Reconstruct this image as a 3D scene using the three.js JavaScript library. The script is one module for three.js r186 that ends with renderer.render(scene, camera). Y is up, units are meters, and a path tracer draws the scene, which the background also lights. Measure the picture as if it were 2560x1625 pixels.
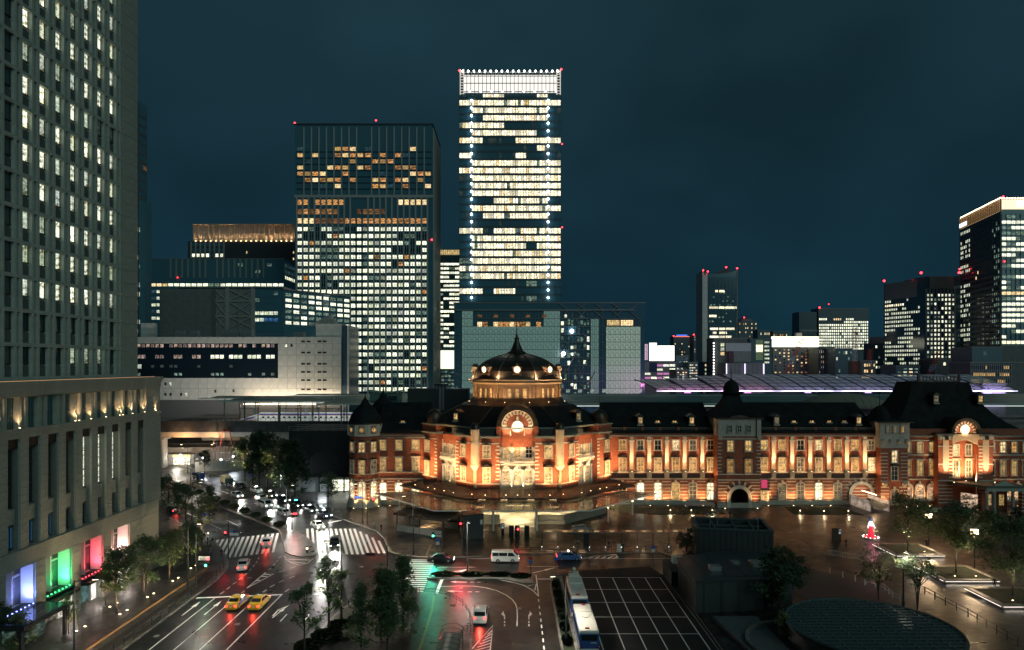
import * as THREE from 'three';
import { mergeGeometries, mergeVertices, toCreasedNormals } from 'three/addons/utils/BufferGeometryUtils.js';
import { RoundedBoxGeometry } from 'three/addons/geometries/RoundedBoxGeometry.js';
import { MarchingCubes } from 'three/addons/objects/MarchingCubes.js';
import { RectAreaLightUniformsLib } from 'three/addons/lights/RectAreaLightUniformsLib.js';
import { FontLoader } from 'three/addons/loaders/FontLoader.js';
import { TextGeometry } from 'three/addons/geometries/TextGeometry.js';

// ---------- camera, sky, city glow, exposure ----------
const scene = new THREE.Scene();
const F = 1707, CH = 35;                       // focal length in photograph pixels, eye height in metres
const camera = new THREE.PerspectiveCamera(2 * Math.atan(812.5 / F) * 180 / Math.PI, 2560 / 1625, 0.5, 6000);
camera.position.set(0, CH, 0);
camera.lookAt(0, CH, -100);
camera.setViewOffset(2560, 1625, 0, -98.5, 2560, 1625);   // a lens shifted upwards: verticals stay vertical
const renderer = new THREE.WebGLRenderer({ antialias: true });
renderer.toneMapping = THREE.LinearToneMapping;
renderer.toneMappingExposure = 1.0;
renderer.shadowMap.enabled = true;
RectAreaLightUniformsLib.init();

// seeded noise
function rng(seed) { let a = seed >>> 0; return () => { a = (a + 0x6D2B79F5) >>> 0; let t = a; t = Math.imul(t ^ (t >>> 15), t | 1); t ^= t + Math.imul(t ^ (t >>> 7), t | 61); return ((t ^ (t >>> 14)) >>> 0) / 4294967296; }; }
const R0 = rng(7);
function noiseGrid(seed, n) { const r = rng(seed), a = new Float32Array(n * n); for (let i = 0; i < n * n; i++) a[i] = r(); return a; }
const NG = noiseGrid(11, 64);
function vnoise(x, y, per = 64) {              // tileable value noise
  const xi = Math.floor(x), yi = Math.floor(y), fx = x - xi, fy = y - yi, w = (v) => ((v % per) + per) % per;
  const s = fx * fx * (3 - 2 * fx), t = fy * fy * (3 - 2 * fy), g = (i, j) => NG[w(i) * 64 + w(j)];
  return (g(xi, yi) * (1 - s) + g(xi + 1, yi) * s) * (1 - t) + (g(xi, yi + 1) * (1 - s) + g(xi + 1, yi + 1) * s) * t;
}
function fbm(x, y, per, oct = 4) { let v = 0, a = 0.5, n = 0; for (let o = 0; o < oct; o++) { v += a * vnoise(x, y, Math.min(64, per)); n += a; a *= 0.5; x *= 2; y *= 2; per *= 2; } return v / n; }

{ // overcast night sky lit by the city: teal, with faint cloud
  const w = 512, h = 256, d = new Float32Array(w * h * 4);
  for (let j = 0; j < h; j++) for (let i = 0; i < w; i++) {
    const el = ((j + 0.5) / h - 0.5) * Math.PI, e = Math.max(0, Math.sin(el));
    const c = fbm(i / w * 16, j / h * 14, 16, 5), cl = 0.36 + 0.98 * c;
    const t = Math.pow(e, 0.55), k = (i + j * w) * 4;
    d[k] = (0.0055 + 0.0085 * t) * cl; d[k + 1] = (0.0355 - 0.002 * t) * cl; d[k + 2] = (0.060 - 0.019 * t) * cl; d[k + 3] = 1;
  }
  const sky = new THREE.DataTexture(d, w, h, THREE.RGBAFormat, THREE.FloatType);
  sky.mapping = THREE.EquirectangularReflectionMapping; sky.magFilter = THREE.LinearFilter; sky.minFilter = THREE.LinearFilter; sky.needsUpdate = true;
  scene.background = sky; scene.environment = sky;
}
{ // the glow of the towers behind the camera, very soft
  const sun = new THREE.DirectionalLight(new THREE.Color(0.66, 1.0, 0.94), 0.55);
  sun.position.set(170, 150, 140); sun.target.position.set(0, 0, -120); sun.castShadow = true; sun.shadow.radius = 90;
  Object.assign(sun.shadow.camera, { left: -400, right: 400, top: 300, bottom: -300, near: 1, far: 1500 });
  sun.name = 'city_glow'; scene.add(sun, sun.target);
}

// ---------- helpers ----------
const used = {};
const nm = (n) => { const k = used[n] = (used[n] || 0) + 1; return k > 1 ? `${n}_${String(k - 1).padStart(3, '0')}` : n; };
function tag(o, label, category, group) { o.userData.kind = 'thing'; o.userData.label = label; o.userData.category = category; if (group) o.userData.group = group; return o; }
function thing(name, label, category, x = 0, y = 0, z = 0, ry = 0, group) {
  const o = new THREE.Group(); o.name = nm(name); o.position.set(x, y, z); o.rotation.y = ry; scene.add(o); return tag(o, label, category, group);
}
function mesh(geo, mat) { const m = new THREE.Mesh(geo, mat); m.castShadow = m.receiveShadow = true; return m; }
const varied = new Map(), rv = rng(99);
function vary(m) {                              // rooms differ: another stretch of blinds and curtains, another strength
  if (!m.userData || !m.userData.vary) return m;
  if (!varied.has(m)) varied.set(m, [0.62, 0.8, 0.92, 1, 1.1, 1.2].map((k) => { const c = m.clone(); c.userData = {}; c.name = m.name; c.emissiveMap = m.emissiveMap.clone(); c.emissiveMap.offset.set(rv(), rv()); c.emissiveMap.needsUpdate = true; c.emissiveIntensity = m.emissiveIntensity * k; c.emissive.b *= 0.85 + 0.3 * rv(); return c; }));
  return varied.get(m)[Math.floor(rv() * 6)];
}
function part(p, name, geo, mat, x = 0, y = 0, z = 0, ry = 0) { const m = mesh(geo, vary(mat)); m.name = name; m.position.set(x, y, z); m.rotation.y = ry; p.add(m); return m; }
function solid(name, label, category, geo, mat, x = 0, y = 0, z = 0, ry = 0, group) { const m = part(scene, nm(name), geo, mat, x, y, z, ry); return tag(m, label, category, group); }
function struct(name, geo, mat, x = 0, y = 0, z = 0) { const m = part(scene, nm(name), geo, mat, x, y, z); m.userData.kind = 'structure'; return m; }
function copyOf(o, label, x, y, z, ry = o.rotation.y) { const c = o.clone(); c.name = nm(o.name.replace(/_\d{3}$/, '')); c.userData = { ...o.userData, label: label || o.userData.label }; c.position.set(x, y, z); c.rotation.y = ry; scene.add(c); return c; }

const boxes = new Map();
function bx(w, h, d) {                          // shared box with uv in metres
  const k = `${w.toFixed(3)}_${h.toFixed(3)}_${d.toFixed(3)}`;
  if (boxes.has(k)) return boxes.get(k);
  const g = new THREE.BoxGeometry(w, h, d), p = g.attributes.position, n = g.attributes.normal, u = g.attributes.uv;
  for (let i = 0; i < p.count; i++) { const ax = Math.abs(n.getX(i)) > 0.5, ay = Math.abs(n.getY(i)) > 0.5; u.setXY(i, ax ? p.getZ(i) : p.getX(i), ay ? p.getZ(i) : p.getY(i)); }
  boxes.set(k, g); return g;
}
function tf(g, x = 0, y = 0, z = 0, rx = 0, ry = 0, rz = 0, s) {
  g = g.clone(); const m = new THREE.Matrix4().compose(new THREE.Vector3(x, y, z), new THREE.Quaternion().setFromEuler(new THREE.Euler(rx, ry, rz, 'YXZ')), s ? new THREE.Vector3(...s) : new THREE.Vector3(1, 1, 1));
  return g.applyMatrix4(m);
}
function mg(list, groups = false) {
  return mergeGeometries(list.map((g) => { g = g.index ? g.toNonIndexed() : g.clone(); for (const k of Object.keys(g.attributes)) if (!['position', 'normal', 'uv', 'color'].includes(k)) g.deleteAttribute(k); g.clearGroups(); return g; }), groups);
}
const Bx = (w, h, d, x, y, z, rx, ry, rz) => tf(bx(w, h, d), x, y, z, rx, ry, rz);
const Cy = (r0, r1, h, x = 0, y = 0, z = 0, n = 10, rx = 0, ry = 0, rz = 0) => tf(new THREE.CylinderGeometry(r0, r1, h, n), x, y, z, rx, ry, rz);
function bar(a, b, r, n = 6, r2 = r) {          // round bar from a to b
  const A = new THREE.Vector3(...a), B = new THREE.Vector3(...b), d = B.clone().sub(A), g = new THREE.CylinderGeometry(r2, r, d.length(), n);
  g.applyQuaternion(new THREE.Quaternion().setFromUnitVectors(new THREE.Vector3(0, 1, 0), d.normalize())); return g.translate((A.x + B.x) / 2, (A.y + B.y) / 2, (A.z + B.z) / 2);
}
function poly(pts, t, holes) {                  // plan polygon [[x,z]...] with thickness t, top at y = t
  const s = new THREE.Shape(pts.map(([x, z]) => new THREE.Vector2(x, -z)));
  const g = t ? new THREE.ExtrudeGeometry(s, { depth: t, bevelEnabled: false }) : new THREE.ShapeGeometry(s);
  return g.rotateX(-Math.PI / 2);
}
function prof(pts, depth, bevel = 0) {          // upright outline [[x,y]...] extruded along z, centred
  const s = new THREE.Shape(pts.map(([x, y]) => new THREE.Vector2(x, y)));
  return new THREE.ExtrudeGeometry(s, { depth: depth - 2 * bevel, bevelEnabled: bevel > 0, bevelThickness: bevel, bevelSize: bevel, bevelSegments: 2, curveSegments: 10 }).translate(0, 0, -depth / 2 + bevel);
}
const lathe = (pts, n = 16) => new THREE.LatheGeometry(pts.map(([r, y]) => new THREE.Vector2(r, y)), n);
// a point on the ground (or at height h) under a pixel of the photograph, and a point at a chosen distance
const gr = (px, py, h = 0) => { const d = (CH - h) * F / (py - 911); return [(px - 1280) / F * d, -d]; };
const at = (px, py, d) => new THREE.Vector3((px - 1280) / F * d, CH - (py - 911) / F * d, -d);
const X = (px, d) => (px - 1280) / F * d, Y = (py, d) => CH - (py - 911) / F * d;

const mats = {};
function M(name, c, o = {}) {
  if (mats[name]) return mats[name];
  const { e, ei = 1, phys, ...rest } = o;
  const m = new (phys ? THREE.MeshPhysicalMaterial : THREE.MeshStandardMaterial)({ roughness: 0.7, ...rest });
  m.color.setRGB(...c); m.name = name;
  if (e) { m.emissive.setRGB(...e); m.emissiveIntensity = ei; }
  if (e && o.emissiveMap) m.userData.vary = 1;
  return mats[name] = m;
}
function tex(n, f, srgb, rx = 1, ry = rx, h = n) {
  const d = new Uint8Array(n * h * 4);
  for (let j = 0; j < h; j++) for (let i = 0; i < n; i++) { const v = f(i / n, j / h), k = (j * n + i) * 4; for (let c = 0; c < 3; c++) d[k + c] = Math.max(0, Math.min(255, 255 * (v.length ? v[c] : v))); d[k + 3] = 255; }
  const t = new THREE.DataTexture(d, n, h); t.wrapS = t.wrapT = THREE.RepeatWrapping; t.magFilter = THREE.LinearFilter; t.minFilter = THREE.LinearMipmapLinearFilter; t.generateMipmaps = true;
  t.repeat.set(rx, ry); if (srgb) t.colorSpace = THREE.SRGBColorSpace; t.needsUpdate = true; return t;
}
let SK = 1;   // strength of the lamps of one place against another
function spot(p, to, color, I, deg, pen = 0.6, r = 4) {
  const l = new THREE.SpotLight(new THREE.Color(...color), I * SK, 0, deg * Math.PI / 180, pen, 2); l.position.set(...p); l.target.position.set(...to);
  l.castShadow = true; l.shadow.radius = r; l.name = nm('lamp'); scene.add(l, l.target); return l;
}
function point(p, color, I, r = 6) { const l = new THREE.PointLight(new THREE.Color(...color), I * SK, 0, 2); l.position.set(...p); l.castShadow = true; l.shadow.radius = r; l.name = nm('lamp'); scene.add(l); return l; }
function area(p, to, w, h, color, I) { const l = new THREE.RectAreaLight(new THREE.Color(...color), I, w, h); l.position.set(...p); l.lookAt(...to); l.name = nm('lamp'); scene.add(l); return l; }
const WARM = [1, 0.55, 0.22], WARM2 = [1, 0.69, 0.38], COOL = [0.85, 0.95, 1], WHITE = [1, 0.95, 0.85];

// ---------- materials ----------
const tFine = tex(256, (u, v) => 0.35 + 0.65 * fbm(u * 32, v * 32, 32, 3), false);
const tMott = tex(256, (u, v) => { const a = 0.72 + 0.5 * (fbm(u * 8, v * 8, 8, 5) - 0.5) + 0.12 * (vnoise(u * 64, v * 64) - 0.5); return [a, a, a]; }, true, 0.12);
const tWall = tex(256, (u, v) => { const a = 0.88 + 0.16 * (fbm(u * 8, v * 8, 8, 5) - 0.5) + 0.07 * (vnoise(u * 64, v * 64) - 0.5); return [a, a * 0.995, a * 0.98]; }, true, 0.09);
const tWet = tex(512, (u, v) => { const a = fbm(u * 6, v * 6, 8, 5), b = fbm(u * 20 + 7, v * 20, 32, 3); return 0.14 + 0.34 * a + 0.16 * b; }, false, 0.035);
const tWetB = tex(512, (u, v) => 0.6 * fbm(u * 16, v * 16, 16, 4) + 0.4 * vnoise(u * 64, v * 64), false, 0.11);
const tAsph = tex(512, (u, v) => { const a = 0.62 + 0.5 * (fbm(u * 6, v * 6, 8, 5) - 0.5) + 0.22 * (vnoise(u * 64, v * 64) - 0.5); return [a, a * 1.0, a * 0.98]; }, true, 0.045);
function slabs(n, nu, nv, lo, hi, seed, joint = 0.5) {   // stone slabs laid in a running bond, each with its own tone
  const r = rng(seed), tone = Array.from({ length: nu * nv }, () => lo + (hi - lo) * Math.pow(r(), 1.3));
  return (u, v) => { const row = Math.floor(v * nv), off = (row % 2) * 0.5, uu = (u * nu + off) % nu, col = Math.floor(uu), fu = uu - col, fv = v * nv - row;
    const j = Math.min(fu, 1 - fu) < 0.02 || Math.min(fv, 1 - fv) < 0.05 ? joint : 1; const a = tone[row * nu + col] * j * (0.9 + 0.2 * vnoise(u * 64, v * 64)); return [a, a * 0.97, a * 0.93]; };
}
const tPlaza = tex(512, slabs(512, 16, 32, 0.26, 0.82, 5, 0.6), true, 1 / 14);
const tPave = tex(512, slabs(512, 20, 20, 0.42, 0.7, 9, 0.6), true, 1 / 12);
const tBrick = tex(512, (u, v) => { const row = Math.floor(v * 32), uu = (u * 16 + (row % 2) * 0.5) % 16, col = Math.floor(uu), fu = uu - col, fv = v * 32 - row; const t = NG[(row * 17 + col * 7) % 4096]; if (Math.min(fu, 1 - fu) < 0.03 || fv < 0.1) return [0.62, 0.5, 0.42]; const a = 0.68 + 0.3 * t; return [a, a * (0.9 + 0.08 * t), a * 0.86]; }, true, 1 / 3.5);
const mAsphalt = M('asphalt', [0.021, 0.026, 0.029], { phys: true, specularIntensity: 0.6, roughness: 0.62, roughnessMap: tWet, bumpMap: tWetB, bumpScale: 0.012, map: tAsph }); mAsphalt.roughness = 1;
const mGround = M('far_ground', [0.04, 0.042, 0.045], { roughness: 0.6 });
const mPlaza = M('plaza_granite', [0.104, 0.097, 0.092], { phys: true, specularIntensity: 0.75, map: tPlaza, roughness: 1, roughnessMap: tWet, bumpMap: tWetB, bumpScale: 0.008 });
const mPave = M('paving', [0.13, 0.128, 0.118], { map: tPave, roughness: 1, roughnessMap: tWet, bumpMap: tWetB, bumpScale: 0.006 });
const mPaint = M('road_paint', [0.8, 0.78, 0.73], { roughness: 0.45 });
const mPaintO = M('orange_paint', [0.62, 0.3, 0.07], { roughness: 0.5 });
const mKerb = M('kerb_stone', [0.34, 0.32, 0.28], { roughness: 0.5, map: tMott });
const mTactile = M('tactile_yellow', [0.24, 0.19, 0.09], { roughness: 0.6 });
const mStone = M('pale_stone', [0.37, 0.4, 0.36], { map: tWall, bumpMap: tFine, bumpScale: 0.002 });
const mStoneD = M('grey_stone', [0.2, 0.215, 0.2], { map: tWall });
const mWhite = M('white_stone', [0.62, 0.58, 0.52], { map: tWall });
const mBrick = M('red_brick', [0.40, 0.125, 0.072], { map: tBrick, bumpMap: tFine, bumpScale: 0.003 });
const mSlate = M('slate_roof', [0.022, 0.026, 0.028], { map: tMott, roughness: 0.85, phys: true, specularIntensity: 0.35 });
const mCopper = M('bronzed_copper', [0.13, 0.1, 0.08], { roughness: 0.38, metalness: 0.6, map: tMott });
const mCream = M('cream_render', [0.58, 0.47, 0.36], { map: tWall });
const mDark = M('dark_metal', [0.018, 0.02, 0.022], { roughness: 0.45 });
const mMetal = M('grey_metal', [0.22, 0.23, 0.23], { roughness: 0.45, metalness: 0.4 });
const mPole = M('pole_paint', [0.03, 0.034, 0.036], { roughness: 0.4 });
const mSteel = M('white_steel', [0.62, 0.62, 0.6], { roughness: 0.4 });
const mGlassD = M('dark_glass', [0.015, 0.035, 0.045], { roughness: 0.08 });
const mGlassB = M('blue_dark_glass', [0.055, 0.14, 0.18], { roughness: 0.1 });  // base colour raised to stand in for sky reflected by the glass
const mGrey = M('grey_panel', [0.34, 0.34, 0.33], { map: tWall });
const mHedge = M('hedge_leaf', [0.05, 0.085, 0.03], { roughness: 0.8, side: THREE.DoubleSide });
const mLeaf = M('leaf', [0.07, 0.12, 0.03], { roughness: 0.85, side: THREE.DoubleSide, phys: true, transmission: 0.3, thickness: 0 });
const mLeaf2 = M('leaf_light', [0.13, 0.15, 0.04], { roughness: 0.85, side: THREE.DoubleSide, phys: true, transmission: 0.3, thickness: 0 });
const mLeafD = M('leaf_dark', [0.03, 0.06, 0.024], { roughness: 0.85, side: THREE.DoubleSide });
const mBark = M('bark', [0.12, 0.085, 0.06], { roughness: 0.9, map: tMott });
const mLawn = M('lawn', [0.03, 0.055, 0.02], { roughness: 0.9, map: tMott, bumpMap: tFine, bumpScale: 0.03 });
const mBlack = M('black', [0.006, 0.007, 0.008], { roughness: 0.5 });
// lit panes: the mottle stands for blinds, curtains and what is in the rooms
const tRoom = tex(256, (u, v) => { const b = fbm(u * 8, v * 8, 8, 4), c = vnoise(u * 40, v * 6, 64); const k = fbm(u * 12 + 5, v * 9 + 3, 16, 3), st = Math.abs(((v * 4) % 1) - 0.5) < 0.09 ? 0.16 : 0; const a = 0.52 + 0.6 * b + 0.26 * (c - 0.5) + st - (k > 0.57 ? 0.26 : 0); return [a, a * (k > 0.57 ? 0.95 : 1), a * (k > 0.57 ? 0.85 : 1)]; }, true, 0.21, 0.33);
const tRoom2 = tex(256, (u, v) => { const b = fbm(u * 14, v * 10, 16, 3); const a = 0.25 + 0.95 * Math.pow(b, 1.2) + (b < 0.38 ? -0.18 : 0); return [a, a * 0.98, a * 0.94]; }, true, 0.13, 0.27);
const lit = (name, e, ei, t = tRoom) => M(name, [0.05, 0.05, 0.05], { e, ei, emissiveMap: t, roughness: 0.2 });
const WIN = {
  cool: lit('window_cool', [0.96, 1.0, 0.82], 2.3), pale: lit('window_pale', [0.92, 1.0, 0.74], 1.3), dim: lit('window_dim', [0.5, 0.8, 0.66], 0.55, tRoom2),
  warm: lit('window_warm', [1.0, 0.72, 0.36], 1.8), amber: lit('window_amber', [1.0, 0.48, 0.16], 1.3, tRoom2), gold: lit('window_gold', [1.0, 0.91, 0.66], 2.3),
  blue: lit('window_blue', [0.2, 0.6, 0.8], 0.2, tRoom2), cream: lit('window_cream', [1.0, 0.62, 0.22], 0.85), orange: lit('window_orange', [1.0, 0.5, 0.13], 0.9), ghost: lit('window_ghost', [0.4, 0.65, 0.6], 0.12, tRoom2),
  hall: lit('window_entrance', [1.0, 0.68, 0.28], 0.75),
};
const glow = (name, e, ei) => M(name, [0.1, 0.1, 0.1], { e, ei });
const gRed = glow('red_lamp', [1, 0.02, 0.03], 14), gWhite = glow('white_lamp', [1, 0.97, 0.9], 10), gWarm = glow('warm_lamp', [1, 0.72, 0.4], 9), gGreen = glow('green_lamp', [0.05, 1, 0.62], 14), gBlueW = glow('blue_white_lamp', [0.7, 0.85, 1], 12), gTail = glow('tail_lamp', [1, 0.03, 0.02], 9), gHead = glow('head_lamp', [1, 0.97, 0.88], 11);

// ---------- ground, roads, pavements ----------
const q = (x0, y0, s) => (x, y, h = 0) => gr(x0 + s * x, y0 + s * y, h);
const r8 = q(380, 1260, 0.2575), a1 = q(860, 1220, 0.2649), a2 = q(1340, 1220, 0.2648), a3 = q(1900, 1220, 0.2741), b7 = q(380, 980, 0.216), r3 = q(0, 1080, 0.3563);
struct('ground', new THREE.PlaneGeometry(9000, 9000).rotateX(-Math.PI / 2), mGround, 0, -0.06, 0);
const road = struct('road', poly([[-170, -50], [160, -50], [160, -250], [-170, -250]], 0), mAsphalt);
function ribbon(pts, w) {
  const pos = [], n = pts.length;
  const off = pts.map((p, i) => { const a = pts[Math.max(0, i - 1)], b = pts[Math.min(n - 1, i + 1)], dx = b[0] - a[0], dz = b[1] - a[1], l = Math.hypot(dx, dz) || 1; return [-dz / l * w / 2, dx / l * w / 2]; });
  for (let i = 0; i < n - 1; i++) { const [a, b] = [pts[i], pts[i + 1]], [o, p] = [off[i], off[i + 1]];
    const A = [a[0] + o[0], 0, a[1] + o[1]], B = [a[0] - o[0], 0, a[1] - o[1]], C = [b[0] - p[0], 0, b[1] - p[1]], D = [b[0] + p[0], 0, b[1] + p[1]];
    pos.push(...A, ...C, ...B, ...A, ...D, ...C); }
  const g = new THREE.BufferGeometry(); g.setAttribute('position', new THREE.Float32BufferAttribute(pos, 3));
  g.setAttribute('normal', new THREE.Float32BufferAttribute(pos.map((v, i) => (i % 3 === 1 ? 1 : 0)), 3)); g.setAttribute('uv', new THREE.Float32BufferAttribute(new Array(pos.length / 3 * 2).fill(0), 2)); return g;
}
const paint = (name, pts, w, m = mPaint, y = 0.006) => part(road, name, ribbon(pts, w), m, 0, y, 0);
const fillp = (name, pts, m = mPaint, y = 0.006) => part(road, name, poly(pts, 0), m, 0, y, 0);
// pavements (raised 0.14 m) and their kerb stones
function pavement(name, pts, m, kerbPts, t = 0.14) {
  const o = struct(name, poly(pts, t), m);
  if (kerbPts) for (let i = 0; i < kerbPts.length - 1; i++) { const [a, b] = [kerbPts[i], kerbPts[i + 1]], l = Math.hypot(b[0] - a[0], b[1] - a[1]);
    const k = part(o, 'kerb', bx(l + 0.05, t + 0.03, 0.3), mKerb, (a[0] + b[0]) / 2, (t + 0.03) / 2 - 0.01, (a[1] + b[1]) / 2, -Math.atan2(b[1] - a[1], b[0] - a[0])); }
  return o;
}
const kL = [[-47.6, -55], [-47.6, -80], [-47.6, -98], [-47.7, -110], [-48.8, -117], [-51, -122.5], [-55.6, -130], [-59.5, -136], [-75, -152.5], [-92, -170], [-118, -198]];
pavement('left_pavement', [[-75, -55], ...kL, [-170, -198], [-170, -119], [-75, -119]], mPave, kL);
const kS = [[-118, -238], [-85, -207], [-62.5, -183], [-50.5, -170.3], [-40, -156.2], ...[[2050, 220], [2190, 270], [2260, 340], [2290, 420]].map((p) => r8(...p)), [-23.3, -128.4], [-22.2, -126.4], [-20.3, -124.9], [-17, -123.7], [-13.7, -123.2], [-4, -124.6], [1.3, -125.9], [27.6, -126.6], [29.6, -124.2]];
const plaza = pavement('plaza', [[-118, -250], ...kS, [26.6, -113], [26.0, -112], [26.0, -50], [160, -50], [160, -250]], mPlaza, kS);
const kN = [[766, 1665], [774, 1613], [818, 1558.7], [848.6, 1530], [860, 1522], [892, 1501], [925, 1489], [958, 1482], [1000, 1480], [1040, 1483], [1088, 1486], [1125, 1495.5], [1159, 1514], [1172, 1527], [1178, 1543], [1180, 1560], [1179, 1578], [1175, 1665]].map((p) => gr(...p));
pavement('near_pavement', [...kN, [-5, -50], [-25, -50]], mPave, kN);
const kM = [[-110, -207.5], [-86.7, -183.3], [-58, -153.6], [-48.8, -143.3], [-47, -139.3], [-44.1, -132.2], [-42.1, -127.1], [-40.4, -125.2], [-38.2, -123.9], [-36.6, -124.6], [-36.2, -126], [-38.2, -132.2], [-41.5, -137.7], [-46.2, -144.1], [-55.6, -156.2], [-84, -186.2], [-107.5, -210.3]];
pavement('central_reservation', kM, mPave, [...kM, kM[0]]);
const kE = [[1069, 1447], [1079, 1439], [1300, 1440], [1326, 1445], [1332, 1460], [1310, 1459], [1262, 1450], [1180, 1446]].map((p) => gr(...p));
pavement('hedge_island', kE, mKerb, [...kE, kE[0]]);
const kB = [[6.2, -55], [6.1, -108], [6.6, -111.5], [7.4, -112.2], [7.9, -111], [7.9, -55]];
pavement('verge', kB, mLawn, kB);
struct('coach_park', poly([[7.95, -55], [7.95, -113.4], [12, -116], [23.8, -118.4], [25.6, -112], [25.6, -55]], 0), M('dark_asphalt', [0.014, 0.015, 0.017], { roughness: 0.75, map: tAsph }), 0, 0.004, 0);  // coach park surface, a darker tone than the road asphalt
// coach-park kerb band and grid
{ const cp = scene.children[scene.children.length - 1];
  const ln = (n, a, b, w) => part(cp, n, ribbon([a, b], w), mPaint, 0, 0.004, 0);
  for (const x of [11.2, 13.85, 16.5, 19.1, 21.8, 24.3]) ln('bay_line', [x, -55], [x, -112.1], 0.14);
  for (const d of [112.1, 106.2, 100.4, 94.6, 88.7, 82.9, 77]) ln('bay_line', [x0(d), -d], [24.3, -d], 0.14);
  function x0() { return 10.7; }
  for (const [x, w] of [[8.1, 0.22], [25.25, 0.2], [25.75, 0.16]]) part(cp, 'kerb_strip', bx(w, 0.12, 62), mKerb, x, 0.06, -82);
}
// left road: lanes, stop line, arrows
for (const [x, z] of [[-44.5, -102.2], [-41.45, -102.6], [-38.3, -103], [-35, -103.8]]) paint('lane_line', [[x, -55], [x, z]], 0.15);
paint('stop_line', [[-47.3, -102.3], [-34.9, -103.8]], 0.45);
function arrow(x, z, len, ang = 0, name = 'direction_arrow') {   // straight arrow pointing to -z, turned by ang
  const g = mg([poly([[-0.08, 0], [0.08, 0], [0.08, -len * 0.62], [-0.08, -len * 0.62]], 0), poly([[-0.32, -len * 0.6], [0.32, -len * 0.6], [0, -len]], 0)]); const m = part(road, name, g, mPaint, x, 0.006, z, ang); return m; }
arrow(-46, -95.1, 5.8); arrow(-43, -95.4, 5.8);
function turnArrow(x, z, s) { const g = mg([poly([[-0.09, 0], [0.09, 0], [0.09, -2.4], [-0.09, -2.4]], 0), poly([[-0.09, -2.4], [0.09, -2.4], [0.09 + s * 0.5, -3.3], [-0.09 + s * 0.5, -3.3]].map(([a, b]) => [a, b]), 0), poly([[s * 0.2, -3.0], [s * 0.75, -3.2], [s * 0.95, -4.3]].sort(() => 0), 0)]); return part(road, 'direction_arrow', g, mPaint, x, 0.006, z); }
turnArrow(-33.3, -95, 1); arrow(-33.1, -94.3, 4.2, -0.12);
for (const l of [[[660, 875], [700, 850]], [[725, 828], [758, 803]], [[785, 780], [818, 756]], [[842, 736], [874, 712]], [[896, 692], [924, 670]], [[942, 650], [965, 630]], [[978, 611], [998, 591]], [[1008, 573], [1022, 556]], [[1030, 538], [1040, 520]],
  [[865, 865], [900, 842]], [[1072, 858], [1112, 832]], [[1145, 807], [1190, 783]], [[1232, 762], [1283, 738]], [[1332, 720], [1388, 700]], [[1130, 642], [1158, 620]], [[1174, 598], [1196, 575]], [[1207, 561], [1224, 545]], [[1234, 527], [1248, 510]], [[1235, 660], [1292, 640]], [[1343, 622], [1400, 606]], [[1292, 852], [1332, 826]], [[1245, 1140], [1310, 1070]], [[1480, 1135], [1525, 1072]]])
  paint('lane_dash', l.map((p) => r8(...p)), 0.15);
paint('lane_dash', [r8(920, 818), r8(1105, 664), r8(1182, 678), r8(920, 818)], 0.16);
for (const l of [[[1010, 742], [1050, 740]], [[1060, 700], [1115, 706]], [[1085, 680], [1150, 688]]]) paint('chevron', l.map((p) => r8(...p)), 0.4);
paint('island_marking', [[1285, 500], [1300, 535], [1350, 570], [1430, 595], [1510, 575], [1565, 530]].map((p) => r8(...p)), 0.18);
for (const l of [[[1320, 535], [1540, 545]], [[1345, 562], [1500, 578]]]) paint('island_marking', l.map((p) => r8(...p)), 0.3);
// crosswalk stripes
{ const dir = [0.27, 0.963], t0 = [-59.5, -135.85], st = [0.84, -0.44];
  for (let i = 1; i < 14; i++) { const a = [t0[0] + st[0] * i, t0[1] + st[1] * i], len = Math.min(15, 2.2 + i * 2.6); paint('crosswalk_stripe', [a, [a[0] + dir[0] * len, a[1] + dir[1] * len]], 0.48); }
  const d2 = [0.3, 0.954]; for (let i = 0; i < 15; i++) { const x = -37.4 + i * 1.0, len = i > 10 ? 20.6 - (i - 10) * 2.6 : 20.6; paint('crosswalk_stripe', [[x, -125.8], [x - d2[0] * len, -125.8 - d2[1] * len]], 0.48); }
  for (let i = 0; i < 17; i++) paint('crosswalk_stripe', [[-18, -122.2 + i * 1.05], [-13.7, -122.2 + i * 1.05]], 0.48); }
// far roads
for (const l of [[[565, 195], [675, 245]], [[480, 55], [578, 98]], [[730, 160], [840, 212]], [[390, 235], [520, 288]], [[330, 85], [420, 125]]]) paint('lane_dash', l.map((p) => r8(...p)), 0.16);
for (const l of [[[500, 1068], [572, 1088]], [[698, 1146], [803, 1184]], [[855, 1126], [960, 1162]], [[960, 1242], [1030, 1272]], [[1020, 1308], [1105, 1342]], [[1180, 1285], [1275, 1320]], [[570, 1360], [690, 1415]], [[95, 1155], [160, 1180]]]) paint('lane_dash', l.map((p) => b7(...p)), 0.16);
for (const p of [[655, 1172], [815, 1150], [965, 1134]]) { const [x, z] = b7(...p); arrow(x, z, 5, 0.75 + Math.PI); }
paint('lane_line', [r8(1230, 272), r8(1380, 258)], 0.3);
paint('stop_line', [r8(1700, 185), r8(1840, 158)], 0.4);
paint('lane_line', [r8(860, 8), r8(925, 40)], 0.16);
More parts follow.
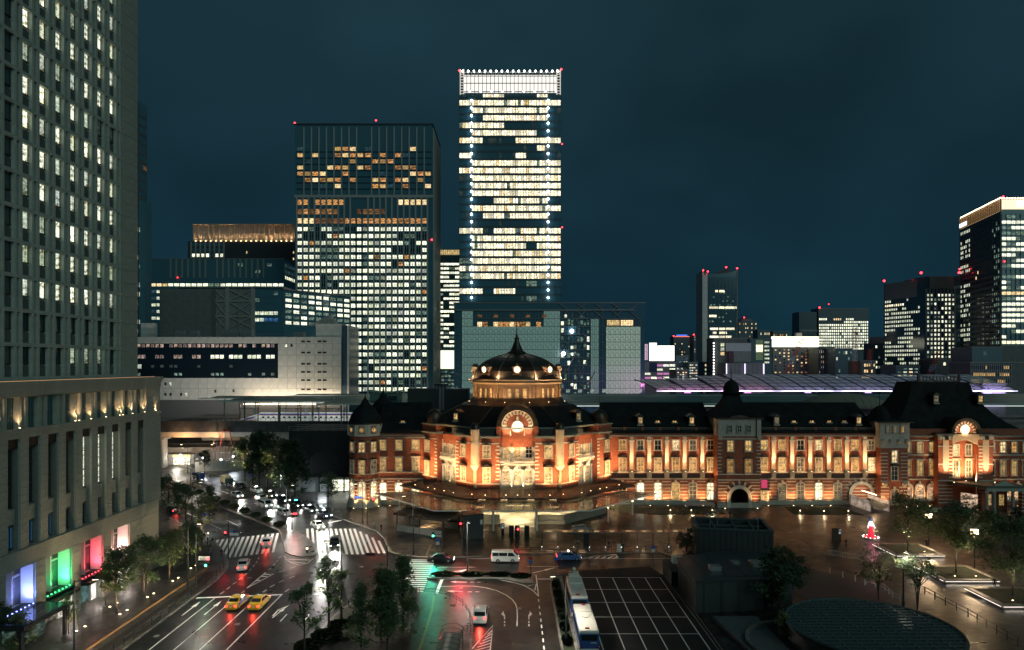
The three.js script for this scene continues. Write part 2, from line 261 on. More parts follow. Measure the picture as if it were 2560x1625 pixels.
// road in front of the plaza
for (const l of [[[890, 748], [1240, 748]], [[1725, 740], [2030, 740]], [[1160, 667], [1400, 667]], [[2235, 668], [2265, 668]]]) paint('lane_line', l.map((p) => a1(...p)), 0.15);
paint('lane_line', [a2(400, 668), a2(1380, 664)], 0.15);
paint('direction_arrow', [a1(970, 805), a1(1180, 765)], 0.25); paint('direction_arrow', [a1(1780, 803), a1(1990, 752)], 0.25);
fillp('direction_arrow', [a1(1080, 778), a1(1180, 765), a1(1100, 798)]); fillp('direction_arrow', [a1(1890, 768), a1(1990, 752), a1(1905, 782)]);
paint('chevron', [a2(440, 665), a2(560, 642), a2(755, 630), a2(770, 666)], 0.16);
for (const x of [500, 560, 620, 680, 735]) paint('chevron', [a2(x, 664), a2(x + 40, 648)], 0.3);
// lower road: edge line, inner curve, stop line, arrows, hatching
paint('edge_line', [[880, 860], [1080, 858], [1380, 858], [1500, 872], [1600, 892], [1700, 920], [1780, 965], [1836, 1022]].map((p) => a1(...p)), 0.16);
paint('edge_line', [[1760, 822], [1812, 820], [1836, 1022]].map((p) => a1(...p)), 0.16); paint('edge_line', [a1(1735, 925), a1(1815, 905), a1(1800, 965), a1(1840, 958)], 0.16);
paint('edge_line', [a1(1826, 859), a1(2012, 859)], 0.3);
paint('lane_line', [[915, 931], [1080, 925], [1220, 926], [1340, 942], [1440, 968], [1530, 1010], [1590, 1055], [1622, 1100], [1634, 1150], [1636, 1220], [1632, 1305]].map((p) => a1(...p)), 0.16);
paint('stop_line', [a1(925, 862), a1(868, 1006)], 0.5);
for (const [a, b] of [[1190, 1228], [1258, 1290]]) paint('lane_dash', [a1(a, 889), a1(b, 889)], 0.2);
for (const [a, b] of [[1168, 1208], [1238, 1276]]) paint('lane_dash', [a1(a, 980), a1(b, 980)], 0.2);
fillp('direction_arrow', [a1(1000, 884), a1(1060, 878), a1(1055, 884), a1(1160, 886), a1(1160, 891), a1(1055, 890), a1(1062, 896)]); fillp('direction_arrow', [a1(970, 972), a1(1040, 966), a1(1034, 972), a1(1122, 975), a1(1122, 980), a1(1034, 979), a1(1042, 986)]);
for (const d of [101.8, 99, 96.5, 94, 91.8, 89.6, 87.2, 84.9, 82.5]) paint('lane_dash', [[3.95, -d], [3.95, -d + 1.15]], 0.17);
for (const [x, s] of [[1515, -1], [1745, 1]]) { paint('direction_arrow', [a1(x, 1240), a1(x, 1200), a1(x + s * 14, 1180)], 0.16); fillp('direction_arrow', [a1(x + s * 8, 1160), a1(x + s * 32, 1190), a1(x + s * 4, 1215)]); for (const y of [1255, 1285]) paint('lane_dash', [a1(x, y), a1(x, y + 20)], 0.16); }
paint('chevron', [a1(1180, 1548), a1(1405, 1298), a1(1378, 1548)], 0.15);
for (let i = 0; i < 8; i++) { const y = 1345 + i * 30; paint('chevron', [a1(1398 - i * 3.2, y), a1(1355 - i * 24, y + 38)], 0.14); }
// pavement details: tactile strips
const strip = (par, pts, w, m = mTactile) => part(par, 'tactile_strip', ribbon(pts, w), m, 0, 0.148, 0);
const nearP = scene.getObjectByName('near_pavement'), leftP = scene.getObjectByName('left_pavement');
strip(plaza, [[820, 540], [775, 650]].map((p) => a1(...p)), 0.3); strip(plaza, [a1(530, 545), a1(825, 541)], 0.25); strip(plaza, [a1(815, 595), a1(1100, 592)], 0.3);
strip(plaza, [[390, 470], [415, 560], [450, 610], [560, 640], [700, 655], [870, 652]].map((p) => a1(...p)), 0.4);
strip(nearP, [[850, 1030], [830, 1160], [780, 1330], [710, 1540]].map((p) => a1(...p)), 0.35);
strip(leftP, [r3(600, 1545), r3(1310, 1062), r3(1460, 955)], 0.4, M('orange_tactile', [0.4, 0.2, 0.06], { roughness: 0.6 })); strip(leftP, [r3(1470, 955), r3(1430, 935)], 0.35);
part(leftP, 'cobble_strip', ribbon([[-49.6, -55], [-49.6, -108], [-50.4, -115]], 2.0), M('cobbles', [0.3, 0.27, 0.22], { map: tex(256, slabs(256, 8, 8, 0.35, 0.8, 31, 0.3), true, 0.5), roughness: 0.5, bumpMap: tFine, bumpScale: 0.02 }), 0, 0.15, 0);
for (const l of [[860, 1500, 905, 1465], [985, 1415, 1030, 1382], [1105, 1325, 1165, 1275], [1310, 1180, 1365, 1140]]) paint('orange_kerb_mark', [r3(l[0], l[1]), r3(l[2], l[3])], 0.22, mPaintO);
// lawns in front of the station
for (const [pts] of [[[[1440, 1262], [1565, 1269], [1780, 1268], [1815, 1286], [1655, 1289], [1560, 1282]]], [[[1960, 1269], [2100, 1270], [2160, 1289], [1985, 1288]]]]) struct('lawn', poly(pts.map((p) => gr(...p)), 0.1), mLawn, 0, 0.12, 0);

// ---------- the railway station ----------
SK = 5;
const ST = thing('railway_station', 'long red brick railway station with white stone bands, slate roofs and a lit dome', 'station');
const frame = (ox, oz, ang = 0) => (name, geo, mat, u = 0, y = 0, w = 0, par = ST) => part(par, name, geo, mat, ox + u * Math.cos(ang) + w * Math.sin(ang), y, oz - u * Math.sin(ang) + w * Math.cos(ang), ang);
const winCache = {};
function winGeo(w, h, o = {}) {
  const { sw = 0.22, arch = 0, hood = '', dep = 0.26, bars = [1, [0.62]] } = o, key = JSON.stringify([w, h, o]);
  if (winCache[key]) return winCache[key];
  const shp = (x, y0, y1, rise) => { const s = new THREE.Shape(); s.moveTo(-x, y0); s.lineTo(x, y0); s.lineTo(x, y1 - rise); if (rise > 0) s.absellipse(0, y1 - rise, x, rise, 0, Math.PI, false); s.lineTo(-x, y1 - rise); s.lineTo(-x, y0); return s; };
  const out = shp(w / 2 + sw, -sw * 0.4, h + sw, arch ? w / 2 * arch + sw : 0), inn = shp(w / 2, 0, h, w / 2 * arch); out.holes.push(inn);
  const gs = [new THREE.ExtrudeGeometry(out, { depth: dep, bevelEnabled: false, curveSegments: 8 }), Bx(w + 2 * sw + 0.24, 0.16, dep + 0.14, 0, -sw * 0.4 - 0.06, (dep + 0.14) / 2)];
  if (hood === 'flat') gs.push(Bx(w + 2 * sw + 0.5, 0.2, dep + 0.3, 0, h + sw + 0.12, (dep + 0.3) / 2), Bx(0.25, 0.5, dep + 0.1, 0, h + 0.1, (dep + 0.1) / 2));
  if (hood === 'key') gs.push(prof([[-0.16, h - 0.1], [0.16, h - 0.1], [0.26, h + sw + 0.5], [-0.26, h + sw + 0.5]], dep + 0.12).translate(0, 0, (dep + 0.12) / 2));
  const sash = [], b = 0.11, [nv, hs] = bars;
  for (let i = 1; i <= nv; i++) sash.push(Bx(b, h, 0.07, -w / 2 + w * i / (nv + 1), h / 2, 0.07));
  for (const f of hs) sash.push(Bx(w, b, 0.07, 0, h * f, 0.075));
  const ps = shp(w / 2, 0, h, w / 2 * arch);
  let hg = null;
  if (hood === 'ped') { const W = w / 2 + sw + 0.3; hg = mg([prof([[-W, 0], [W, 0], [W, 0.14], [0, 0.72], [-W, 0.14]], dep + 0.5).translate(0, h + sw, (dep + 0.5) / 2)]); }
  if (hood === 'dome') { const W = w / 2 + sw + 0.25; hg = mg([prof([[-W, 0], [W, 0], [W, 0.12], [W * 0.5, 0.2], [W * 0.2, 0.5], [-W * 0.2, 0.5], [-W * 0.5, 0.2], [-W, 0.12]], dep + 0.25).translate(0, h + sw, (dep + 0.25) / 2)]); }
  return winCache[key] = { frame: mg(gs), sash: mg(sash.length ? sash : [Bx(w, 0.06, 0.07, 0, h * 0.5, 0.07)]), pane: new THREE.ShapeGeometry(ps, 8), hood: hg };
}
function win(put, u, y, w, h, o, paneMat, m = mWhite, wOff = 0) {
  const g = winGeo(w, h, o), f = put('window', g.frame, m, u, y, wOff);
  part(f, 'sash', g.sash, mWhite); part(f, 'pane', g.pane, paneMat, 0, 0, 0.03);
  if (g.hood) part(f, 'pediment', g.hood, mCopper);
  return f;
}
const rw = rng(21);
const PL = [WIN.cream, WIN.cream, WIN.orange, WIN.orange, WIN.warm, M('clear_window', [0.02, 0.03, 0.035], { roughness: 0.06 }), lit('window_hall', [1, 0.75, 0.42], 0.28, tRoom2)];
const pick = (a) => a[Math.floor(rw() * a.length)];
function balus(len, h = 0.9) { const gs = [Bx(len, 0.12, 0.22, 0, h - 0.06, 0), Bx(len, 0.1, 0.2, 0, 0.05, 0)]; const n = Math.max(2, Math.round(len / 0.42)); for (let i = 0; i <= n; i++) gs.push(tf(new THREE.CylinderGeometry(0.06, 0.09, h - 0.2, 5), -len / 2 + len * i / n, h / 2, 0)); return mg(gs); }
const uplights = [];
function fixture(x, y, z, label, group, m = gWarm) { const o = solid('uplight', label, 'uplight', mg([Bx(0.3, 0.14, 0.3, 0, 0.07, 0)]), mDark, x, y, z, 0, group); part(o, 'lens', new THREE.CylinderGeometry(0.12, 0.12, 0.04, 10), m, 0, 0.16, 0); return o; }
// wings: [x0, x1, window xs, pilaster xs]
const WZ = -170, wing = frame(0, WZ);
const wings = [
  { x0: -33.7, x1: -21.5, win: [-32.2, -28.15, -24.0], pil: [], lit: [1, 1, 1] },
  { x0: 23.5, x1: 50.2, win: [27.5, 31.95, 36.3, 40.7, 45.0, 49.4], pil: [29.7, 34.1, 38.45, 42.9, 47.3] },
  { x0: 60.5, x1: 90.4, win: [62.7, 67.2, 71.8, 76.3, 81.0, 85.3, 89.4], pil: [65.0, 69.6, 74.1, 78.7, 83.2, 87.7] },
];
const mAwn = M('brown_tile', [0.07, 0.035, 0.028], { roughness: 0.5 });
for (const [k, W] of wings.entries()) {
  const c = (W.x0 + W.x1) / 2, L = W.x1 - W.x0;
  wing('wall', bx(L, 17.2, 14), mBrick, c, 8.6, -7);
  wing('plinth', bx(L, 1.25, 0.3), mStone, c, 0.62, 0.15);
  wing('parapet', bx(L, 0.9, 0.5), mBrick, c, 17.95, 0.25); wing('cornice', bx(L + 0.02, 0.36, 0.9), mStoneD, c, 17.34, 0.45); wing('string_course', bx(L, 0.26, 0.16), mWhite, c, 8.15, 0.08); wing('string_course', bx(L, 0.28, 0.2), mWhite, c, 6.55, 0.1);
  if (!k) { wing('string_course', bx(L, 0.2, 0.12), mWhite, c, 16.75, 0.06); }
  if (k) for (const x of W.pil) {
    wing('pilaster', bx(0.95, 7.2, 0.4), mCream, x, 12.2, 0.2); wing('pilaster_base', bx(1.05, 0.7, 0.5), mStoneD, x, 8.6, 0.25);
    wing('capital', mg([Bx(1.15, 0.25, 0.5, 0, 0.25, 0.25), Bx(1.3, 0.22, 0.6, 0, 0.5, 0.3), Bx(1.0, 0.9, 0.4, 0, 1.05, 0.2), Bx(0.5, 0.55, 0.55, 0, 1.1, 0.3)]), mWhite, x, 15.6, 0);
    wing('corbel', prof([[-0.5, 0], [0.5, 0], [0.62, 1.35], [-0.62, 1.35]], 0.55).translate(0, 0, 0.28), mCream, x, 6.75, 0);
    fixture(x, 8.3, WZ + 1.15, 'small uplight on the ledge at the foot of a station pilaster', 'uplights on the station ledge'); spot([x, 8.55, WZ + 1.35], [x, 16, WZ + 0.3], WARM2, 150, 20, 1, 6);
  }
  const isL = !k;
  for (const [i, x] of W.win.entries()) {
    win(wing, x, 13.75, 1.5, 2.35, { hood: '', bars: [1, [0.5]] }, isL ? WIN.cream : pick(PL)); const w2 = win(wing, x, 8.5, 1.5, 3.2, { hood: isL ? 'flat' : 'dome', bars: [1, [0.34, 0.7]] }, isL ? WIN.cream : pick(PL));
    const dark = (k === 1 && i < 1);
    if (!(k === 2 && (i === 0 || i === 5 || i === 6))) win(wing, x, 1.35, 1.65, 4.15, { hood: 'key', sw: 0.26, arch: 0.3, bars: [1, [0.3, 0.55, 0.78]] }, pick([WIN.cream, WIN.gold, PL[6], PL[5]]));
    if (k) { const nx = W.win[i + 1]; if (nx) { const L2 = nx - x; } wing('awning', prof([[0, 0], [0.75, 0], [0, 0.95]], 3.05).rotateY(-Math.PI / 2).translate(0, 0, 0), mAwn, x, 6.9, 0.02); }
  }
  // white bands of the ground storey between the windows
  const edges = [W.x0, ...W.win.filter((_, i) => !(k === 2 && (i === 0 || i === 5 || i === 6))).flatMap((x) => [x - 1.1, x + 1.1]), W.x1];
  for (let i = 0; i < edges.length; i += 2) { const a = edges[i], b = edges[i + 1]; if (b - a < 0.3) continue; for (let j = 0; j < 6; j++) wing('stone_band', bx(b - a, 0.2, 0.08), mWhite, (a + b) / 2, 1.75 + j * 0.82, 0.04); 
    if (k || i) { const x = (a + b) / 2; fixture(x, 0, WZ + 1.5, 'small uplight in the ground at the foot of the station wall', 'uplights along the station base'); spot([x, 0.4, WZ + 1.55], [x, 5.5, WZ + 0.1], WARM, 40, 50, 0.9, 5); } }
  if (k) for (const x of W.win) spot([x, 7.0, WZ + 3.2], [x, 11.5, WZ], WARM, 30, 46, 1, 6);  // wash spots added in mid-air before the wall, without fittings
  // roof, balustrade and dormers
  wing('roof', prof([[0.6, 17.9], [0.6, 18.6], [-10.5, 25], [-21, 18.6], [-21, 17.9]].map(([z, y]) => [z, y]), L + 0.4).rotateY(-Math.PI / 2), mSlate, c, 0, 0);
  if (k) { const segs = Math.floor(L / 4.4); for (let i = 0; i < segs; i++) { const x = W.x0 + (i + 0.5) * L / segs; wing('balustrade', balus(L / segs - 0.7), mStoneD, x, 18.4, 0.3); wing('baluster_pier', bx(0.6, 1.05, 0.4), mBrick, x + L / segs / 2, 18.92, 0.3); } }
}
function dormer(put, u, y, w, lite = WIN.cream) { const d = put('dormer', mg([Bx(1.5, 2.0, 2.4, 0, 1.0, -0.9), prof([[-1.1, 2.0], [1.1, 2.0], [0, 2.75]], 2.9).translate(0, 0, -0.85)]), mCopper, u, y, w); part(d, 'window_frame', mg([Bx(1.1, 1.6, 0.06, 0, 1.05, 0.33)]), mWhite); part(d, 'window_pane', bx(0.85, 1.35, 0.04), lite, 0, 1.05, 0.39); part(d, 'window_bar', bx(0.06, 1.35, 0.04), mWhite, 0, 1.05, 0.42); part(d, 'window_sill', bx(1.5, 0.35, 0.4), mCream, 0, -0.1, 0.4); return d; }
function eyebrow(put, u, y, w) { const d = put('eyebrow_dormer', new THREE.CylinderGeometry(0.95, 0.95, 1.6, 12, 1, false, -Math.PI / 2, Math.PI).rotateX(Math.PI / 2).scale(1, 0.75, 1), mCopper, u, y, w); part(d, 'window_pane', bx(0.9, 0.4, 0.05), WIN.cream, 0, 0.22, 0.82); part(d, 'window_bar', bx(0.08, 0.42, 0.05), mSlate, 0, 0.22, 0.86); part(d, 'window_sill', bx(1.6, 0.16, 0.5), mWhite, 0, -0.06, 0.8); return d; }
for (const x of [32.2, 45.1, 66.4, 87.0]) dormer(wing, x, 19.9, -1.6, x > 60 && x < 70 ? PL[6] : WIN.cream);
for (const x of [36.6, 40.9, -27.5, 70.9, 75.4, 79.8, 83.6]) eyebrow(wing, x, 20.4, -2.6);
// octagonal corner turret at the north end
function turret(cx, cz, R, wallTop, litPanes) {
  const f8 = (r, h, n = 8) => new THREE.CylinderGeometry(r / 0.924, r / 0.924, h, 8).rotateY(Math.PI / 8);
  const p = frame(cx, cz); p('turret_wall', f8(R, 16), mBrick, 0, 9.4, 0); p('turret_plinth', new THREE.CylinderGeometry((R + 0.2) / 0.924, (R + 0.6) / 0.924, 2, 8).rotateY(Math.PI / 8), mStone, 0, 1, 0);
  for (const y of [2.6, 3.45, 4.3, 5.15, 6.0, 6.85, 8.3, 16.2]) p('stone_band', f8(R + 0.07, 0.2), mWhite, 0, y, 0);
  p('turret_frieze', f8(R + 0.15, 2.9), mWhite, 0, 18.9, 0); p('turret_eave', f8(R + 0.45, 0.25), mCopper, 0, 20.5, 0);
  for (let i = -2; i <= 2; i++) { const a = i * Math.PI / 4, q2 = frame(cx + Math.sin(a) * R, cz + Math.cos(a) * R, a);
    const c = q2('round_window', new THREE.TorusGeometry(0.62, 0.14, 6, 20), mWhite, 0, 19.0, 0.3); part(c, 'window_pane', new THREE.CircleGeometry(0.58, 18), WIN.orange, 0, 0, -0.02); q2('frieze_panel', bx(1.5, 1.9, 0.1), mBrick, 0, 19.0, 0.14); q2('frieze_pier', bx(0.45, 2.5, 0.3), mWhite, 1.45, 18.9, 0.2);
    if (Math.abs(i) < 2) { win(q2, 0, 13.7, 1.35, 2.3, { hood: 'dome' }, WIN.cream); win(q2, 0, 8.4, 1.35, 3.2, { hood: 'dome', bars: [1, [0.34, 0.7]] }, i ? PL[6] : WIN.cream); win(q2, 0, 2.4, 1.4, 3.9, { arch: 0.3, hood: 'key', sw: 0.3 }, WIN.gold); } }
  p('turret_dome', lathe([[R + 0.55, 20.6], [R + 0.25, 21.3], [R - 0.1, 22.4], [R - 0.9, 23.7], [R - 2.0, 24.8], [1.1, 25.3], [1.0, 25.5], [0.9, 25.9], [0.35, 26.5], [0.14, 27], [0.05, 29.6], [0, 29.7]], 16), mSlate, 0, 0, 0);
}
turret(-36.5, -169.6, 3.6);
for (const [x, z] of [[-34.6, -183.5]]) { const p = frame(x, z); p('rear_turret', new THREE.CylinderGeometry(3.6, 3.6, 21, 8).rotateY(Math.PI / 8), mBrick, 0, 10.5, 0); p('rear_dome', lathe([[4.0, 21], [3.7, 22], [3.3, 23.4], [2.4, 24.8], [1.1, 26], [1.0, 26.6], [0.3, 27.4], [0.05, 30], [0, 30.1]], 16), mSlate, 0, 0, 0); }
for (const [x, z] of [[-38.2, -164.7], [-35.2, -164.7], [-32.6, -167]]) { fixture(x, 0.15, z, 'small uplight in the ground at the foot of the station wall', 'uplights along the station base'); spot([x, 0.5, z], [x + (x > -36 ? -0.6 : 0.6), 6, z - 1.2], WARM, 60, 42, 0.8, 5); }

// north pavilion: octagon, 23.2 m from its middle to each face
const PX = 1.25, PZ = -180, AP = 23.2, oct = (r, h, y, rb = r) => tf(new THREE.CylinderGeometry(r / 0.92388, rb / 0.92388, h, 8).rotateY(Math.PI / 8), PX, y, PZ);
const faceF = frame(PX, PZ + AP), faceL = frame(PX - AP * 0.7071, PZ + AP * 0.7071, -Math.PI / 4), faceR = frame(PX + AP * 0.7071, PZ + AP * 0.7071, Math.PI / 4);
part(ST, 'pavilion_core', oct(AP - 1.5, 18.4, 9.2), mCream);
const HS = AP * 0.41421; // half a face
function slabWall(put, u0, u1, t) { put('wall', bx(u1 - u0, 17.8, 1.5), mBrick, (u0 + u1) / 2, 8.9 + 0.2, -0.75 + t); put('cornice', bx(u1 - u0 + 0.1, 0.5, 2.2), mStoneD, (u0 + u1) / 2, 18.3, -0.6 + t); put('string_course', bx(u1 - u0 + 0.02, 0.26, 0.1), mWhite, (u0 + u1) / 2, 16.85, 0.05 + t); put('string_course', bx(u1 - u0 + 0.02, 0.24, 0.1), mWhite, (u0 + u1) / 2, 7.55, 0.05 + t); }
function quoins(put, u, t, s) { for (let j = 0; j < 10; j++) put('quoin', bx(j % 2 ? 0.75 : 1.0, 0.3, 0.1), mWhite, u + s * (j % 2 ? 0.37 : 0.5), 8.6 + j * 0.84, t + 0.05); }
function brickWindows(put, u, t, m1, m2) { win(put, u, 13.6, 1.45, 2.7, { hood: 'dome', bars: [1, [0.3, 0.62]] }, m1, mWhite, t); win(put, u, 7.95, 1.45, 3.3, { hood: 'ped', bars: [1, [0.32, 0.66]] }, m2, mWhite, t); }
for (const [put, n] of [[faceF, 0], [faceL, -1], [faceR, 1]]) {
  if (n === 0) { for (const s of [-1, 1]) { slabWall(put, s < 0 ? -HS - 0.3 : 4.05, s < 0 ? -4.05 : HS + 0.3, 0); quoins(put, s * 4.05, 0, s); brickWindows(put, s * 7.1, 0, WIN.hall, WIN.hall); } }
  else { const s = -n; // the side next to the front face: left face has it at +u
    const seg = (a, b) => (s > 0 ? [HS - b, HS - a] : [-HS + a, -HS + b]);
    let [a, b] = seg(-0.3, 6.9); slabWall(put, a, b, 0); brickWindows(put, s > 0 ? HS - 4.2 : -HS + 4.2, 0, WIN.hall, WIN.hall); quoins(put, s > 0 ? a : b, 0, s > 0 ? 1 : -1);
    [a, b] = seg(13.4, 19.6); slabWall(put, a, b, 0.5); quoins(put, s > 0 ? b - 0.001 : a, 0.5, s > 0 ? -1 : 1); brickWindows(put, s > 0 ? HS - 17.2 : -HS + 17.2, 0.5, WIN.hall, WIN.cream);
    const pc = s > 0 ? HS - 16.5 : -HS + 16.5; put('pier_top', bx(5.4, 1.6, 3.4), mBrick, pc, 19.4, -1.2); put('pier_cap', bx(5.8, 0.3, 3.8), mStoneD, pc, 20.3, -1.2); put('pier_cupola', lathe([[1.9, 20.4], [1.95, 21.6], [2.05, 22.0], [1.8, 23], [1.0, 23.7], [0.2, 24], [0.05, 24.2], [0.04, 27.2], [0, 27.2]], 16), mCopper, pc, 0, -1.2);
  }
  // decorated bay: arched loggia below, arched windows above
  const n3 = n ? 2 : 3, wBay = n ? 6.5 : 8.1, uc = n === 0 ? 0 : n < 0 ? HS - 10.15 : -HS + 10.15, pitch = n ? 2.9 : 2.65;
  put('bay_wall', bx(wBay, 2.2, 0.5), mBrick, uc, 17.0, -1.2); put('balcony', bx(wBay, 0.35, 1.3), mWhite, uc, 12.45, -0.9); put('balcony_rail', balus(wBay - 0.3, 0.95), mWhite, uc, 12.6, -0.4);
  put('string_course', bx(wBay, 0.3, 0.9), mWhite, uc, 11.9, -1.0);
  for (let i = 0; i < n3; i++) { const u = uc + (i - (n3 - 1) / 2) * pitch;
    win(put, u, 13.4, 1.35, 3.1, { arch: 1, sw: 0.42, hood: 'key', bars: [1, [0.3, 0.62]] }, i === 2 && n === 0 ? PL[5] : WIN.cream, mWhite, -1.45);
    win(put, u, 7.0, 1.55, 3.5, { arch: 0.25, sw: 0.36, hood: 'key', bars: [1, [0.3, 0.6]] }, WIN.hall, mWhite, -1.45);
    { const q2 = put('x', bx(0.1, 0.1, 0.1), mDark, u + pitch / 2, 7.0, -0.75), w3 = q2.position.clone(); ST.remove(q2); if (i < n3 - 1) { fixture(w3.x, 6.75, w3.z, 'small uplight inside an arched bay of the dome pavilion', 'uplights in the pavilion bays'); spot([w3.x, 7.1, w3.z], [w3.x, 11, w3.z - 0.3], WARM2, 6, 62, 0.9, 4); } }
    put('scroll_pediment', mg([new THREE.TorusGeometry(0.62, 0.17, 6, 14, Math.PI), Bx(0.5, 0.75, 0.3, 0, 0.55, 0), Bx(1.9, 0.18, 0.4, 0, -0.1, 0)]), mWhite, u, 10.85, -1.0); }
  for (let i = 0; i <= n3; i++) { const u = uc + (i - n3 / 2) * pitch; put('engaged_column', lathe([[0.34, 6.6], [0.34, 7.0], [0.24, 7.1], [0.21, 10.3], [0.34, 10.5], [0.34, 10.8], [0, 10.8]], 10), mWhite, u, 0, -1.05); put('upper_column', bx(0.42, 4.2, 0.5), mWhite, u, 14.7, -1.2); }
  // balustrade above the cornice
  const len = 2 * HS; if (n) put('parapet_balustrade', balus(len - 9.5, 1.25), mStoneD, n < 0 ? HS - 4.2 : -HS + 4.2, 18.55, -0.6); else for (const s of [-1, 1]) put('parapet_balustrade', balus(4.1, 1.25), mStoneD, s * 7.4, 18.55, -0.6);
}
{ // clock gable
  const gable = new THREE.Shape(); gable.moveTo(-3.5, 17.9); gable.lineTo(3.5, 17.9); gable.lineTo(3.5, 20.9); gable.absarc(0, 20.9, 3.5, 0, Math.PI, false); gable.lineTo(-3.5, 17.9);
  faceF('gable_wall', new THREE.ExtrudeGeometry(gable, { depth: 0.8, bevelEnabled: false, curveSegments: 24 }), mBrick, 0, 0, -1.2);
  for (let i = 0; i < 13; i++) { const a = Math.PI * i / 12; faceF('voussoir', tf(bx(i % 2 ? 0.7 : 0.95, 0.48, 0.12), Math.cos(a) * 2.95, 20.9 + Math.sin(a) * 2.95, -0.36, 0, 0, a), mWhite); }
  faceF('arch_moulding', tf(new THREE.TorusGeometry(3.55, 0.14, 6, 32, Math.PI), 0, 20.9, -0.3), mWhite);
  const ring = new THREE.Shape(); ring.absarc(0, 20.8, 4.8, 0, Math.PI, false); ring.absarc(0, 20.8, 3.7, Math.PI, 0, true);
  faceF('gable_roof', new THREE.ExtrudeGeometry(ring, { depth: 11, bevelEnabled: false, curveSegments: 28 }), mCopper, 0, 0, -10.4);
  for (const s of [-1, 1]) faceF('gable_pier', bx(1.1, 3.2, 1.6), mBrick, s * 4.25, 19.2, -0.5);
  const clk = faceF('clock', new THREE.TorusGeometry(1.3, 0.16, 8, 36), mWhite, 0, 20.7, -0.32); part(clk, 'clock_window', new THREE.CircleGeometry(1.22, 32), M('clock_glass_window', [0.5, 0.5, 0.5], { e: [1, 0.86, 0.6], ei: 2.2 }), 0, 0, 0.03);
  for (const s of [-1, 1]) faceF('festoon', lathe([[0, 0], [0.18, 0.2], [0.14, 0.7], [0.06, 1.6], [0, 1.7]], 8), mWhite, s * 1.6, 18.5, -0.25);
  faceF('festoon', prof([[-0.2, 0], [0.2, 0], [0.3, 0.5], [0.16, 0.9], [-0.16, 0.9], [-0.3, 0.5]], 0.2), mWhite, 0, 22.1, -0.3);
}
for (const s of [-1, 1]) { // corner turrets of the front face
  const c = frame(PX + s * (HS + 0.1), PZ + AP + 0.35); c('corner_column', lathe([[0, 6.6], [0.42, 6.8], [0.36, 7.2], [0.36, 10.6], [0.9, 11.4], [1.1, 11.7], [1.1, 12.0], [0.98, 12.1], [0.98, 19.8], [1.1, 19.9], [1.1, 20.2], [0, 20.2]], 20), mCream); c('column_cap', lathe([[1.05, 20.2], [1.0, 20.9], [0.7, 21.5], [0, 21.7]], 16), mCopper); c('column_ring', new THREE.CylinderGeometry(1.02, 1.02, 0.1, 20), mWhite, 0, 17.2, 0);
  { const cx = PX + s * (HS + 0.1), cz = PZ + AP + 4.2; fixture(cx + s * 0.5, 5.9, cz + 0.4, 'small floodlight on the dark canopy roof aimed at the pavilion', 'floodlights on the dark canopy roof'); spot([cx + s * 0.5, 6.3, cz + 0.4], [cx, 15.6, cz - 4.0], WARM2, 170, 16, 0.9, 6); }
  for (const y of [14.6]) c('column_ring', new THREE.CylinderGeometry(1.0, 1.0, 0.06, 20), mStone, 0, y, 0);
}
part(ST, 'pavilion_roof', oct(14.2, 4.4, 22.6, 22.9), mSlate); part(ST, 'pavilion_eave', oct(23.0, 0.4, 20.3), mStoneD);
part(ST, 'roof_skirt', tf(lathe([[15.6, 24.7], [14.6, 25.0], [13.4, 25.6], [12.7, 26.3], [12.2, 26.6]], 8).rotateY(Math.PI / 8), PX, 0, PZ), mCopper);
const mDrum = M('drum_copper', [0.22, 0.145, 0.1], { roughness: 0.5, map: tMott });
part(ST, 'drum', oct(11.0, 4.2, 28.3), mDrum); part(ST, 'drum_cornice', oct(11.7, 0.35, 30.25), mCream); part(ST, 'drum_cornice', oct(11.35, 0.5, 30.65), mDrum); part(ST, 'dome_ring', oct(11.9, 0.3, 31.05), mCream);
const domeP = [[11.35, 31.2], [11.1, 32.2], [10.65, 33.3], [9.9, 34.3], [8.9, 35.15], [7.7, 35.95], [6.0, 36.75], [4.2, 37.35], [2.4, 37.8], [1.6, 38.0]];
const dome = part(ST, 'dome', tf(lathe(domeP.map(([r, y]) => [r / 0.924, y]), 8).toNonIndexed().rotateY(Math.PI / 8), PX, 0, PZ), mCopper); dome.geometry.computeVertexNormals();
for (let i = 0; i < 8; i++) { const a = Math.PI / 8 + i * Math.PI / 4; const gs = []; for (let j = 0; j < domeP.length - 1; j++) { const [r, y] = domeP[j], [r2, y2] = domeP[j + 1], P = (r_, y_) => [PX + Math.sin(a) * r_ / 0.924, y_, PZ + Math.cos(a) * r_ / 0.924]; gs.push(bar(P(r, y), P(r2, y2), 0.26 - j * 0.015, 6)); } part(dome, 'dome_rib', mg(gs), mDrum); }
part(ST, 'lantern', tf(lathe([[2.6, 37.9], [2.3, 38.3], [1.8, 38.5], [1.5, 39.0], [1.15, 39.8], [0.75, 40.8], [0.55, 41.6], [0.7, 41.75], [0.7, 42.0], [0.35, 42.1], [0.3, 42.8], [0.16, 43.0], [0.1, 45.5], [0.05, 48.4], [0, 48.5]], 16), PX, 0, PZ), mCopper);
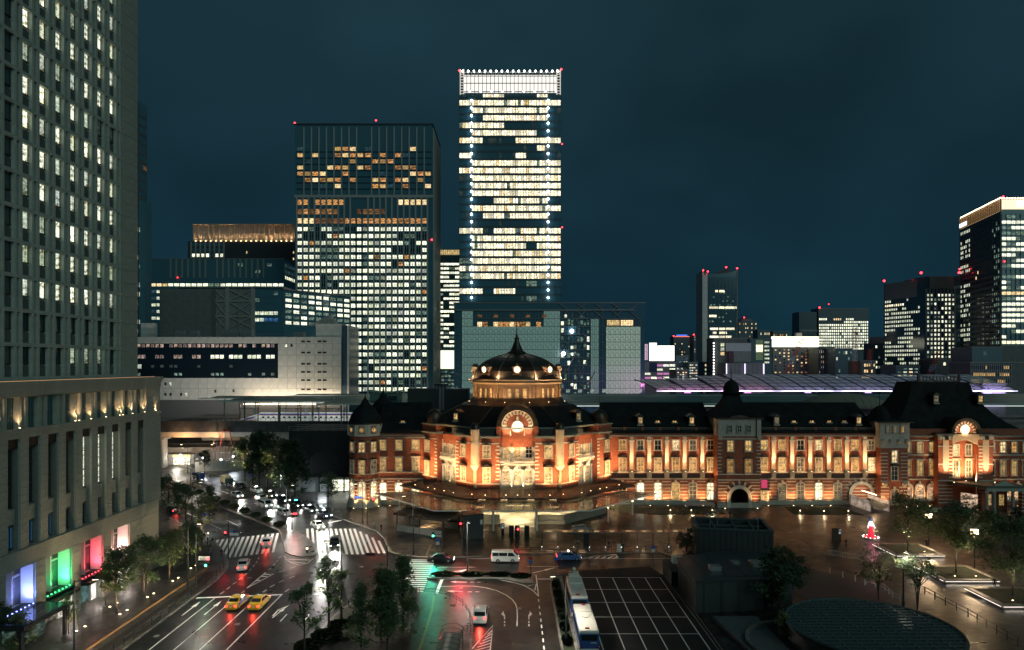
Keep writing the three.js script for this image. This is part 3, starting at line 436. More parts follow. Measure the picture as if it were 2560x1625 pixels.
for (let i = -2; i <= 2; i++) { const a = i * Math.PI / 4, p = frame(PX + Math.sin(a) * 11.0, PZ + Math.cos(a) * 11.0, a);
  for (let j = -1; j <= 1; j++) win(p, j * 1.9, 26.75, 0.85, 2.2, { sw: 0.16, dep: 0.2, bars: [1, [0.5]] }, WIN.cream, mDrum);
  for (const s of [-1, 1]) { p('drum_pilaster', bx(0.5, 3.3, 0.3), mDrum, s * 4.25, 28.1, 0.15); p('drum_pilaster', bx(0.3, 3.3, 0.2), mDrum, s * 3.2, 28.1, 0.1); }
  const o = frame(PX + Math.sin(a) * 10.0, PZ + Math.cos(a) * 10.0, a), ey = o('dome_oculus', mg([new THREE.CylinderGeometry(1.05, 1.05, 1.6, 20).rotateX(Math.PI / 2), Bx(2.4, 0.5, 1.5, 0, -1.15, 0), Bx(0.5, 0.6, 1.2, 0, 1.2, 0), Bx(0.5, 0.5, 1.2, -1.05, 0.5, 0), Bx(0.5, 0.5, 1.2, 1.05, 0.5, 0)]), mDrum, 0, 33.7, 0.9); part(ey, 'oculus_window', new THREE.CircleGeometry(0.78, 24), M('oculus_glass_window', [0.4, 0.4, 0.4], { e: [1, 0.84, 0.56], ei: 2.0 }), 0, 0, 0.83); part(ey, 'oculus_ring', new THREE.TorusGeometry(0.85, 0.12, 6, 20), mCream, 0, 0, 0.82);
  if (Math.abs(i) < 2) { for (const s of [-1, 1]) { const lx = PX + Math.sin(a) * 14 + Math.cos(a) * s * 3, lz = PZ + Math.cos(a) * 14 - Math.sin(a) * s * 3; fixture(lx, 25.6, lz, 'small uplight on the roof skirt under the station dome', 'uplights round the station drum'); spot([lx, 25.95, lz], [PX + Math.sin(a) * 11 + Math.cos(a) * s * 3, 30.2, PZ + Math.cos(a) * 11 - Math.sin(a) * s * 3], WARM, 44, 58, 0.9, 6); } }
  { const v = a + Math.PI / 8; if (i < 2 && i > -3) { const vx = PX + Math.sin(v) * 13.2, vz = PZ + Math.cos(v) * 13.2; fixture(vx, 31.0, vz, 'small uplight on the ring at the foot of a dome rib', 'uplights at the dome ribs'); spot([vx, 31.35, vz], [PX + Math.sin(v) * 11.4, 34.4, PZ + Math.cos(v) * 11.4], WARM2, 110, 66, 0.9, 4); } }
}
part(ST, 'ring_bracket', mg([-2, -1, 0, 1].map((i) => { const v = i * Math.PI / 4 + Math.PI / 8; return Bx(0.8, 0.15, 1.6, PX + Math.sin(v) * 12.9, 30.9, PZ + Math.cos(v) * 12.9, 0, v); })), mDrum);
for (const s of [-1, 1]) dormer(frame(PX + s * 14.7, PZ + 14.9, s * 0.4), 0, 21.4, 0);
{ const hip = (x0, y0, z0, x1, y1, z1) => bar([x0, y0, z0], [x1, y1, z1], 0.14, 6); for (let i = -2; i < 2; i++) { const v = i * Math.PI / 4 + Math.PI / 8; part(ST, 'roof_hip', hip(PX + Math.sin(v) * 24.6, 20.5, PZ + Math.cos(v) * 24.6, PX + Math.sin(v) * 15.4, 24.8, PZ + Math.cos(v) * 15.4), mCopper); } }
// floodlights on the canopy for the pavilion
const floodG = 'floodlights on the dark canopy roof';
for (const [put, us] of [[faceF, [-7.2, -2.6, 0, 2.6, 7.2]], [faceL, [HS - 2.2, HS - 5.5, HS - 9, HS - 11.5, HS - 16.5]], [faceR, [-HS + 2.2, -HS + 5.5, -HS + 9, -HS + 11.5, -HS + 16.5]]]) for (const [i, u] of us.entries()) {
  const bay = put === faceF ? i > 0 && i < 4 : i === 2 || i === 3;
  const o = put('x', bx(0.1, 0.1, 0.1), mDark, u, 5.75, 4.8), a = o.position.clone(); ST.remove(o); const t = put('x', bx(0.1, 0.1, 0.1), mDark, u, 13.2, -0.6), b = t.position.clone(); ST.remove(t);
  fixture(a.x, a.y, a.z, 'small floodlight on the dark canopy roof aimed at the pavilion', floodG); spot([a.x, a.y + 0.35, a.z], b.toArray(), bay ? WARM2 : WARM, bay ? 80 : 190, 46, 0.9, 8);
}
spot([PX, 12.9, PZ + AP + 0.5], [PX, 22, PZ + AP - 0.6], WARM, 60, 50, 0.9, 5); for (const s of [-1, 1]) spot([PX + s * 3, 18.4, PZ + AP + 1.2], [PX + s * 1.2, 23, PZ + AP - 0.6], WARM2, 22, 55, 0.9, 5);
// ground storey of the pavilion: steps, low wall, doors
for (let i = 0; i < 6; i++) part(ST, 'step', bx(7.6, 0.17, 0.45), mStone, PX, 0.2 + i * 0.17, -146.2 - i * 0.45);
part(ST, 'podium', mg([tf(poly([[-9, -149], [11.5, -149], [22, -160], [22, -168], [-19.5, -168], [-19.5, -160]], 1.15), 0, 0.05, 0)]), mStone);
for (const s of [-1, 1]) { part(ST, 'podium_wall', bx(6, 1.0, 0.3), mStone, PX + s * 7, 1.7, -148.9); part(ST, 'podium_wall', bx(14.5, 1.0, 0.3), mStone, PX + s * 15.2, 1.7, -154.2, s * -Math.PI / 4 * -1); }
for (const u of [-6.8, -3.4, 0, 3.4, 6.8]) { const d = faceF('entrance', mg([Bx(0.2, 3.6, 0.3, -1.3, 1.8, 0), Bx(0.2, 3.6, 0.3, 1.3, 1.8, 0), Bx(2.8, 0.3, 0.3, 0, 3.6, 0)]), mDark, u, 1.2, 0.2); part(d, 'door_window', bx(2.4, 3.4, 0.06), WIN.hall, 0, 1.75, 0); }
for (const u of [-6, 0, 6]) { faceL('entrance_window', bx(2.6, 2.6, 0.1), WIN.hall, u, 2.8, 0.1); faceR('entrance_window', bx(2.6, 2.6, 0.1), WIN.hall, u, 2.8, 0.1); }

// mid tower with the arch
{ const p = frame(55.3, -166.2); { const fw = new THREE.Shape([[-5.2, 0.05], [-2.15, 0.05], [-2.15, 2.6]].map((v) => new THREE.Vector2(...v))); fw.absarc(0, 2.6, 2.15, Math.PI, 0, true); for (const v of [[2.15, 0.05], [5.2, 0.05], [5.2, 17.5], [-5.2, 17.5]]) fw.lineTo(...v); p('tower_wall', new THREE.ExtrudeGeometry(fw, { depth: 6, bevelEnabled: false, curveSegments: 16 }), mBrick, 0, 0, -6.05); p('tower_wall', bx(10.4, 17.4, 6), M('passage_plaster', [0.3, 0.2, 0.19], { map: tWall }), 0, 8.75, -9.06); } p('tower_plinth', bx(10.7, 1.3, 0.4), mStone, 0, 0.65, 0.0);
  for (const y of [6.9, 8.25, 16.9]) p('string_course', bx(10.6, 0.26, 0.3), mWhite, 0, y, 0.05);
  p('tower_crown', bx(10.6, 4.2, 12.2), M('tower_stone', [0.42, 0.42, 0.4], { map: tWall }), 0, 19.6, -6.1);
  for (const s of [-1, 1]) { p('crown_pier', bx(1.0, 4.0, 0.5), mats.tower_stone, s * 4.7, 19.5, 0.2); p('crown_bracket', prof([[-0.5, 0.9], [0.5, 0.9], [0.25, 0], [-0.25, 0]], 0.6), mats.tower_stone, s * 4.7, 16.6, 0.3); }
  for (const u of [-2.3, 0, 2.3]) win(p, u, 18.6, 0.85, 1.5, { sw: 0.18, bars: [1, [0.5]] }, PL[5], mats.tower_stone, 0.02);
  p('tower_cornice', mg([Bx(11.6, 0.3, 13.2, 0, 21.85, -6.1), prof([[-2.6, 0], [2.6, 0], [1.6, 0.55], [0, 0.8], [-1.6, 0.55]], 0.6).translate(0, 21.9, 0.2)]), mCopper);
  p('tower_roof', tf(lathe([[8.2, 22], [6.4, 23.0], [4.6, 24.2], [3.3, 25.4], [2.7, 26.4], [2.4, 27.2], [2.3, 27.6]], 4).toNonIndexed().rotateY(Math.PI / 4), 0, 0, -6.1), mSlate).geometry.computeVertexNormals();
  p('tower_cupola', tf(lathe([[2.2, 27.5], [2.9, 27.7], [3.0, 28.0], [2.0, 28.2], [1.9, 29.3], [1.6, 30.1], [0.9, 30.8], [0.3, 31.1], [0.12, 31.6], [0.05, 34], [0, 34.1]], 12), 0, 0, -6.1), mSlate);
  for (const u of [-2.2, 2.2]) { win(p, u, 13.9, 1.4, 2.5, { bars: [1, [0.5]] }, WIN.cream, mWhite, -0.02); win(p, u, 8.6, 1.45, 3.3, { hood: 'dome', bars: [1, [0.34, 0.7]] }, WIN.orange, mWhite, -0.02); }
  for (const s of [-1, 1]) for (let j = 0; j < 9; j++) p('quoin', bx(j % 2 ? 0.8 : 1.05, 0.28, 0.1), mWhite, s * (5.2 - (j % 2 ? 0.4 : 0.52)), 8.9 + j * 0.86, 0.0);
  for (const s of [-1, 1]) for (let j = 0; j < 7; j++) p('stone_band', bx(2.1 - (j > 4 ? -0.6 : 0), 0.2, 0.12), mWhite, s * (4.15 - (j > 4 ? 0.3 : 0)), 1.6 + j * 0.78, -0.02);
  const ar = new THREE.Shape(); ar.absarc(0, 2.6, 3.0, 0, Math.PI, false); ar.lineTo(-3.0, 0.1); ar.lineTo(-2.15, 0.1); ar.lineTo(-2.15, 2.6); ar.absarc(0, 2.6, 2.15, Math.PI, 0, true); ar.lineTo(2.15, 0.1); ar.lineTo(3, 0.1);
  p('arch_surround', new THREE.ExtrudeGeometry(ar, { depth: 0.35, bevelEnabled: false, curveSegments: 20 }), mWhite, 0, 0, -0.05);
  for (let i = 1; i < 8; i++) { const a = Math.PI * i / 8; p('voussoir', tf(bx(1.1, 0.42, 0.2), Math.cos(a) * 3.5, 2.6 + Math.sin(a) * 3.5, 0.06, 0, 0, a), mWhite); }
  
  for (const s of [-1, 1]) { fixture(55.3 + s * 3.9, 0.15, -164.6, 'small uplight in the ground at the foot of the station wall', 'uplights along the station base'); spot([55.3 + s * 3.9, 0.5, -164.7], [55.3 + s * 3.7, 6, -166.2], WARM, 30, 40, 0.8, 5); }
}
{ // lit shop door beside the mid tower
  const f = wing('shop_door', mg([Bx(0.2, 3.6, 0.4, -0.9, 1.8, 0), Bx(0.2, 3.6, 0.4, 0.9, 1.8, 0), Bx(2.0, 0.25, 0.5, 0, 3.6, 0)]), mWhite, 62.7, 0.3, 0.2); part(f, 'door_window', bx(1.5, 3.3, 0.05), WIN.hall, 0, 1.7, 0); part(f, 'door_bar', bx(0.08, 3.3, 0.08), M('red_door', [0.4, 0.03, 0.03]), 0, 1.7, 0.05); wing('shop_awning', bx(2.4, 0.15, 1.2), mDark, 62.7, 4.0, 0.6); wing('banner', bx(1.4, 2.0, 0.06), M('pink_sign', [0.5, 0.05, 0.12], { e: [1, 0.08, 0.22], ei: 0.55 }), 62.7, 5.3, 0.3); }
// central building with the hipped roof and the entrance pavilion
{ const p = frame(110.7, -169); p('wall', bx(33, 17.2, 22), mBrick, 3, 8.6, -11); p('cornice', bx(33.2, 0.4, 1.2), mStoneD, 3, 17.3, 0.5); p('parapet', bx(33, 1.6, 0.6), mBrick, 3, 18.3, 0.1); for (const y of [6.6, 12.6, 16.2]) p('string_course', bx(33.1, 0.26, 0.3), mWhite, 3, y, 0.02);
  const roofP = [[15.5, 19], [13.4, 20.4], [11.2, 22.4], [9.2, 25], [7.8, 27.6], [7.0, 30.4]], gs = []; const pos = []; const mk = (r, y) => { const hw = r - 0.6, hd = r * 0.72 - 1.5; return [[-hw - 1, y, hd], [hw + 1, y, hd], [hw + 1, y, -hd], [-hw - 1, y, -hd]]; };
  for (let i = 0; i < roofP.length - 1; i++) { const A = mk(...roofP[i]), B = mk(...roofP[i + 1]); for (let j = 0; j < 4; j++) { const a = A[j], b = A[(j + 1) % 4], c = B[(j + 1) % 4], d = B[j]; pos.push(...a, ...b, ...c, ...a, ...c, ...d); } } const T = mk(...roofP[5]); pos.push(...T[0], ...T[1], ...T[2], ...T[0], ...T[2], ...T[3]);
  const rg = new THREE.BufferGeometry(); rg.setAttribute('position', new THREE.Float32BufferAttribute(pos, 3)); rg.setAttribute('uv', new THREE.Float32BufferAttribute(pos.flatMap((v, i) => (i % 3 === 0 ? [v, pos[i + 1]] : [])), 2)); rg.computeVertexNormals(); p('hipped_roof', rg, mSlate, 0, 0, -11);
  p('roof_platform', bx(11, 0.3, 6), mCopper, 0, 30.5, -11); p('roof_crest', mg([Bx(10.6, 0.14, 0.16, 0, 31.9, 0), Bx(10.6, 0.1, 0.16, 0, 30.75, 0), ...Array.from({ length: 12 }, (_, i) => Bx(0.32, 1.1, 0.14, -4.9 + i * 0.89, 31.3, 0))]), mDrum, 0, 0, -8.2); for (const s of [-1, 1]) p('finial', lathe([[0.4, 30.6], [0.3, 32.1], [0.4, 32.3], [0.12, 32.6], [0.04, 34.4], [0, 34.4]], 8), mDrum, s * 5.3, 0, -8.2);
  for (const u of [-2.8, 8.5]) dormer(p, u, 25.2, -5.0, u < 0 ? PL[6] : WIN.cream);
  for (const u of [-12.8, -9.8, -6.8, 7.9, 10.7, 13.5, 16.3]) { win(p, u, 13.3, 1.25, 2.5, { arch: 0.3, bars: [1, [0.34, 0.67]] }, u < 0 ? WIN.cream : pick(PL)); win(p, u, 7.6, 1.25, 3.6, { hood: 'flat', bars: [1, [0.34, 0.67]] }, u < 0 ? pick([WIN.cream, WIN.orange]) : pick(PL)); }
  for (const u of [-12.8, -9.9, -6.9, 8.2, 11.3, 14.4]) { win(p, u, 1.5, 1.75, 3.8, { arch: 1, sw: 0.4, hood: 'key', bars: [0, []] }, M('loggia_window', [0.3, 0.2, 0.15], { e: [1, 0.72, 0.5], ei: 1.25, emissiveMap: tRoom2 })); p('loggia_rail', balus(1.7, 0.9), mWhite, u, 1.5, 0.35); }
  // entrance block
  const e = frame(110.9, -166.9); for (const s of [-1, 1]) { e('entrance_pier', bx(3.5, 17.6, 3), mBrick, s * 4.95, 8.8, -1.5); e('pier_panel', mg([Bx(1.5, 6.6, 0.12, 0, 0, 0), prof([[-0.75, -3.3], [0.75, -3.3], [0.4, -4.3], [-0.4, -4.3]], 0.12)]), mCream, s * 4.9, 13.2, 0.05); e('pier_capital', mg([Bx(3.9, 0.35, 3.4, 0, 0.9, -1.5), Bx(3.7, 0.9, 0.3, 0, 0.2, 0.1), ...[-1.5, -0.75, 0, 0.75, 1.5].map((x) => Bx(0.3, 0.7, 0.5, x, 0.1, 0.25))]), mWhite, s * 4.95, 16.9, 0); e('medallion', new THREE.CylinderGeometry(0.5, 0.5, 0.2, 8).rotateX(Math.PI / 2), mCopper, s * 4.9, 17.1, 0.4); e('entablature', bx(4.5, 0.25, 4), mCopper, s * 4.95, 18.05, -1.4);
    for (const y of [6.6, 10.6, 15.0]) e('string_course', bx(3.6, 0.24, 0.2), mWhite, s * 4.95, y, 0.02); for (let j = 0; j < 6; j++) e('stone_band', bx(3.6, 0.2, 0.1), mWhite, s * 4.95, 1.2 + j * 0.85, 0.02); for (let j = 0; j < 9; j++) e('quoin', bx(0.9, 0.3, 0.12), mWhite, s * 3.65, 7.4 + j * 0.85, 0.0); }
  e('niche_wall', bx(6.6, 17, 0.5), mBrick, 0, 8.5, -1.8); const lin = new THREE.Shape(); lin.moveTo(-3.3, 15.2); lin.quadraticCurveTo(0, 17.6, 3.3, 15.2); lin.lineTo(3.3, 17.9); lin.lineTo(-3.3, 17.9); e('arch_lintel', new THREE.ExtrudeGeometry(lin, { depth: 1.2, bevelEnabled: false }), mCream, 0, 0, -1.4);
  win(e, -1.5, 12.6, 1.3, 2.6, { bars: [1, [0.5]] }, WIN.warm, mWhite, -1.5); win(e, -1.5, 7.2, 1.3, 4.2, { arch: 0.4, hood: 'flat', bars: [1, [0.3, 0.6]] }, PL[6], mWhite, -1.5); win(e, 1.6, 12.6, 1.3, 2.6, { bars: [1, [0.5]] }, PL[6], mWhite, -1.5); win(e, 1.6, 7.2, 1.3, 4.2, { arch: 0.4, hood: 'flat', bars: [1, [0.3, 0.6]] }, PL[6], mWhite, -1.5);
  const gb = new THREE.Shape(); gb.absarc(0, 17.9, 2.9, 0, Math.PI, false); e('gable_wall', new THREE.ExtrudeGeometry(gb, { depth: 0.8, bevelEnabled: false, curveSegments: 20 }), mBrick, 0, 0.3, -1.2); const gr2 = new THREE.Shape(); gr2.absarc(0, 18.2, 3.7, 0, Math.PI, false); gr2.absarc(0, 18.2, 3.0, Math.PI, 0, true); e('gable_roof', new THREE.ExtrudeGeometry(gr2, { depth: 7, bevelEnabled: false, curveSegments: 20 }), mCopper, 0, 0, -6.6); for (let i = 0; i < 11; i++) { const a = Math.PI * i / 10; e('voussoir', tf(bx(0.7, 0.35, 0.12), Math.cos(a) * 2.4, 18.3 + Math.sin(a) * 2.4, -0.3, 0, 0, a), mWhite); }
  const ck = e('clock', new THREE.TorusGeometry(1.15, 0.15, 8, 30), mWhite, 0, 19.1, -0.3); part(ck, 'clock_window', new THREE.CircleGeometry(1.1, 28), M('clock_glass_window', [0.5, 0.5, 0.5]), 0, 0, 0.04);
  for (const s of [-1, 1]) { fixture(110.9 + s * 4.9, 6.6, -163.7, 'small uplight on the porch roof of the central entrance', 'uplights on the porch roof'); spot([110.9 + s * 4.9, 7.0, -163.6], [110.9 + s * 4.9, 13.5, -166.8], WARM2, 85, 46, 1, 5); fixture(110.9 + s * 1.2, 6.7, -165.0, 'small uplight on the porch roof of the central entrance', 'uplights on the porch roof'); spot([110.9 + s * 1.2, 7.1, -165.0], [110.9 + s * 0.6, 14, -169.2], WARM, 95, 62, 1, 5); }
  spot([110.9, 17.6, -164.6], [110.9, 20.5, -167.6], WARM2, 24, 55, 0.9, 4);
  // porch: an angled carriage porch with pediment
  const po = frame(112.6, -160.6); e('porch_roof', poly([[-4.2, 0.2], [-4.2, 1.2], [0.2, 7], [9.5, 7], [9.5, 0.2]], 0.5), M('porch_green', [0.05, 0.07, 0.06], { roughness: 0.5 }), 0, 6.0, 0); e('porch_frieze', bx(9.2, 0.8, 0.4), mStone, 5.0, 5.6, 6.6); e('porch_pediment', prof([[-2.4, 0], [2.4, 0], [0, 1.3]], 0.6), mStone, 4.6, 6.5, 6.6); for (const u of [0.6, 2.3, 6.7, 8.9]) e('porch_column', lathe([[0.5, 0], [0.5, 0.6], [0.36, 0.8], [0.3, 4.7], [0.46, 5.0], [0.46, 5.2], [0, 5.2]], 10), mStone, u, 0.1, 6.6);
  e('porch_pier', bx(1.9, 5.2, 1.2), mBrick, 9.4, 2.6, 6.5); for (let j = 0; j < 6; j++) e('stone_band', bx(2.0, 0.22, 1.3), mWhite, 9.4, 0.7 + j * 0.85, 6.5); e('porch_back', bx(6, 4.6, 0.2), mBrick, 4.6, 2.4, 3.4); e('porch_window', bx(1.1, 2.6, 0.1), WIN.hall, 3.2, 2.6, 3.55); e('porch_window', bx(1.1, 2.6, 0.1), WIN.hall, 6.2, 2.6, 3.55);
  const gate = e('iron_gate', mg([...Array.from({ length: 11 }, (_, i) => Bx(0.06, 3.4, 0.06, -1.6 + i * 0.32, 1.7, 0)), Bx(3.4, 0.08, 0.08, 0, 1.2, 0), Bx(3.4, 0.08, 0.08, 0, 0.2, 0), ...Array.from({ length: 9 }, (_, i) => Bx(1.1, 0.05, 0.05, Math.cos(Math.PI * i / 8) * 0.6, 2.5 + Math.sin(Math.PI * i / 8) * 0.6, 0.02, 0, 0, Math.PI * i / 8))]), mDark, -2.1, 0.3, 4.0); gate.rotation.y = -0.95; part(gate, 'gate_window', bx(3.6, 3.7, 0.05), M('loggia_window', [0, 0, 0]), 0, 2, -0.6);
}
{ // octagonal stair tower between the wing and the central building
  const p = frame(93.7, -167.4); p('tower_wall', bx(6.6, 14.6, 8), mBrick, 0, 7.3, -4); p('tower_crown', bx(7.2, 4.6, 8.6), mats.tower_stone, 0, 18.4, -4); p('crown_base', bx(6.9, 1.6, 8.3), mats.tower_stone, 0, 15.3, -4); for (const u of [-2.9, -1, 1, 2.9]) p('crown_bracket', lathe([[0.1, 0], [0.45, 0.4], [0.5, 1.1], [0, 1.1]], 8), mats.tower_stone, u, 15.6, 0.3); for (const u of [-1.8, 0, 1.8]) win(p, u, 18.4, 0.75, 1.5, { sw: 0.16 }, u > 0 ? WIN.orange : PL[6], mats.tower_stone, 0.31); p('tower_cornice', bx(8.6, 0.25, 10), mCopper, 0, 20.85, -4); p('tower_dome', lathe([[3.4, 20.9], [2.4, 21.5], [2.2, 22.6], [1.7, 23.7], [0.8, 24.4], [0.1, 24.7], [0.04, 28], [0, 28]], 16), mSlate, -1.4, 0, -4);
  win(p, 0, 11.0, 1.3, 2.8, { bars: [1, [0.5]] }, WIN.warm); win(p, 0, 6.7, 1.4, 3.2, { hood: 'ped', bars: [1, [0.34, 0.7]] }, PL[5]); win(p, 0, 0.8, 1.6, 3.6, { arch: 0.6, hood: 'key' }, PL[6], mCream); for (const s of [-1, 1]) { for (let j = 0; j < 9; j++) p('quoin', bx(1.7, 0.22, 0.1), mWhite, s * 2.45, 6.4 + j * 0.85, 0.05); for (let j = 0; j < 6; j++) p('stone_band', bx(2.0, 0.22, 0.1), mWhite, s * 2.3, 0.9 + j * 0.8, 0.05); p('corbel', lathe([[0.15, 0], [0.6, 0.5], [0.65, 1.3], [0, 1.3]], 10), mCream, s * 2.4, 5.0, 0.2); }
  for (const s of [-1, 1]) { fixture(93.7 + s * 2.3, 0.15, -166, 'small uplight in the ground at the foot of the station wall', 'uplights along the station base'); spot([93.7 + s * 2.3, 0.5, -165.9], [93.7 + s * 2.2, 5, -167.3], WARM, 30, 42, 0.8, 5); } }
for (const x of [99.3, 102.4, 120.5, 124]) { fixture(x, 0.15, -167.3, 'small uplight in the ground at the foot of the station wall', 'uplights along the station base'); spot([x, 0.5, -167.2], [x, 8, -168.9], WARM, 24, 40, 0.8, 5); }
// arch and vaulted covered way at the end of the south wing
{ const a = frame(86.9, -170); const ar = new THREE.Shape(); ar.absarc(0, 2.8, 3.2, 0, Math.PI, false); ar.lineTo(-3.2, 0.1); ar.lineTo(-2.4, 0.1); ar.lineTo(-2.4, 2.8); ar.absarc(0, 2.8, 2.4, Math.PI, 0, true); ar.lineTo(2.4, 0.1); ar.lineTo(3.2, 0.1); a('arch_surround', new THREE.ExtrudeGeometry(ar, { depth: 0.4, bevelEnabled: false, curveSegments: 20 }), mWhite, 0, 0, 0.02); for (let i = 1; i < 8; i++) { const t = Math.PI * i / 8; a('voussoir', tf(bx(1.2, 0.45, 0.2), Math.cos(t) * 3.8, 2.8 + Math.sin(t) * 3.8, 0.06, 0, 0, t), mWhite); }
  const cw = thing('covered_way', 'white glass covered way with a vaulted dark roof at the station arch', 'covered way', 86.6, 0.14, -165.6, 0.06); part(cw, 'roof', new THREE.CylinderGeometry(2.3, 2.3, 9, 20, 1, true, -Math.PI / 2 + 0.15, Math.PI - 0.3).rotateX(Math.PI / 2).scale(1, 0.75, 1), M('vault_roof', [0.05, 0.055, 0.06], { side: THREE.DoubleSide, roughness: 0.4 }), 0, 2.3, 0); part(cw, 'arch_rib', new THREE.TorusGeometry(2.25, 0.1, 6, 20, Math.PI).scale(1, 0.75, 1), mSteel, 0, 2.3, 4.5); for (const s of [-1, 1]) { part(cw, 'glass_window', bx(0.06, 2.5, 8.4), M('covered_way_window', [0.3, 0.25, 0.2], { e: [1, 0.8, 0.62], ei: 0.5, emissiveMap: tRoom }), s * 2.2, 1.3, 0); for (const z of [-4.2, -1.4, 1.4, 4.4]) part(cw, 'post', bx(0.12, 2.7, 0.12), mSteel, s * 2.26, 1.35, z); } for (const z of [-2.5, 2.5]) point([86.6, 3.4, -165.6 + z], WARM2, 4, 8); part(cw, 'lamp', bx(0.2, 0.08, 6), gWarm, 0, 3.75, 0); }

SK = 1.6;
// ---------- canopies in front of the north pavilion ----------
{ const C = thing('standing_seam_canopy', 'dark standing-seam metal canopy wrapped round the dome pavilion', 'canopy', PX, 0, PZ);
  const mSeam = M('seam_metal', [0.075, 0.06, 0.05], { roughness: 0.42, metalness: 0.3 });
  for (const a of [-Math.PI / 4, 0, Math.PI / 4]) { const h0 = AP * 0.4142, r1 = AP + 5.6, h1 = r1 * 0.4142 + (a ? 0 : 0), gs = [];
    const pos = [[-h0, 6.5, AP + 0.2], [h0, 6.5, AP + 0.2], [h1, 5.35, r1], [-h1, 5.35, r1], [-h1, 5.1, r1], [h1, 5.1, r1], [h0, 6.2, AP + 0.2], [-h0, 6.2, AP + 0.2]], ix = [0, 3, 2, 0, 2, 1, 3, 4, 5, 3, 5, 2, 7, 6, 5, 7, 5, 4];
    const g = new THREE.BufferGeometry(); g.setAttribute('position', new THREE.Float32BufferAttribute(ix.flatMap((i) => pos[i]), 3)); g.setAttribute('uv', new THREE.Float32BufferAttribute(ix.flatMap((i) => [pos[i][0], pos[i][2]]), 2)); g.computeVertexNormals();
    const f = part(C, 'roof', g, mSeam, 0, 0, 0, a); const n = 30; for (let i = 0; i <= n; i++) { const t = -1 + 2 * i / n; const x = t * h1, z0 = AP + 0.2 + Math.max(0, (Math.abs(x) - h0) / 0.4142), y0 = 6.52 - (z0 - AP - 0.2) / 5.4 * 1.15; if (z0 < r1 - 0.1) gs.push(bar([x, y0 + 0.03, z0], [x, 5.38, r1], 0.05, 4)); } part(f, 'seam', mg(gs), mSeam); part(f, 'gutter', bx(2 * h1, 0.22, 0.24), mDark, 0, 5.2, r1 + 0.1); }
  // lamps under the canopy
  for (const [a, us] of [[0, [-8, -3, 3, 8]], [-Math.PI / 4, [-7, 0, 7]], [Math.PI / 4, [-7, 0, 7]]]) for (const u of us) { const x = PX + u * Math.cos(a) + (AP + 3) * Math.sin(a), z = PZ - u * Math.sin(a) + (AP + 3) * Math.cos(a); part(C, 'lamp', bx(1.6, 0.08, 0.6), gWarm, x - PX, 5.0, z - PZ, a); spot([x, 4.9, z], [x, 0, z], WARM2, 130, 72, 0.6, 14); }
}
{ const G = thing('glass_canopy', 'wide flat glass canopy on white posts before the station entrance', 'canopy');
  const mGl = M('canopy_glass', [0.55, 0.55, 0.5], { phys: true, transmission: 0.85, roughness: 0.12, thickness: 0, ior: 1.5, side: THREE.DoubleSide }), h = 4.75, zf = -141.2, xl = -16.2, xr = 16.2, tl = [-32, -160], tr = [34, -160.4], il = [-9.5, -152.6], ir = [12, -152.6];
  const panel = (pts) => part(G, 'glass_panel', poly(pts, 0.05), mGl, 0, h, 0); const lerp = (a, b, t) => [a[0] + (b[0] - a[0]) * t, a[1] + (b[1] - a[1]) * t];
  const strip2 = (A, B, C2, D, n) => { for (let i = 0; i < n; i++) { const a = lerp(A, B, i / n), b = lerp(A, B, (i + 1) / n), c = lerp(D, C2, (i + 1) / n), d = lerp(D, C2, i / n); const sh = (p) => { const m = [(a[0] + b[0] + c[0] + d[0]) / 4, (a[1] + b[1] + c[1] + d[1]) / 4]; return lerp(p, m, 0.012); }; panel([a, b, c, d].map(sh)); const e = [d[0] - a[0], d[1] - a[1]], L = Math.hypot(...e); part(G, 'rafter', bx(0.1, 0.16, L), mMetal, (a[0] + d[0]) / 2, h - 0.06, (a[1] + d[1]) / 2, Math.atan2(e[0], e[1])); } };
  strip2([xl, zf], [xr, zf], ir, il, 14); strip2([xl - 0.02, zf - 0.02], tl, [-24, -163.5], il, 9); strip2([xr + 0.02, zf - 0.02], tr, [26.5, -163.5], ir, 9);
  const edge = (a, b) => { const dx = b[0] - a[0], dz = b[1] - a[1], L = Math.hypot(dx, dz); part(G, 'edge_beam', bx(L, 0.24, 0.14), mSteel, (a[0] + b[0]) / 2, h - 0.02, (a[1] + b[1]) / 2, -Math.atan2(dz, dx)); }; edge([xl, zf + 0.1], [xr, zf + 0.1]); edge(tl, [xl, zf + 0.1]); edge([xr, zf + 0.1], tr);
  for (const [x, z] of [[X(1233, 143), -143], [X(1341, 143), -143]]) part(G, 'post', mg([bar([x, 0.1, z], [x, h - 0.1, z], 0.2, 12)]), mSteel);
  for (const [px, py] of [[1581, 1289], [1520, 1307], [999, 1283], [1049, 1297], [1453, 1300]]) { const [x, z] = gr(px, py); part(G, 'post', mg([bar([x, 0.1, z], [x, 3.2, z], 0.2, 10), bar([x, 3.1, z], [x - 0.9, h - 0.1, z], 0.13, 8), bar([x, 3.1, z], [x + 0.9, h - 0.1, z], 0.13, 8)]), mSteel); part(G, 'post_lamp', bx(0.3, 0.12, 0.3), gWarm, x, 3.35, z); spot([x, 3.5, z], [x, 5, z], WARM2, 9, 60, 0.8, 3); }
  for (const x of [-7, 9]) { part(G, 'lamp', bx(2, 0.08, 0.3), gWarm, x, h - 0.25, -146); spot([x, h - 0.35, -146], [x, 0, -146], WARM2, 60, 70, 0.7, 10); }
  part(G, 'lamp', bx(5, 0.08, 0.3), gWarm, PX, h - 0.25, -147.5); spot([PX, h - 0.35, -147.5], [PX, 0, -147.8], WARM2, 420, 60, 0.7, 14);
}

SK = 3.4;
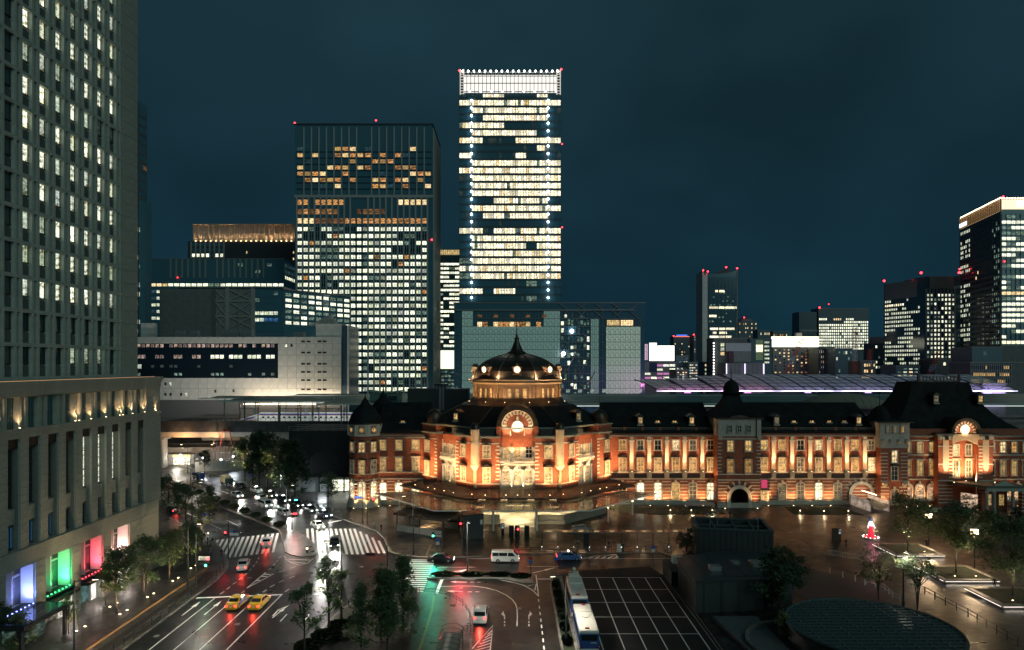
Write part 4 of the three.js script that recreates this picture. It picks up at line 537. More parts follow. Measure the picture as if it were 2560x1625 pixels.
// ---------- stone office tower on a podium, along the left road ----------
{ const B = thing('stone_tower', 'tall pale stone office tower on a podium with coloured shop bays', 'building');
  const pod = (n, g, m, u, y, w = 0) => part(B, n, g, m, -61.3 + w, y, -u, Math.PI / 2), u0 = 70, u1 = 118.2, L = u1 - u0, uc = (u0 + u1) / 2;
  const block = bx(1.46, 0.905, 0.3), gCap = M('podium_dark_glass', [0.02, 0.04, 0.05], { roughness: 0.1 });
  pod('core', bx(L - 1.0, 20.4, 24), mStoneD, uc - 0.6, 21.2, -13.0); pod('core', bx(L - 1.0, 11, 24), mStoneD, uc - 0.6, 5.5, -14.2); pod('end_wall', bx(1.2, 31.4, 25.9), mStone, u1 - 0.6, 15.7, -13);
  pod('cornice', mg([Bx(L + 1.2, 0.5, 26.5, 0, 0.75, -12.6), Bx(L + 0.8, 0.5, 26, 0, 0.25, -12.5), Bx(L + 0.4, 0.8, 25.6, 0, -0.4, -12.4)]), mStone, uc, 31.9); pod('attic_frieze', bx(L, 0.6, 2), mStone, uc, 31.2, -1);
  pod('cornice_lamp', bx(L - 4, 0.06, 0.08), M('cornice_strip_lamp', [0.2, 0.15, 0.1], { e: [1, 0.5, 0.22], ei: 0.6 }), uc, 32.93, 0.5);
  pod('ledge', mg([Bx(L + 0.8, 0.45, 2.6, 0, 0.5, -0.9), Bx(L + 0.5, 0.7, 2.2, 0, -0.1, -0.9)]), mStone, uc, 26.25);
  pod('ledge', mg([Bx(L + 0.7, 0.4, 2.4, 0, 0.4, -0.9), Bx(L + 0.3, 1.9, 2.0, 0, -0.75, -0.95)]), mStone, uc, 11.3);
  const P0 = 82.85; let nb = 0;
  for (let k = -3; k <= 9; k++) { const u = P0 + 3.6 * k, w0 = u + 0.95; if (u > 116) break;
    const last = u > 113.5;
    // stone pier between the windows, in blocks with open joints
    pod('pier', bx(1.4, 15.2, 1.1), mStoneD, u + 2.85, 19, -0.65);
    for (let j = 0; j < 15; j++) { nb++; pod('stone_block', block, mStone, u + 2.85, 12.15 + 0.48 + j * 0.95 - 0.2, 0); }
    // tall window, small window and spandrel, set back
    const tallLit = k >= 4 && k <= 6, f = pod('tall_window', mg([Bx(2.1, 0.12, 0.2, 0, 4, 0), Bx(2.1, 0.12, 0.2, 0, -4, 0), Bx(0.1, 8, 0.2, 0.5, 0, 0), Bx(2.1, 0.1, 0.16, 0, 1.2, 0), Bx(2.1, 0.1, 0.16, 0, -1.5, 0)]), mDark, w0, 21.3, -0.85); part(f, 'window_pane', bx(2.05, 7.9, 0.05), tallLit ? WIN.pale : gCap, 0, 0, -0.06);
    pod('louvre', bx(2.1, 1.2, 0.7), mBlack, w0, 25.2, -0.5); pod('spandrel', bx(2.1, 1.9, 0.5), mStone, w0, 16.1, -0.75);
    const f2 = pod('small_window', mg([Bx(2.1, 0.12, 0.2, 0, 1.35, 0), Bx(2.1, 0.12, 0.2, 0, -1.35, 0), Bx(0.1, 2.7, 0.2, 0.6, 0, 0)]), mDark, w0, 13.5, -0.85); part(f2, 'window_pane', bx(2.05, 2.7, 0.05), k < 3 ? M('blue_room_window', [0.02, 0.05, 0.1], { e: [0.08, 0.3, 0.6], ei: 0.16, roughness: 0.1 }) : gCap, 0, 0, -0.06);
    // upper loggia: grille window, flanking thin piers
    pod('loggia_pier', bx(0.55, 5.1, 0.9), mStone, u + 2.3, 29.2, -0.45); pod('loggia_pier', bx(0.5, 5.1, 0.9), mStone, u + 3.4, 29.2, -0.45); pod('loggia_back', bx(0.6, 5.1, 0.2), mStoneD, u + 2.85, 29.2, -0.8);
    const gl = pod('grille', mg([...[-0.7, -0.42, -0.14, 0.14, 0.42, 0.7].map((x) => Bx(0.07, 4.6, 0.07, x, 0, 0)), Bx(1.7, 0.1, 0.1, 0, -0.6, 0), Bx(1.7, 0.1, 0.1, 0, -2.2, 0)]), mDark, w0 + 0.05, 29.2, -0.55); part(gl, 'window_pane', bx(1.9, 4.8, 0.05), M('loggia_glass', [0.02, 0.07, 0.08], { e: [0.1, 0.35, 0.35], ei: 0.07, roughness: 0.1 }), 0, 0, -0.25);
    if (k !== 1 && k !== 2) { const us = k === 3 || k === 6 ? [u + 2.0, u + 2.85] : [u + 2.0]; for (const uu of us) { const fx = solid('uplight', 'small uplight on the stone ledge of the tower podium', 'uplight', Bx(0.25, 0.12, 0.25, 0, 0.06, 0), mDark, -61.0, 26.98, -uu + 0.25, 0, 'uplights on the podium ledge'); part(fx, 'lens', new THREE.CylinderGeometry(0.1, 0.1, 0.04, 8), gWarm, 0, 0.14, 0); spot([-61.05, 27.25, -uu + 0.25], [-61.75, 31.5, -uu - 0.1], [1, 0.56, 0.28], 16, 42, 0.8, 3); } }
  }
  // shop bays: deep recess, coloured light, glass and fins, canopy below
  const bays = [[82.5, 87.7, [0.25, 0.32, 1], 'blue'], [89.6, 94.9, [0.05, 1, 0.25], 'green'], [96.9, 102.2, [1, 0.06, 0.1], 'red'], [104.2, 109.2, [1, 0.5, 0.42], 'pink'], [75.4, 80.6, [0.3, 0.4, 1], 'blue']];
  for (const [a, b, col, cn] of bays) { const c = (a + b) / 2, w = b - a;
    pod('bay_back', bx(w, 9.6, 0.3), M('shop_back', [0.06, 0.06, 0.06]), c, 5, -1.95); const gw = pod('shop_window', mg([Bx(0.16, 5, 0.3, -1.2, 0, 0), Bx(0.16, 5, 0.3, 0.4, 0, 0), Bx(w, 0.18, 0.3, 0, 1.3, 0), Bx(w, 0.12, 0.3, 0, -2.5, 0)]), M('fin_paint', [0.5, 0.5, 0.5]), c - 0.6, 6.9, -1.6); part(gw, 'window_pane', bx(w - 1.4, 4.8, 0.05), lit('shop_room_window', [0.9, 0.75, 0.6], 0.3, tRoom2), 0, 0, -0.1);
    pod('fin', bx(0.25, 5, 0.7), M('fin_paint', [0.5, 0.5, 0.5]), c - 1.7, 6.9, -1.3); pod('fin', bx(0.25, 5, 0.7), mats.fin_paint, c - 0.1, 6.9, -1.3);
    pod('reveal', bx(0.12, 5, 1.6), M('reveal_panel', [0.72, 0.72, 0.72]), b - 0.1, 6.9, -0.9); pod('bay_sill', bx(w, 0.35, 2.2), mDark, c, 4.2, -0.5);
    const lp = solid('bay_light_strip', `${cn} light strip on the sill of ${b < 81 ? 'the shop bay nearest the frame edge' : 'a shop bay of the stone tower'}`, 'light strip', mg(Array.from({ length: 7 }, (_, i) => Bx(0.12, 0.1, 0.12, 0, 0, -w / 2 + 0.4 + i * (w - 0.8) / 6))), glow(`${cn}_lamp_strip`, col, 6), -61.2, 4.46, -c, 0); spot([-61.3, 4.7, -(b - 1.5)], [-62.1, 8.4, -b], col, 26, 60, 0.8, 4); spot([-61.3, 4.7, -(b - 3)], [-62.1, 7.5, -b + 0.1], col, 16, 60, 0.8, 4); spot([-61.0, 4.7, -(c - 0.8)], [-62.6, 8, -c + 0.6], col, 7, 60, 0.8, 4);
    if (cn !== 'blue') { pod('bay_canopy', bx(w + 0.2, 0.4, 1.6), mDark, c, 3.8, 0.5); pod('door_window', bx(w - 1.6, 3.2, 0.08), cn === 'red' ? M('shop_door_window', [0.05, 0.1, 0.12], { e: [0.3, 0.85, 0.9], ei: 0.3, emissiveMap: tRoom2 }) : lit('shop_room_window', [1, 1, 1], 1), c - 0.7, 1.9, -1.2); pod('shop_wall', bx(1.3, 3.4, 0.3), M('reveal_panel', [1, 1, 1]), b - 0.8, 1.85, -1.0); part(B, 'ceiling_lamp', bx(0.5, 0.06, 1.6), gWhite, -60.9, 3.55, -(b - 1.2)); spot([-60.9, 3.45, -(b - 1.2)], [-60.2, 0, -(b - 1.0)], [1, 0.84, 0.74], 30, 70, 0.7, 6); }
  }
  for (const [a, b] of [[80.6, 82.5], [87.7, 89.6], [94.9, 96.9], [102.2, 104.2], [109.2, 118.2]]) { const w = b - a; pod('shop_pier', bx(w, 10, 1.9), mStoneD, (a + b) / 2, 5.1, -0.98); for (let j = 0; j < 10; j++) { const n = Math.max(1, Math.round(w / 2)); for (let i = 0; i < n; i++) pod('stone_block', bx(w / n - 0.05, 0.905, 0.3), mStone, a + w / n * (i + 0.5), 0.6 + j * 0.95, 0); } }
  for (let j = 0; j < 33; j++) pod('end_block', bx(4.1, 0.905, 0.3), mStone, 116.15, 0.62 + j * 0.95, 0);
  const cn = pod('glass_canopy', mg([Bx(8.6, 0.5, 4.2, 0, 0, 2.1), Bx(0.5, 3.6, 0.3, 3.9, -2, 3.6), Bx(0.5, 3.6, 0.3, -3.9, -2, 3.6)]), mDark, 84.2, 4.0, 0); part(cn, 'canopy_glass', bx(8.0, 0.06, 3.8), M('canopy_dark_glass', [0.03, 0.05, 0.08], { roughness: 0.08 }), 0, 0.3, 2.1); part(cn, 'lobby_window', bx(7.4, 3.2, 0.06), lit('lobby_dim_window', [0.35, 0.65, 0.65], 0.22, tRoom2), 0, -1.9, 1.2);
  // sign on the pink bay
  const font = await new FontLoader().loadAsync('fonts/droid/droid_sans_bold.typeface.json');
  for (const [i, t] of ['MEAND', 'to', 'MUJI', '2020'].entries()) { const g = new TextGeometry(t, { font, size: 0.42, depth: 0.02, curveSegments: 3 }); g.computeBoundingBox(); const w = g.boundingBox.max.x; pod('lettering', g.translate(-w / 2, 0, 0), M('red_letter_sign', [0.6, 0.05, 0.05], { e: [1, 0.1, 0.1], ei: 0.4 }), 105.6, 8.6 - i * 0.75, -1.1); }
  pod('poster', bx(1.9, 4.6, 0.06), M('pale_poster', [0.7, 0.66, 0.6]), 105.6, 7.0, -1.18);
  // the tower
  const tw = (n, g, m, u, y, w = 0) => part(B, n, g, m, -65 + w, y, -u, Math.PI / 2), FH = 4.52, BW = 3.27, Z0 = 91.5;
  tw('tower_core', bx(58, 74, 22), mStoneD, 89, 69.5, -11.6); tw('tower_end', bx(4.4, 74, 24), mStone, 116.1, 69.5, -12); 
  for (let j = 0; j < 31; j++) tw('end_panel', bx(4.5, 2.2, 0.12), mStone, 116.1, 34 + j * 2.26, 0.06);
  const mTw = M('tower_pale_stone', [0.46, 0.5, 0.455], { map: tWall }), beam = bx(58, 0.5, 0.6), thin = bx(0.42, 74, 0.7), narrow = bx(0.5, 74, 0.3), panT = bx(1.75, 2.36, 0.06), spT = bx(1.8, 1.45, 0.3);
  for (let j = 0; j <= 16; j++) tw('floor_beam', beam, mTw, 85, 33.0 + j * FH + 0.1, -0.24);
  const rs = rng(3);
  for (let k = -5; k <= 7; k++) { const u = Z0 + BW * k; tw('thin_pier', thin, mTw, u - 1.1, 69.5, -0.28); tw('thin_pier', thin, mTw, u + 1.1 + 0.02, 69.5, -0.3); tw('slot', narrow, M('slot_shade', [0.04, 0.055, 0.055]), u + 1.63, 69.5, -0.52);  // slot colour darkened to give the shade inside the recess
    for (let j = 0; j < 16; j++) { const y = 33.0 + j * FH; let m = mGlassD; const r = rs(); if (k >= 0 && k < 7 && j >= 2) m = r < 0.5 ? WIN.pale : r < 0.82 ? lit('window_pale2', [0.85, 1, 0.78], 0.8) : WIN.cool; if (k === 6 && j > 3 && j < 7) m = WIN.pale; if (j === 0 && k >= 3 && k <= 5) m = lit('window_pale2', [1, 1, 1], 1); if (k < 0 && r > 0.93) m = WIN.ghost; if (k >= 5 && j === 8) m = WIN.ghost; if (k < 0 && r <= 0.93) m = M('blind_window', [0.05, 0.09, 0.09], { roughness: 0.3 });
      const f = tw('tower_window', mg([Bx(1.8, 0.1, 0.14, 0, 1.2, 0), Bx(1.8, 0.1, 0.14, 0, -1.2, 0), Bx(0.12, 2.4, 0.14, 0.72, 0, 0)]), mDark, u, y + 0.42 + 2.9, -0.42); part(f, 'window_pane', panT, m, 0, 0, -0.06); tw('spandrel', spT, M('spandrel_shade', [0.085, 0.1, 0.1]), u, y + 1.05, -0.55); } }  // spandrel colour darkened for the shade of its setback
  solid('flag_mast', 'thin dark mast standing on the podium roof of the stone tower', 'mast', bar([0, 0, 0], [0, 4.6, 0], 0.07, 6), mDark, -63.2, 32.6, -83.4);
}

SK = 12;
// ---------- office towers and the city behind the station ----------
const restPanes = new Map();
function cell(T, put, name, geo, mat, u, y, w) {            // the first 300 alike pieces are parts, the rest one joined part
  const k = T.userData.n = T.userData.n || {}; k[name] = (k[name] || 0) + 1;
  if (k[name] <= 295) return put(name, geo, mat, u, y, w);
  const m = put(name, geo, mat, u, y, w); m.updateMatrix(); T.remove(m);
  if (!restPanes.has(T)) restPanes.set(T, new Map()); const r = restPanes.get(T); const mm = m.material; if (!r.has(mm)) r.set(mm, []); r.get(mm).push(geo.clone().applyMatrix4(m.matrix)); return m;
}
function flush() { for (const [T, r] of restPanes) { const ms = [...r.keys()], g = mergeGeometries(ms.map((m) => mg(r.get(m))), true); const o = part(T, 'further_window_panes', g, ms); o.userData.kind = 'stuff'; } for (const o of scene.children) delete o.userData.n; restPanes.clear(); }
const inT = (T, ox, oz, ang = 0) => (name, geo, mat, u = 0, y = 0, w = 0) => part(T, name, geo, mat, ox + u * Math.cos(ang) + w * Math.sin(ang), y, oz - u * Math.sin(ang) + w * Math.cos(ang), ang);
function grid(T, put, o) {   // u0,u1 width; y0,y1 height; cols, rows; lit(c, r) from the top
  const { u0, u1, y0, y1, cols, rows, fw = 0.72, fh = 0.6, pier, pierOut = 0.35, pierMat = mGrey, span, spanMat = mGlassB, spanOut = 0.15, lit: L, dark = mGlassD, dy = 0 } = o, cw = (u1 - u0) / cols, rh = (y1 - y0) / rows;
  const pg = bx(cw * fw, rh * fh, 0.06);
  for (let r = 0; r < rows; r++) { const y = y1 - (r + 0.5) * rh + dy; for (let c = 0; c < cols; c++) { const m = L(c, r); if (m === null) continue; cell(T, put, 'window_pane', pg, m || dark, u0 + (c + 0.5) * cw, y, 0.06); } if (span) put('spandrel', bx(u1 - u0, rh * span, spanOut), spanMat, (u0 + u1) / 2, y1 - (r + 1) * rh + rh * span / 2 * 0, spanOut / 2); }
  if (pier) for (let c = 0; c <= cols; c++) put('pier', bx(pier, y1 - y0, pierOut), pierMat, u0 + c * cw, (y0 + y1) / 2, pierOut / 2);
}
const beaconGeo = new THREE.SphereGeometry(1, 10, 8);
const beacon = (T, x, y, z, r0 = 0.7, r = r0 * 0.68) => { const b = part(T, 'beacon_lamp', beaconGeo, gRed, x, y, z); b.scale.setScalar(r); return b; };
const pierG = M('tower_pier', [0.30, 0.31, 0.30], { roughness: 0.5 }), spB = M('spandrel_blue', [0.02, 0.055, 0.075], { roughness: 0.15 });
// tall dark tower with hotel floors on top
{ const d = 406, x0 = X(737, d), x1 = X(1082, d), T = thing('office_tower', 'dark wide office tower with warm hotel rooms above pale lit office floors', 'office tower', 0, 0, 0), p = inT(T, 0, -d), w = x1 - x0, top = Y(310, d);
  p('core', bx(w, top, 42), mGlassB, (x0 + x1) / 2, top / 2, -21); p('roof_edge', bx(w + 0.6, 0.9, 42.6), mDark, (x0 + x1) / 2, top - 0.2, -21);
  const hot = ['567f', '025678 9bd'.replace(' ', ''), '7abc', '04568 9def'.replace(' ', ''), '01236fgh', '1234 57abdeg'.replace(' ', ''), '5abeh'], cc = (c) => c.toString(36), yA = Y(260 + 320 * 0.327, d), yB = Y(260 + 651 * 0.327, d);
  grid(T, p, { u0: x0 + 1, u1: x1 - 0.6, y0: yB, y1: yA, cols: 18, rows: 7, fw: 0.74, fh: 0.62, lit: (c, r) => (hot[r].includes(cc(c)) ? [WIN.amber, WIN.warm, WIN.amber, WIN.cream][(c * 7 + r * 3) % 4] : (c * 5 + r * 11) % 9 === 0 ? WIN.blue : null), span: 0.2, spanMat: spB });
  for (let c = 1; c < 18; c++) if (c !== 9) p('pier', bx(0.7, top - Y(260 + 700 * 0.327, d) - 2, 0.5), pierG, x0 + 1 + c * (w - 1.6) / 18, (top + Y(260 + 700 * 0.327, d)) / 2 - 1, 0.25);
  p('sky_lobby_band', bx(w + 0.3, 1.6, 0.6), pierG, (x0 + x1) / 2, Y(491, d), 0.3);
  const yC = Y(573 - 9, d), yD = 14, rows = Math.round((yC - yD) / 4.2), rt = rng(77);
  const wide = new Set([10, 11, 12]);
  grid(T, p, { u0: x0 + 1.2, u1: x1 - 3.2, y0: yC, y1: Y(494, d), cols: 22, rows: 3, fw: 0.68, fh: 0.55, lit: (c, r) => (r === 0 ? (c < 8 && c !== 2 ? WIN.amber : c > 16 ? WIN.warm : null) : r === 1 ? (c < 7 ? (c % 2 ? WIN.amber : lit('window_ember', [1, 0.45, 0.15], 0.35, tRoom2)) : c > 9 && c < 15 ? mats.window_ember : null) : c < 3 ? WIN.warm : c > 7 && c < 22 ? WIN.amber : mats.window_ember) });
  grid(T, p, { u0: x0 + 1.2, u1: x1 - 3.2, y0: yD, y1: yC, cols: 22, rows, fw: 0.68, fh: 0.54, lit: (c, r) => { if (c === 10) return WIN.cool; const v = rt(), z = fbm(c * 0.22 + 3, r * 0.9, 64, 2); if (v > 0.94 || z < 0.3) return v > 0.5 ? WIN.dim : mGlassD; return v < 0.02 ? WIN.amber : v < 0.62 ? WIN.cool : v < 0.84 ? WIN.pale : lit('window_soft', [0.95, 1, 0.78], 0.7); }, span: 0.24, spanMat: spB });
  for (let c = 0; c <= 22; c++) if (c !== 10 && c !== 11) p('pier', bx(0.95, Y(494, d) - yD, 0.5), pierG, x0 + 1.2 + c * (w - 4.4) / 22, (Y(494, d) + yD) / 2, 0.25);
  for (let c = 0; c < 22; c++) p('mullion', bx(0.2, yC - yD, 0.2), pierG, x0 + 1.2 + (c + 0.5) * (w - 4.4) / 22, (yC + yD) / 2, 0.15); const s = inT(T, x1, -d, Math.PI / 2); const rt2 = rng(5); for (let c = 0; c < 13; c++) s('pier', bx(0.6, top - 16, 0.4), pierG, 2 + c * 3.2, top / 2 + 6, 0.2); grid(T, s, { u0: 2, u1: 40, y0: yD, y1: Y(570, d), cols: 12, rows, fw: 0.6, fh: 0.5, lit: () => (rt2() < 0.42 ? WIN.pale : null) });
  beacon(T, x0, top + 0.6, -d); beacon(T, X(940, d), top + 2.2, -d); beacon(T, x1 - 0.5, Y(600, d), -d + 0.8); }
// the tallest tower with the glowing crown
{ const d = 393, x0 = X(1148, d), x1 = X(1403.5, d), T = thing('crown_tower', 'tallest glass tower with a glowing white crown and bulbs up two edges', 'office tower'), p = inT(T, 0, -d), w = x1 - x0, top = Y(180, d), xc = (x0 + x1) / 2;
  p('core', bx(w, Y(238, d), 40), mGlassB, xc, Y(238, d) / 2, -20); const yc0 = Y(228, d), yc1 = Y(184, d), ch = yc1 - yc0;
  p('roof_slab', bx(w, 0.6, 40), mGrey, xc, Y(238, d), -20.1);
  p('crown_window', bx(w - 5, ch, 0.4), M('crown_glow_window', [0.3, 0.3, 0.3], { e: [1, 0.96, 0.88], ei: 1.05 }), xc, (yc0 + yc1) / 2, -2.2);
  for (let i = 0; i <= 24; i++) p('crown_mullion', bx(0.3, ch + 5, 0.35), mDark, x0 + 2 + i * (w - 4) / 24, (yc0 + yc1) / 2 - 0.5, -1.2); for (const y of [yc0 + 0.2, (yc0 + yc1) / 2, yc1]) p('crown_rail', bx(w, 0.35, 0.4), mGrey, xc, y, -1.2); p('crown_top_rail', mg([Bx(w, 0.4, 0.5, 0, 0, 0), Bx(w, 0.3, 0.4, 0, -2.2, 0), ...Array.from({ length: 30 }, (_, i) => Bx(0.2, 2.2, 0.2, -w / 2 + (i + 0.5) * w / 30, -1.1, 0))]), M('crown_steel', [0.6, 0.6, 0.58]), xc, top, -0.6);
  for (const s of [-1, 1]) { p('crown_post', mg([Bx(0.5, 15, 0.5, -1, 0, 0), Bx(0.5, 15, 0.5, 1, 0, 0), ...Array.from({ length: 9 }, (_, i) => Bx(2, 0.3, 0.3, 0, -6.5 + i * 1.6, 0))]), M('crown_post_glow', [0.7, 0.66, 0.6], { e: [1, 0.9, 0.8], ei: 0.55 }), xc + s * (w / 2 - 1.6), Y(205, d), -0.4); }  // post paint given its own glow in place of light on it
  for (let i = 0; i < 18; i++) { const b = part(T, 'bulb_lamp', beaconGeo, gWhite, x0 + 2 + i * (w - 4) / 17, top + 0.6, -d); b.scale.setScalar(0.5); if (i % 2) { const b2 = part(T, 'bulb_lamp', beaconGeo, gWhite, x0 + 3 + i * (w - 6) / 17, yc0 + 0.2, -d - 0.8); b2.scale.setScalar(0.42); } }
  beacon(T, x0, top + 0.8, -d); beacon(T, x1, top + 1.6, -d); beacon(T, x1 + 0.4, Y(360, d), -d, 0.6); beacon(T, x1 + 0.4, Y(568, d), -d, 0.6);
  const pat = ['001100010', '111111111', '011111110', '001111110', '111100000', '011111100', '110001111', '000000010', '100001000', '011111111', '111111111', '011111111', '011111111', '011111111', '000111110', '011111111', '001111110', '000000000', '110111111', '011111111', '011111011', '011111111', 'd11111111', '111111111', 'd11111111', '000000d00', '110110000', '000000d00'];
  const ed = [1148, 1180, 1207, 1234, 1260.5, 1288.6, 1315.5, 1342, 1369.5, 1402].map((v) => X(v, d)), rt = rng(12);
  for (const [r, s] of pat.entries()) { const y = Y(r ? 140 + 358 * 0.327 + (r - 1) * 18.83 : 238, d) - (r ? 0 : 0.3), hh = r ? 2.95 : 1.8;
    for (let c = 0; c < 9; c++) { const cw = ed[c + 1] - ed[c], n = 4; const k = s[c]; for (let i = 0; i < n; i++) { const v = rt(); const m = k === '1' ? (v < 0.05 ? WIN.warm : v < 0.08 ? WIN.dim : WIN.gold) : k === 'd' ? WIN.dim : null; if (!m) { if (v < 0.1) cell(T, p, 'window_pane', bx(cw / n - 0.12, hh, 0.06), WIN.ghost, ed[c] + (i + 0.5) * cw / n, y, 0.06); continue; } cell(T, p, 'window_pane', bx(cw / n - (i === n - 1 || i === 0 ? 0.32 : 0.14), hh, 0.06), m, ed[c] + (i + 0.5) * cw / n, y, 0.06); } }
    p('spandrel', bx(w, 1.2, 0.22), M('spandrel_teal', [0.05, 0.085, 0.095], { roughness: 0.25 }), xc, y - hh / 2 - 0.62, 0.12); }
  const bulb = (x, y) => { const b = part(T, 'bulb_lamp', beaconGeo, gBlueW, x, y, -d + 1.2); b.scale.setScalar(0.62); };
  for (let i = 0; i < 38; i++) { const y = Y(253 + i * 18.9, d); bulb(X(1179, d), y); bulb(X(1370, d), y); }
  for (const px of [1179, 1370]) p('bulb_rail', bx(0.3, Y(253, d) - 20, 0.3), pierG, X(px, d), (Y(253, d) + 20) / 2, 0.5);
}
// glass department-store block below it
{ const d = 386, T = thing('glass_store', 'broad store block with frosted green glass walls and steel trusses', 'building'), p = inT(T, 0, -d), x0 = X(1135, d), x1 = X(1612, d), top = Y(757, d), w = x1 - x0, xc = (x0 + x1) / 2;
  p('core', bx(w, top, 6), mGlassB, xc, top / 2, -3.1); p('roof_edge', bx(w + 0.6, 0.5, 6.4), mMetal, xc, top, -3); p('beam', bx(w - 6, 0.7, 0.8), mMetal, xc - 3, Y(775, d), 0.4);
  const fro = M('frosted_window', [0.3, 0.36, 0.34], { e: [0.4, 0.74, 0.64], ei: 0.24, emissiveMap: tRoom, roughness: 0.35 }); fro.userData.vary = 0; const fro2 = M('frosted_bright_window', [0.3, 0.36, 0.34], { e: [0.62, 0.85, 0.66], ei: 0.42, emissiveMap: tRoom, roughness: 0.35 }); fro2.userData.vary = 0;
  const wall = (pa, pb, ya, yb, cols, rows, m, skip) => { const a = X(pa, d), b = X(pb, d), t = Y(ya, d), bo = Y(yb, d), cw = (b - a) / cols, rh = (t - bo) / rows; for (let r = 0; r < rows; r++) for (let c = 0; c < cols; c++) if (!skip || !skip(c, r)) cell(T, p, 'frosted_window_pane', bx(cw - 0.16, rh - 0.3, 0.08), m, a + (c + 0.5) * cw, t - (r + 0.5) * rh, 0.06); for (let c = 0; c <= 2 * cols; c++) p('mullion', bx(0.12, t - bo, 0.3), mMetal, a + c * cw / 2, (t + bo) / 2, 0.15); for (let r = 0; r <= rows; r++) p('transom', bx(b - a, 0.2, 0.3), mMetal, (a + b) / 2, t - r * rh, 0.17); };
  wall(1155, 1400, 777, 990, 18, 11, fro, (c, r) => (r === 1 || r === 0) && c > 1 && c < 15); wall(1477, 1497, 797, 990, 2, 10, fro); wall(1515, 1601, 797, 990, 7, 10, fro2, (c, r) => r === 0);
  for (let i = 0; i < 14; i++) { const x = X(1186 + i * 13.4, d), v = [0, 1, 1, 0, 1, 1, 1, 1, 1, 1, 1, 0, 1, 0][i]; if (v) p('restaurant_window', bx(2.6, 2.7, 0.08), i % 3 === 1 ? WIN.warm : WIN.amber, x, Y(811, d), 0.1); if (i % 3 === 1) p('restaurant_window', bx(2.4, 1.6, 0.08), mats.window_ember, x, Y(790, d), 0.1); }
  for (const px of [1533, 1567]) p('restaurant_window', bx(7, 3, 0.08), WIN.warm, X(px, d), Y(807, d), 0.2);
  // dark strips with mullions, and the open steel atrium
  for (const [pa, pb] of [[1135, 1155], [1497, 1515]]) { for (let r = 0; r < 11; r++) p('transom', bx(X(pb, d) - X(pa, d), 0.2, 0.3), mMetal, X((pa + pb) / 2, d), Y(777 + r * 19.6, d), 0.15); p('mullion', bx(0.16, 50, 0.3), mMetal, X((pa + pb) / 2, d), Y(885, d), 0.2); }
  const rt = rng(44); for (let r = 0; r < 11; r++) { p('floor_slab', bx(X(1477, d) - X(1400, d), 0.35, 0.5), mMetal, X(1438, d), Y(777 + r * 19.6, d), 0.25); for (let c = 0; c < 9; c++) { const v = rt(); if (v < 0.55) p('atrium_glow_pane', bx(1.5 - v, 1.4 + rt() * 1.6, 0.06), v < 0.16 ? WIN.cool : v < 0.4 ? WIN.dim : WIN.ghost, X(1406 + c * 8, d), Y(785 + r * 19.6 + rt() * 6, d), 0.1); } }  // random glowing panes stand in for reflections in the atrium glass
  for (let c = 0; c < 9; c++) p('mullion', bx(0.14, 49, 0.3), mMetal, X(1402 + c * 9.3, d), Y(885, d), 0.3);
  for (let i = 0; i < 6; i++) { const xa = X(1405 + i * 12, d); p('brace', bar([0, -5, 0], [5.2, 5, 0], 0.3, 6), mMetal, xa, Y(860 + (i % 3) * 45, d), 0.3); }
  for (let i = 0; i < 8; i++) { const xa = X(1420 + i * 22, d); p('truss', bar([0, 0, 0], [i % 2 ? 5 : -5, 3.6, 0], 0.22, 6), mMetal, xa, Y(775, d), 0.4); p('truss', bar([0, 0, 0], [i % 2 ? 5 : -5, -4.2, 0], 0.22, 6), mMetal, xa, Y(778, d), 0.4); }
  for (const [px, py] of [[1429, 828], [1408, 884]]) { const b = part(T, 'flood_lamp', beaconGeo, gBlueW, X(px, d), Y(py, d), -d + 1.4); b.scale.setScalar(1.1); }
  for (let i = 0; i < 16; i++) p('base_window', bx(2.2, 2, 0.1), fro2, X(1150 + i * 30, d), Y(977, d), 0.4);
}
// slim tower between the two big ones
{ const d = 450, T = thing('slim_office_tower', 'slim office building with lit bands between the two tall towers', 'office tower'), p = inT(T, 0, -d), x0 = X(1094, d), x1 = X(1152, d), top = Y(624, d), rt = rng(8); p('core', bx(x1 - x0, top, 20), mGlassB, (x0 + x1) / 2, top / 2, -10); p('crown_window', bx(x1 - x0, 3.2, 0.3), WIN.warm, (x0 + x1) / 2, Y(631, d), 0.16);
  for (let c = 0; c < 12; c++) p('crown_fin', bx(0.3, 3.4, 0.4), mGrey, x0 + c * 1.35, Y(631, d), 0.4); grid(T, p, { u0: x0, u1: x1, y0: Y(870, d), y1: Y(655, d), cols: 4, rows: 20, fw: 0.92, fh: 0.52, lit: (c, r) => (rt() < 0.7 ? WIN.cool : rt() < 0.4 ? WIN.dim : null), span: 0.25 });
  p('billboard_screen', bx(x1 - x0 - 4, 12, 0.4), M('pale_billboard_screen', [0.3, 0.3, 0.3], { e: [1, 0.98, 0.72], ei: 1.5 }), (x0 + x1) / 2, Y(899, d), 0.4); grid(T, p, { u0: x0, u1: x1, y0: Y(985, d), y1: Y(925, d), cols: 7, rows: 6, fw: 0.8, fh: 0.6, lit: () => (rt() < 0.6 ? WIN.dim : WIN.blue) }); beacon(T, x1 - 0.6, top + 0.8, -d + 0.5, 0.6); }
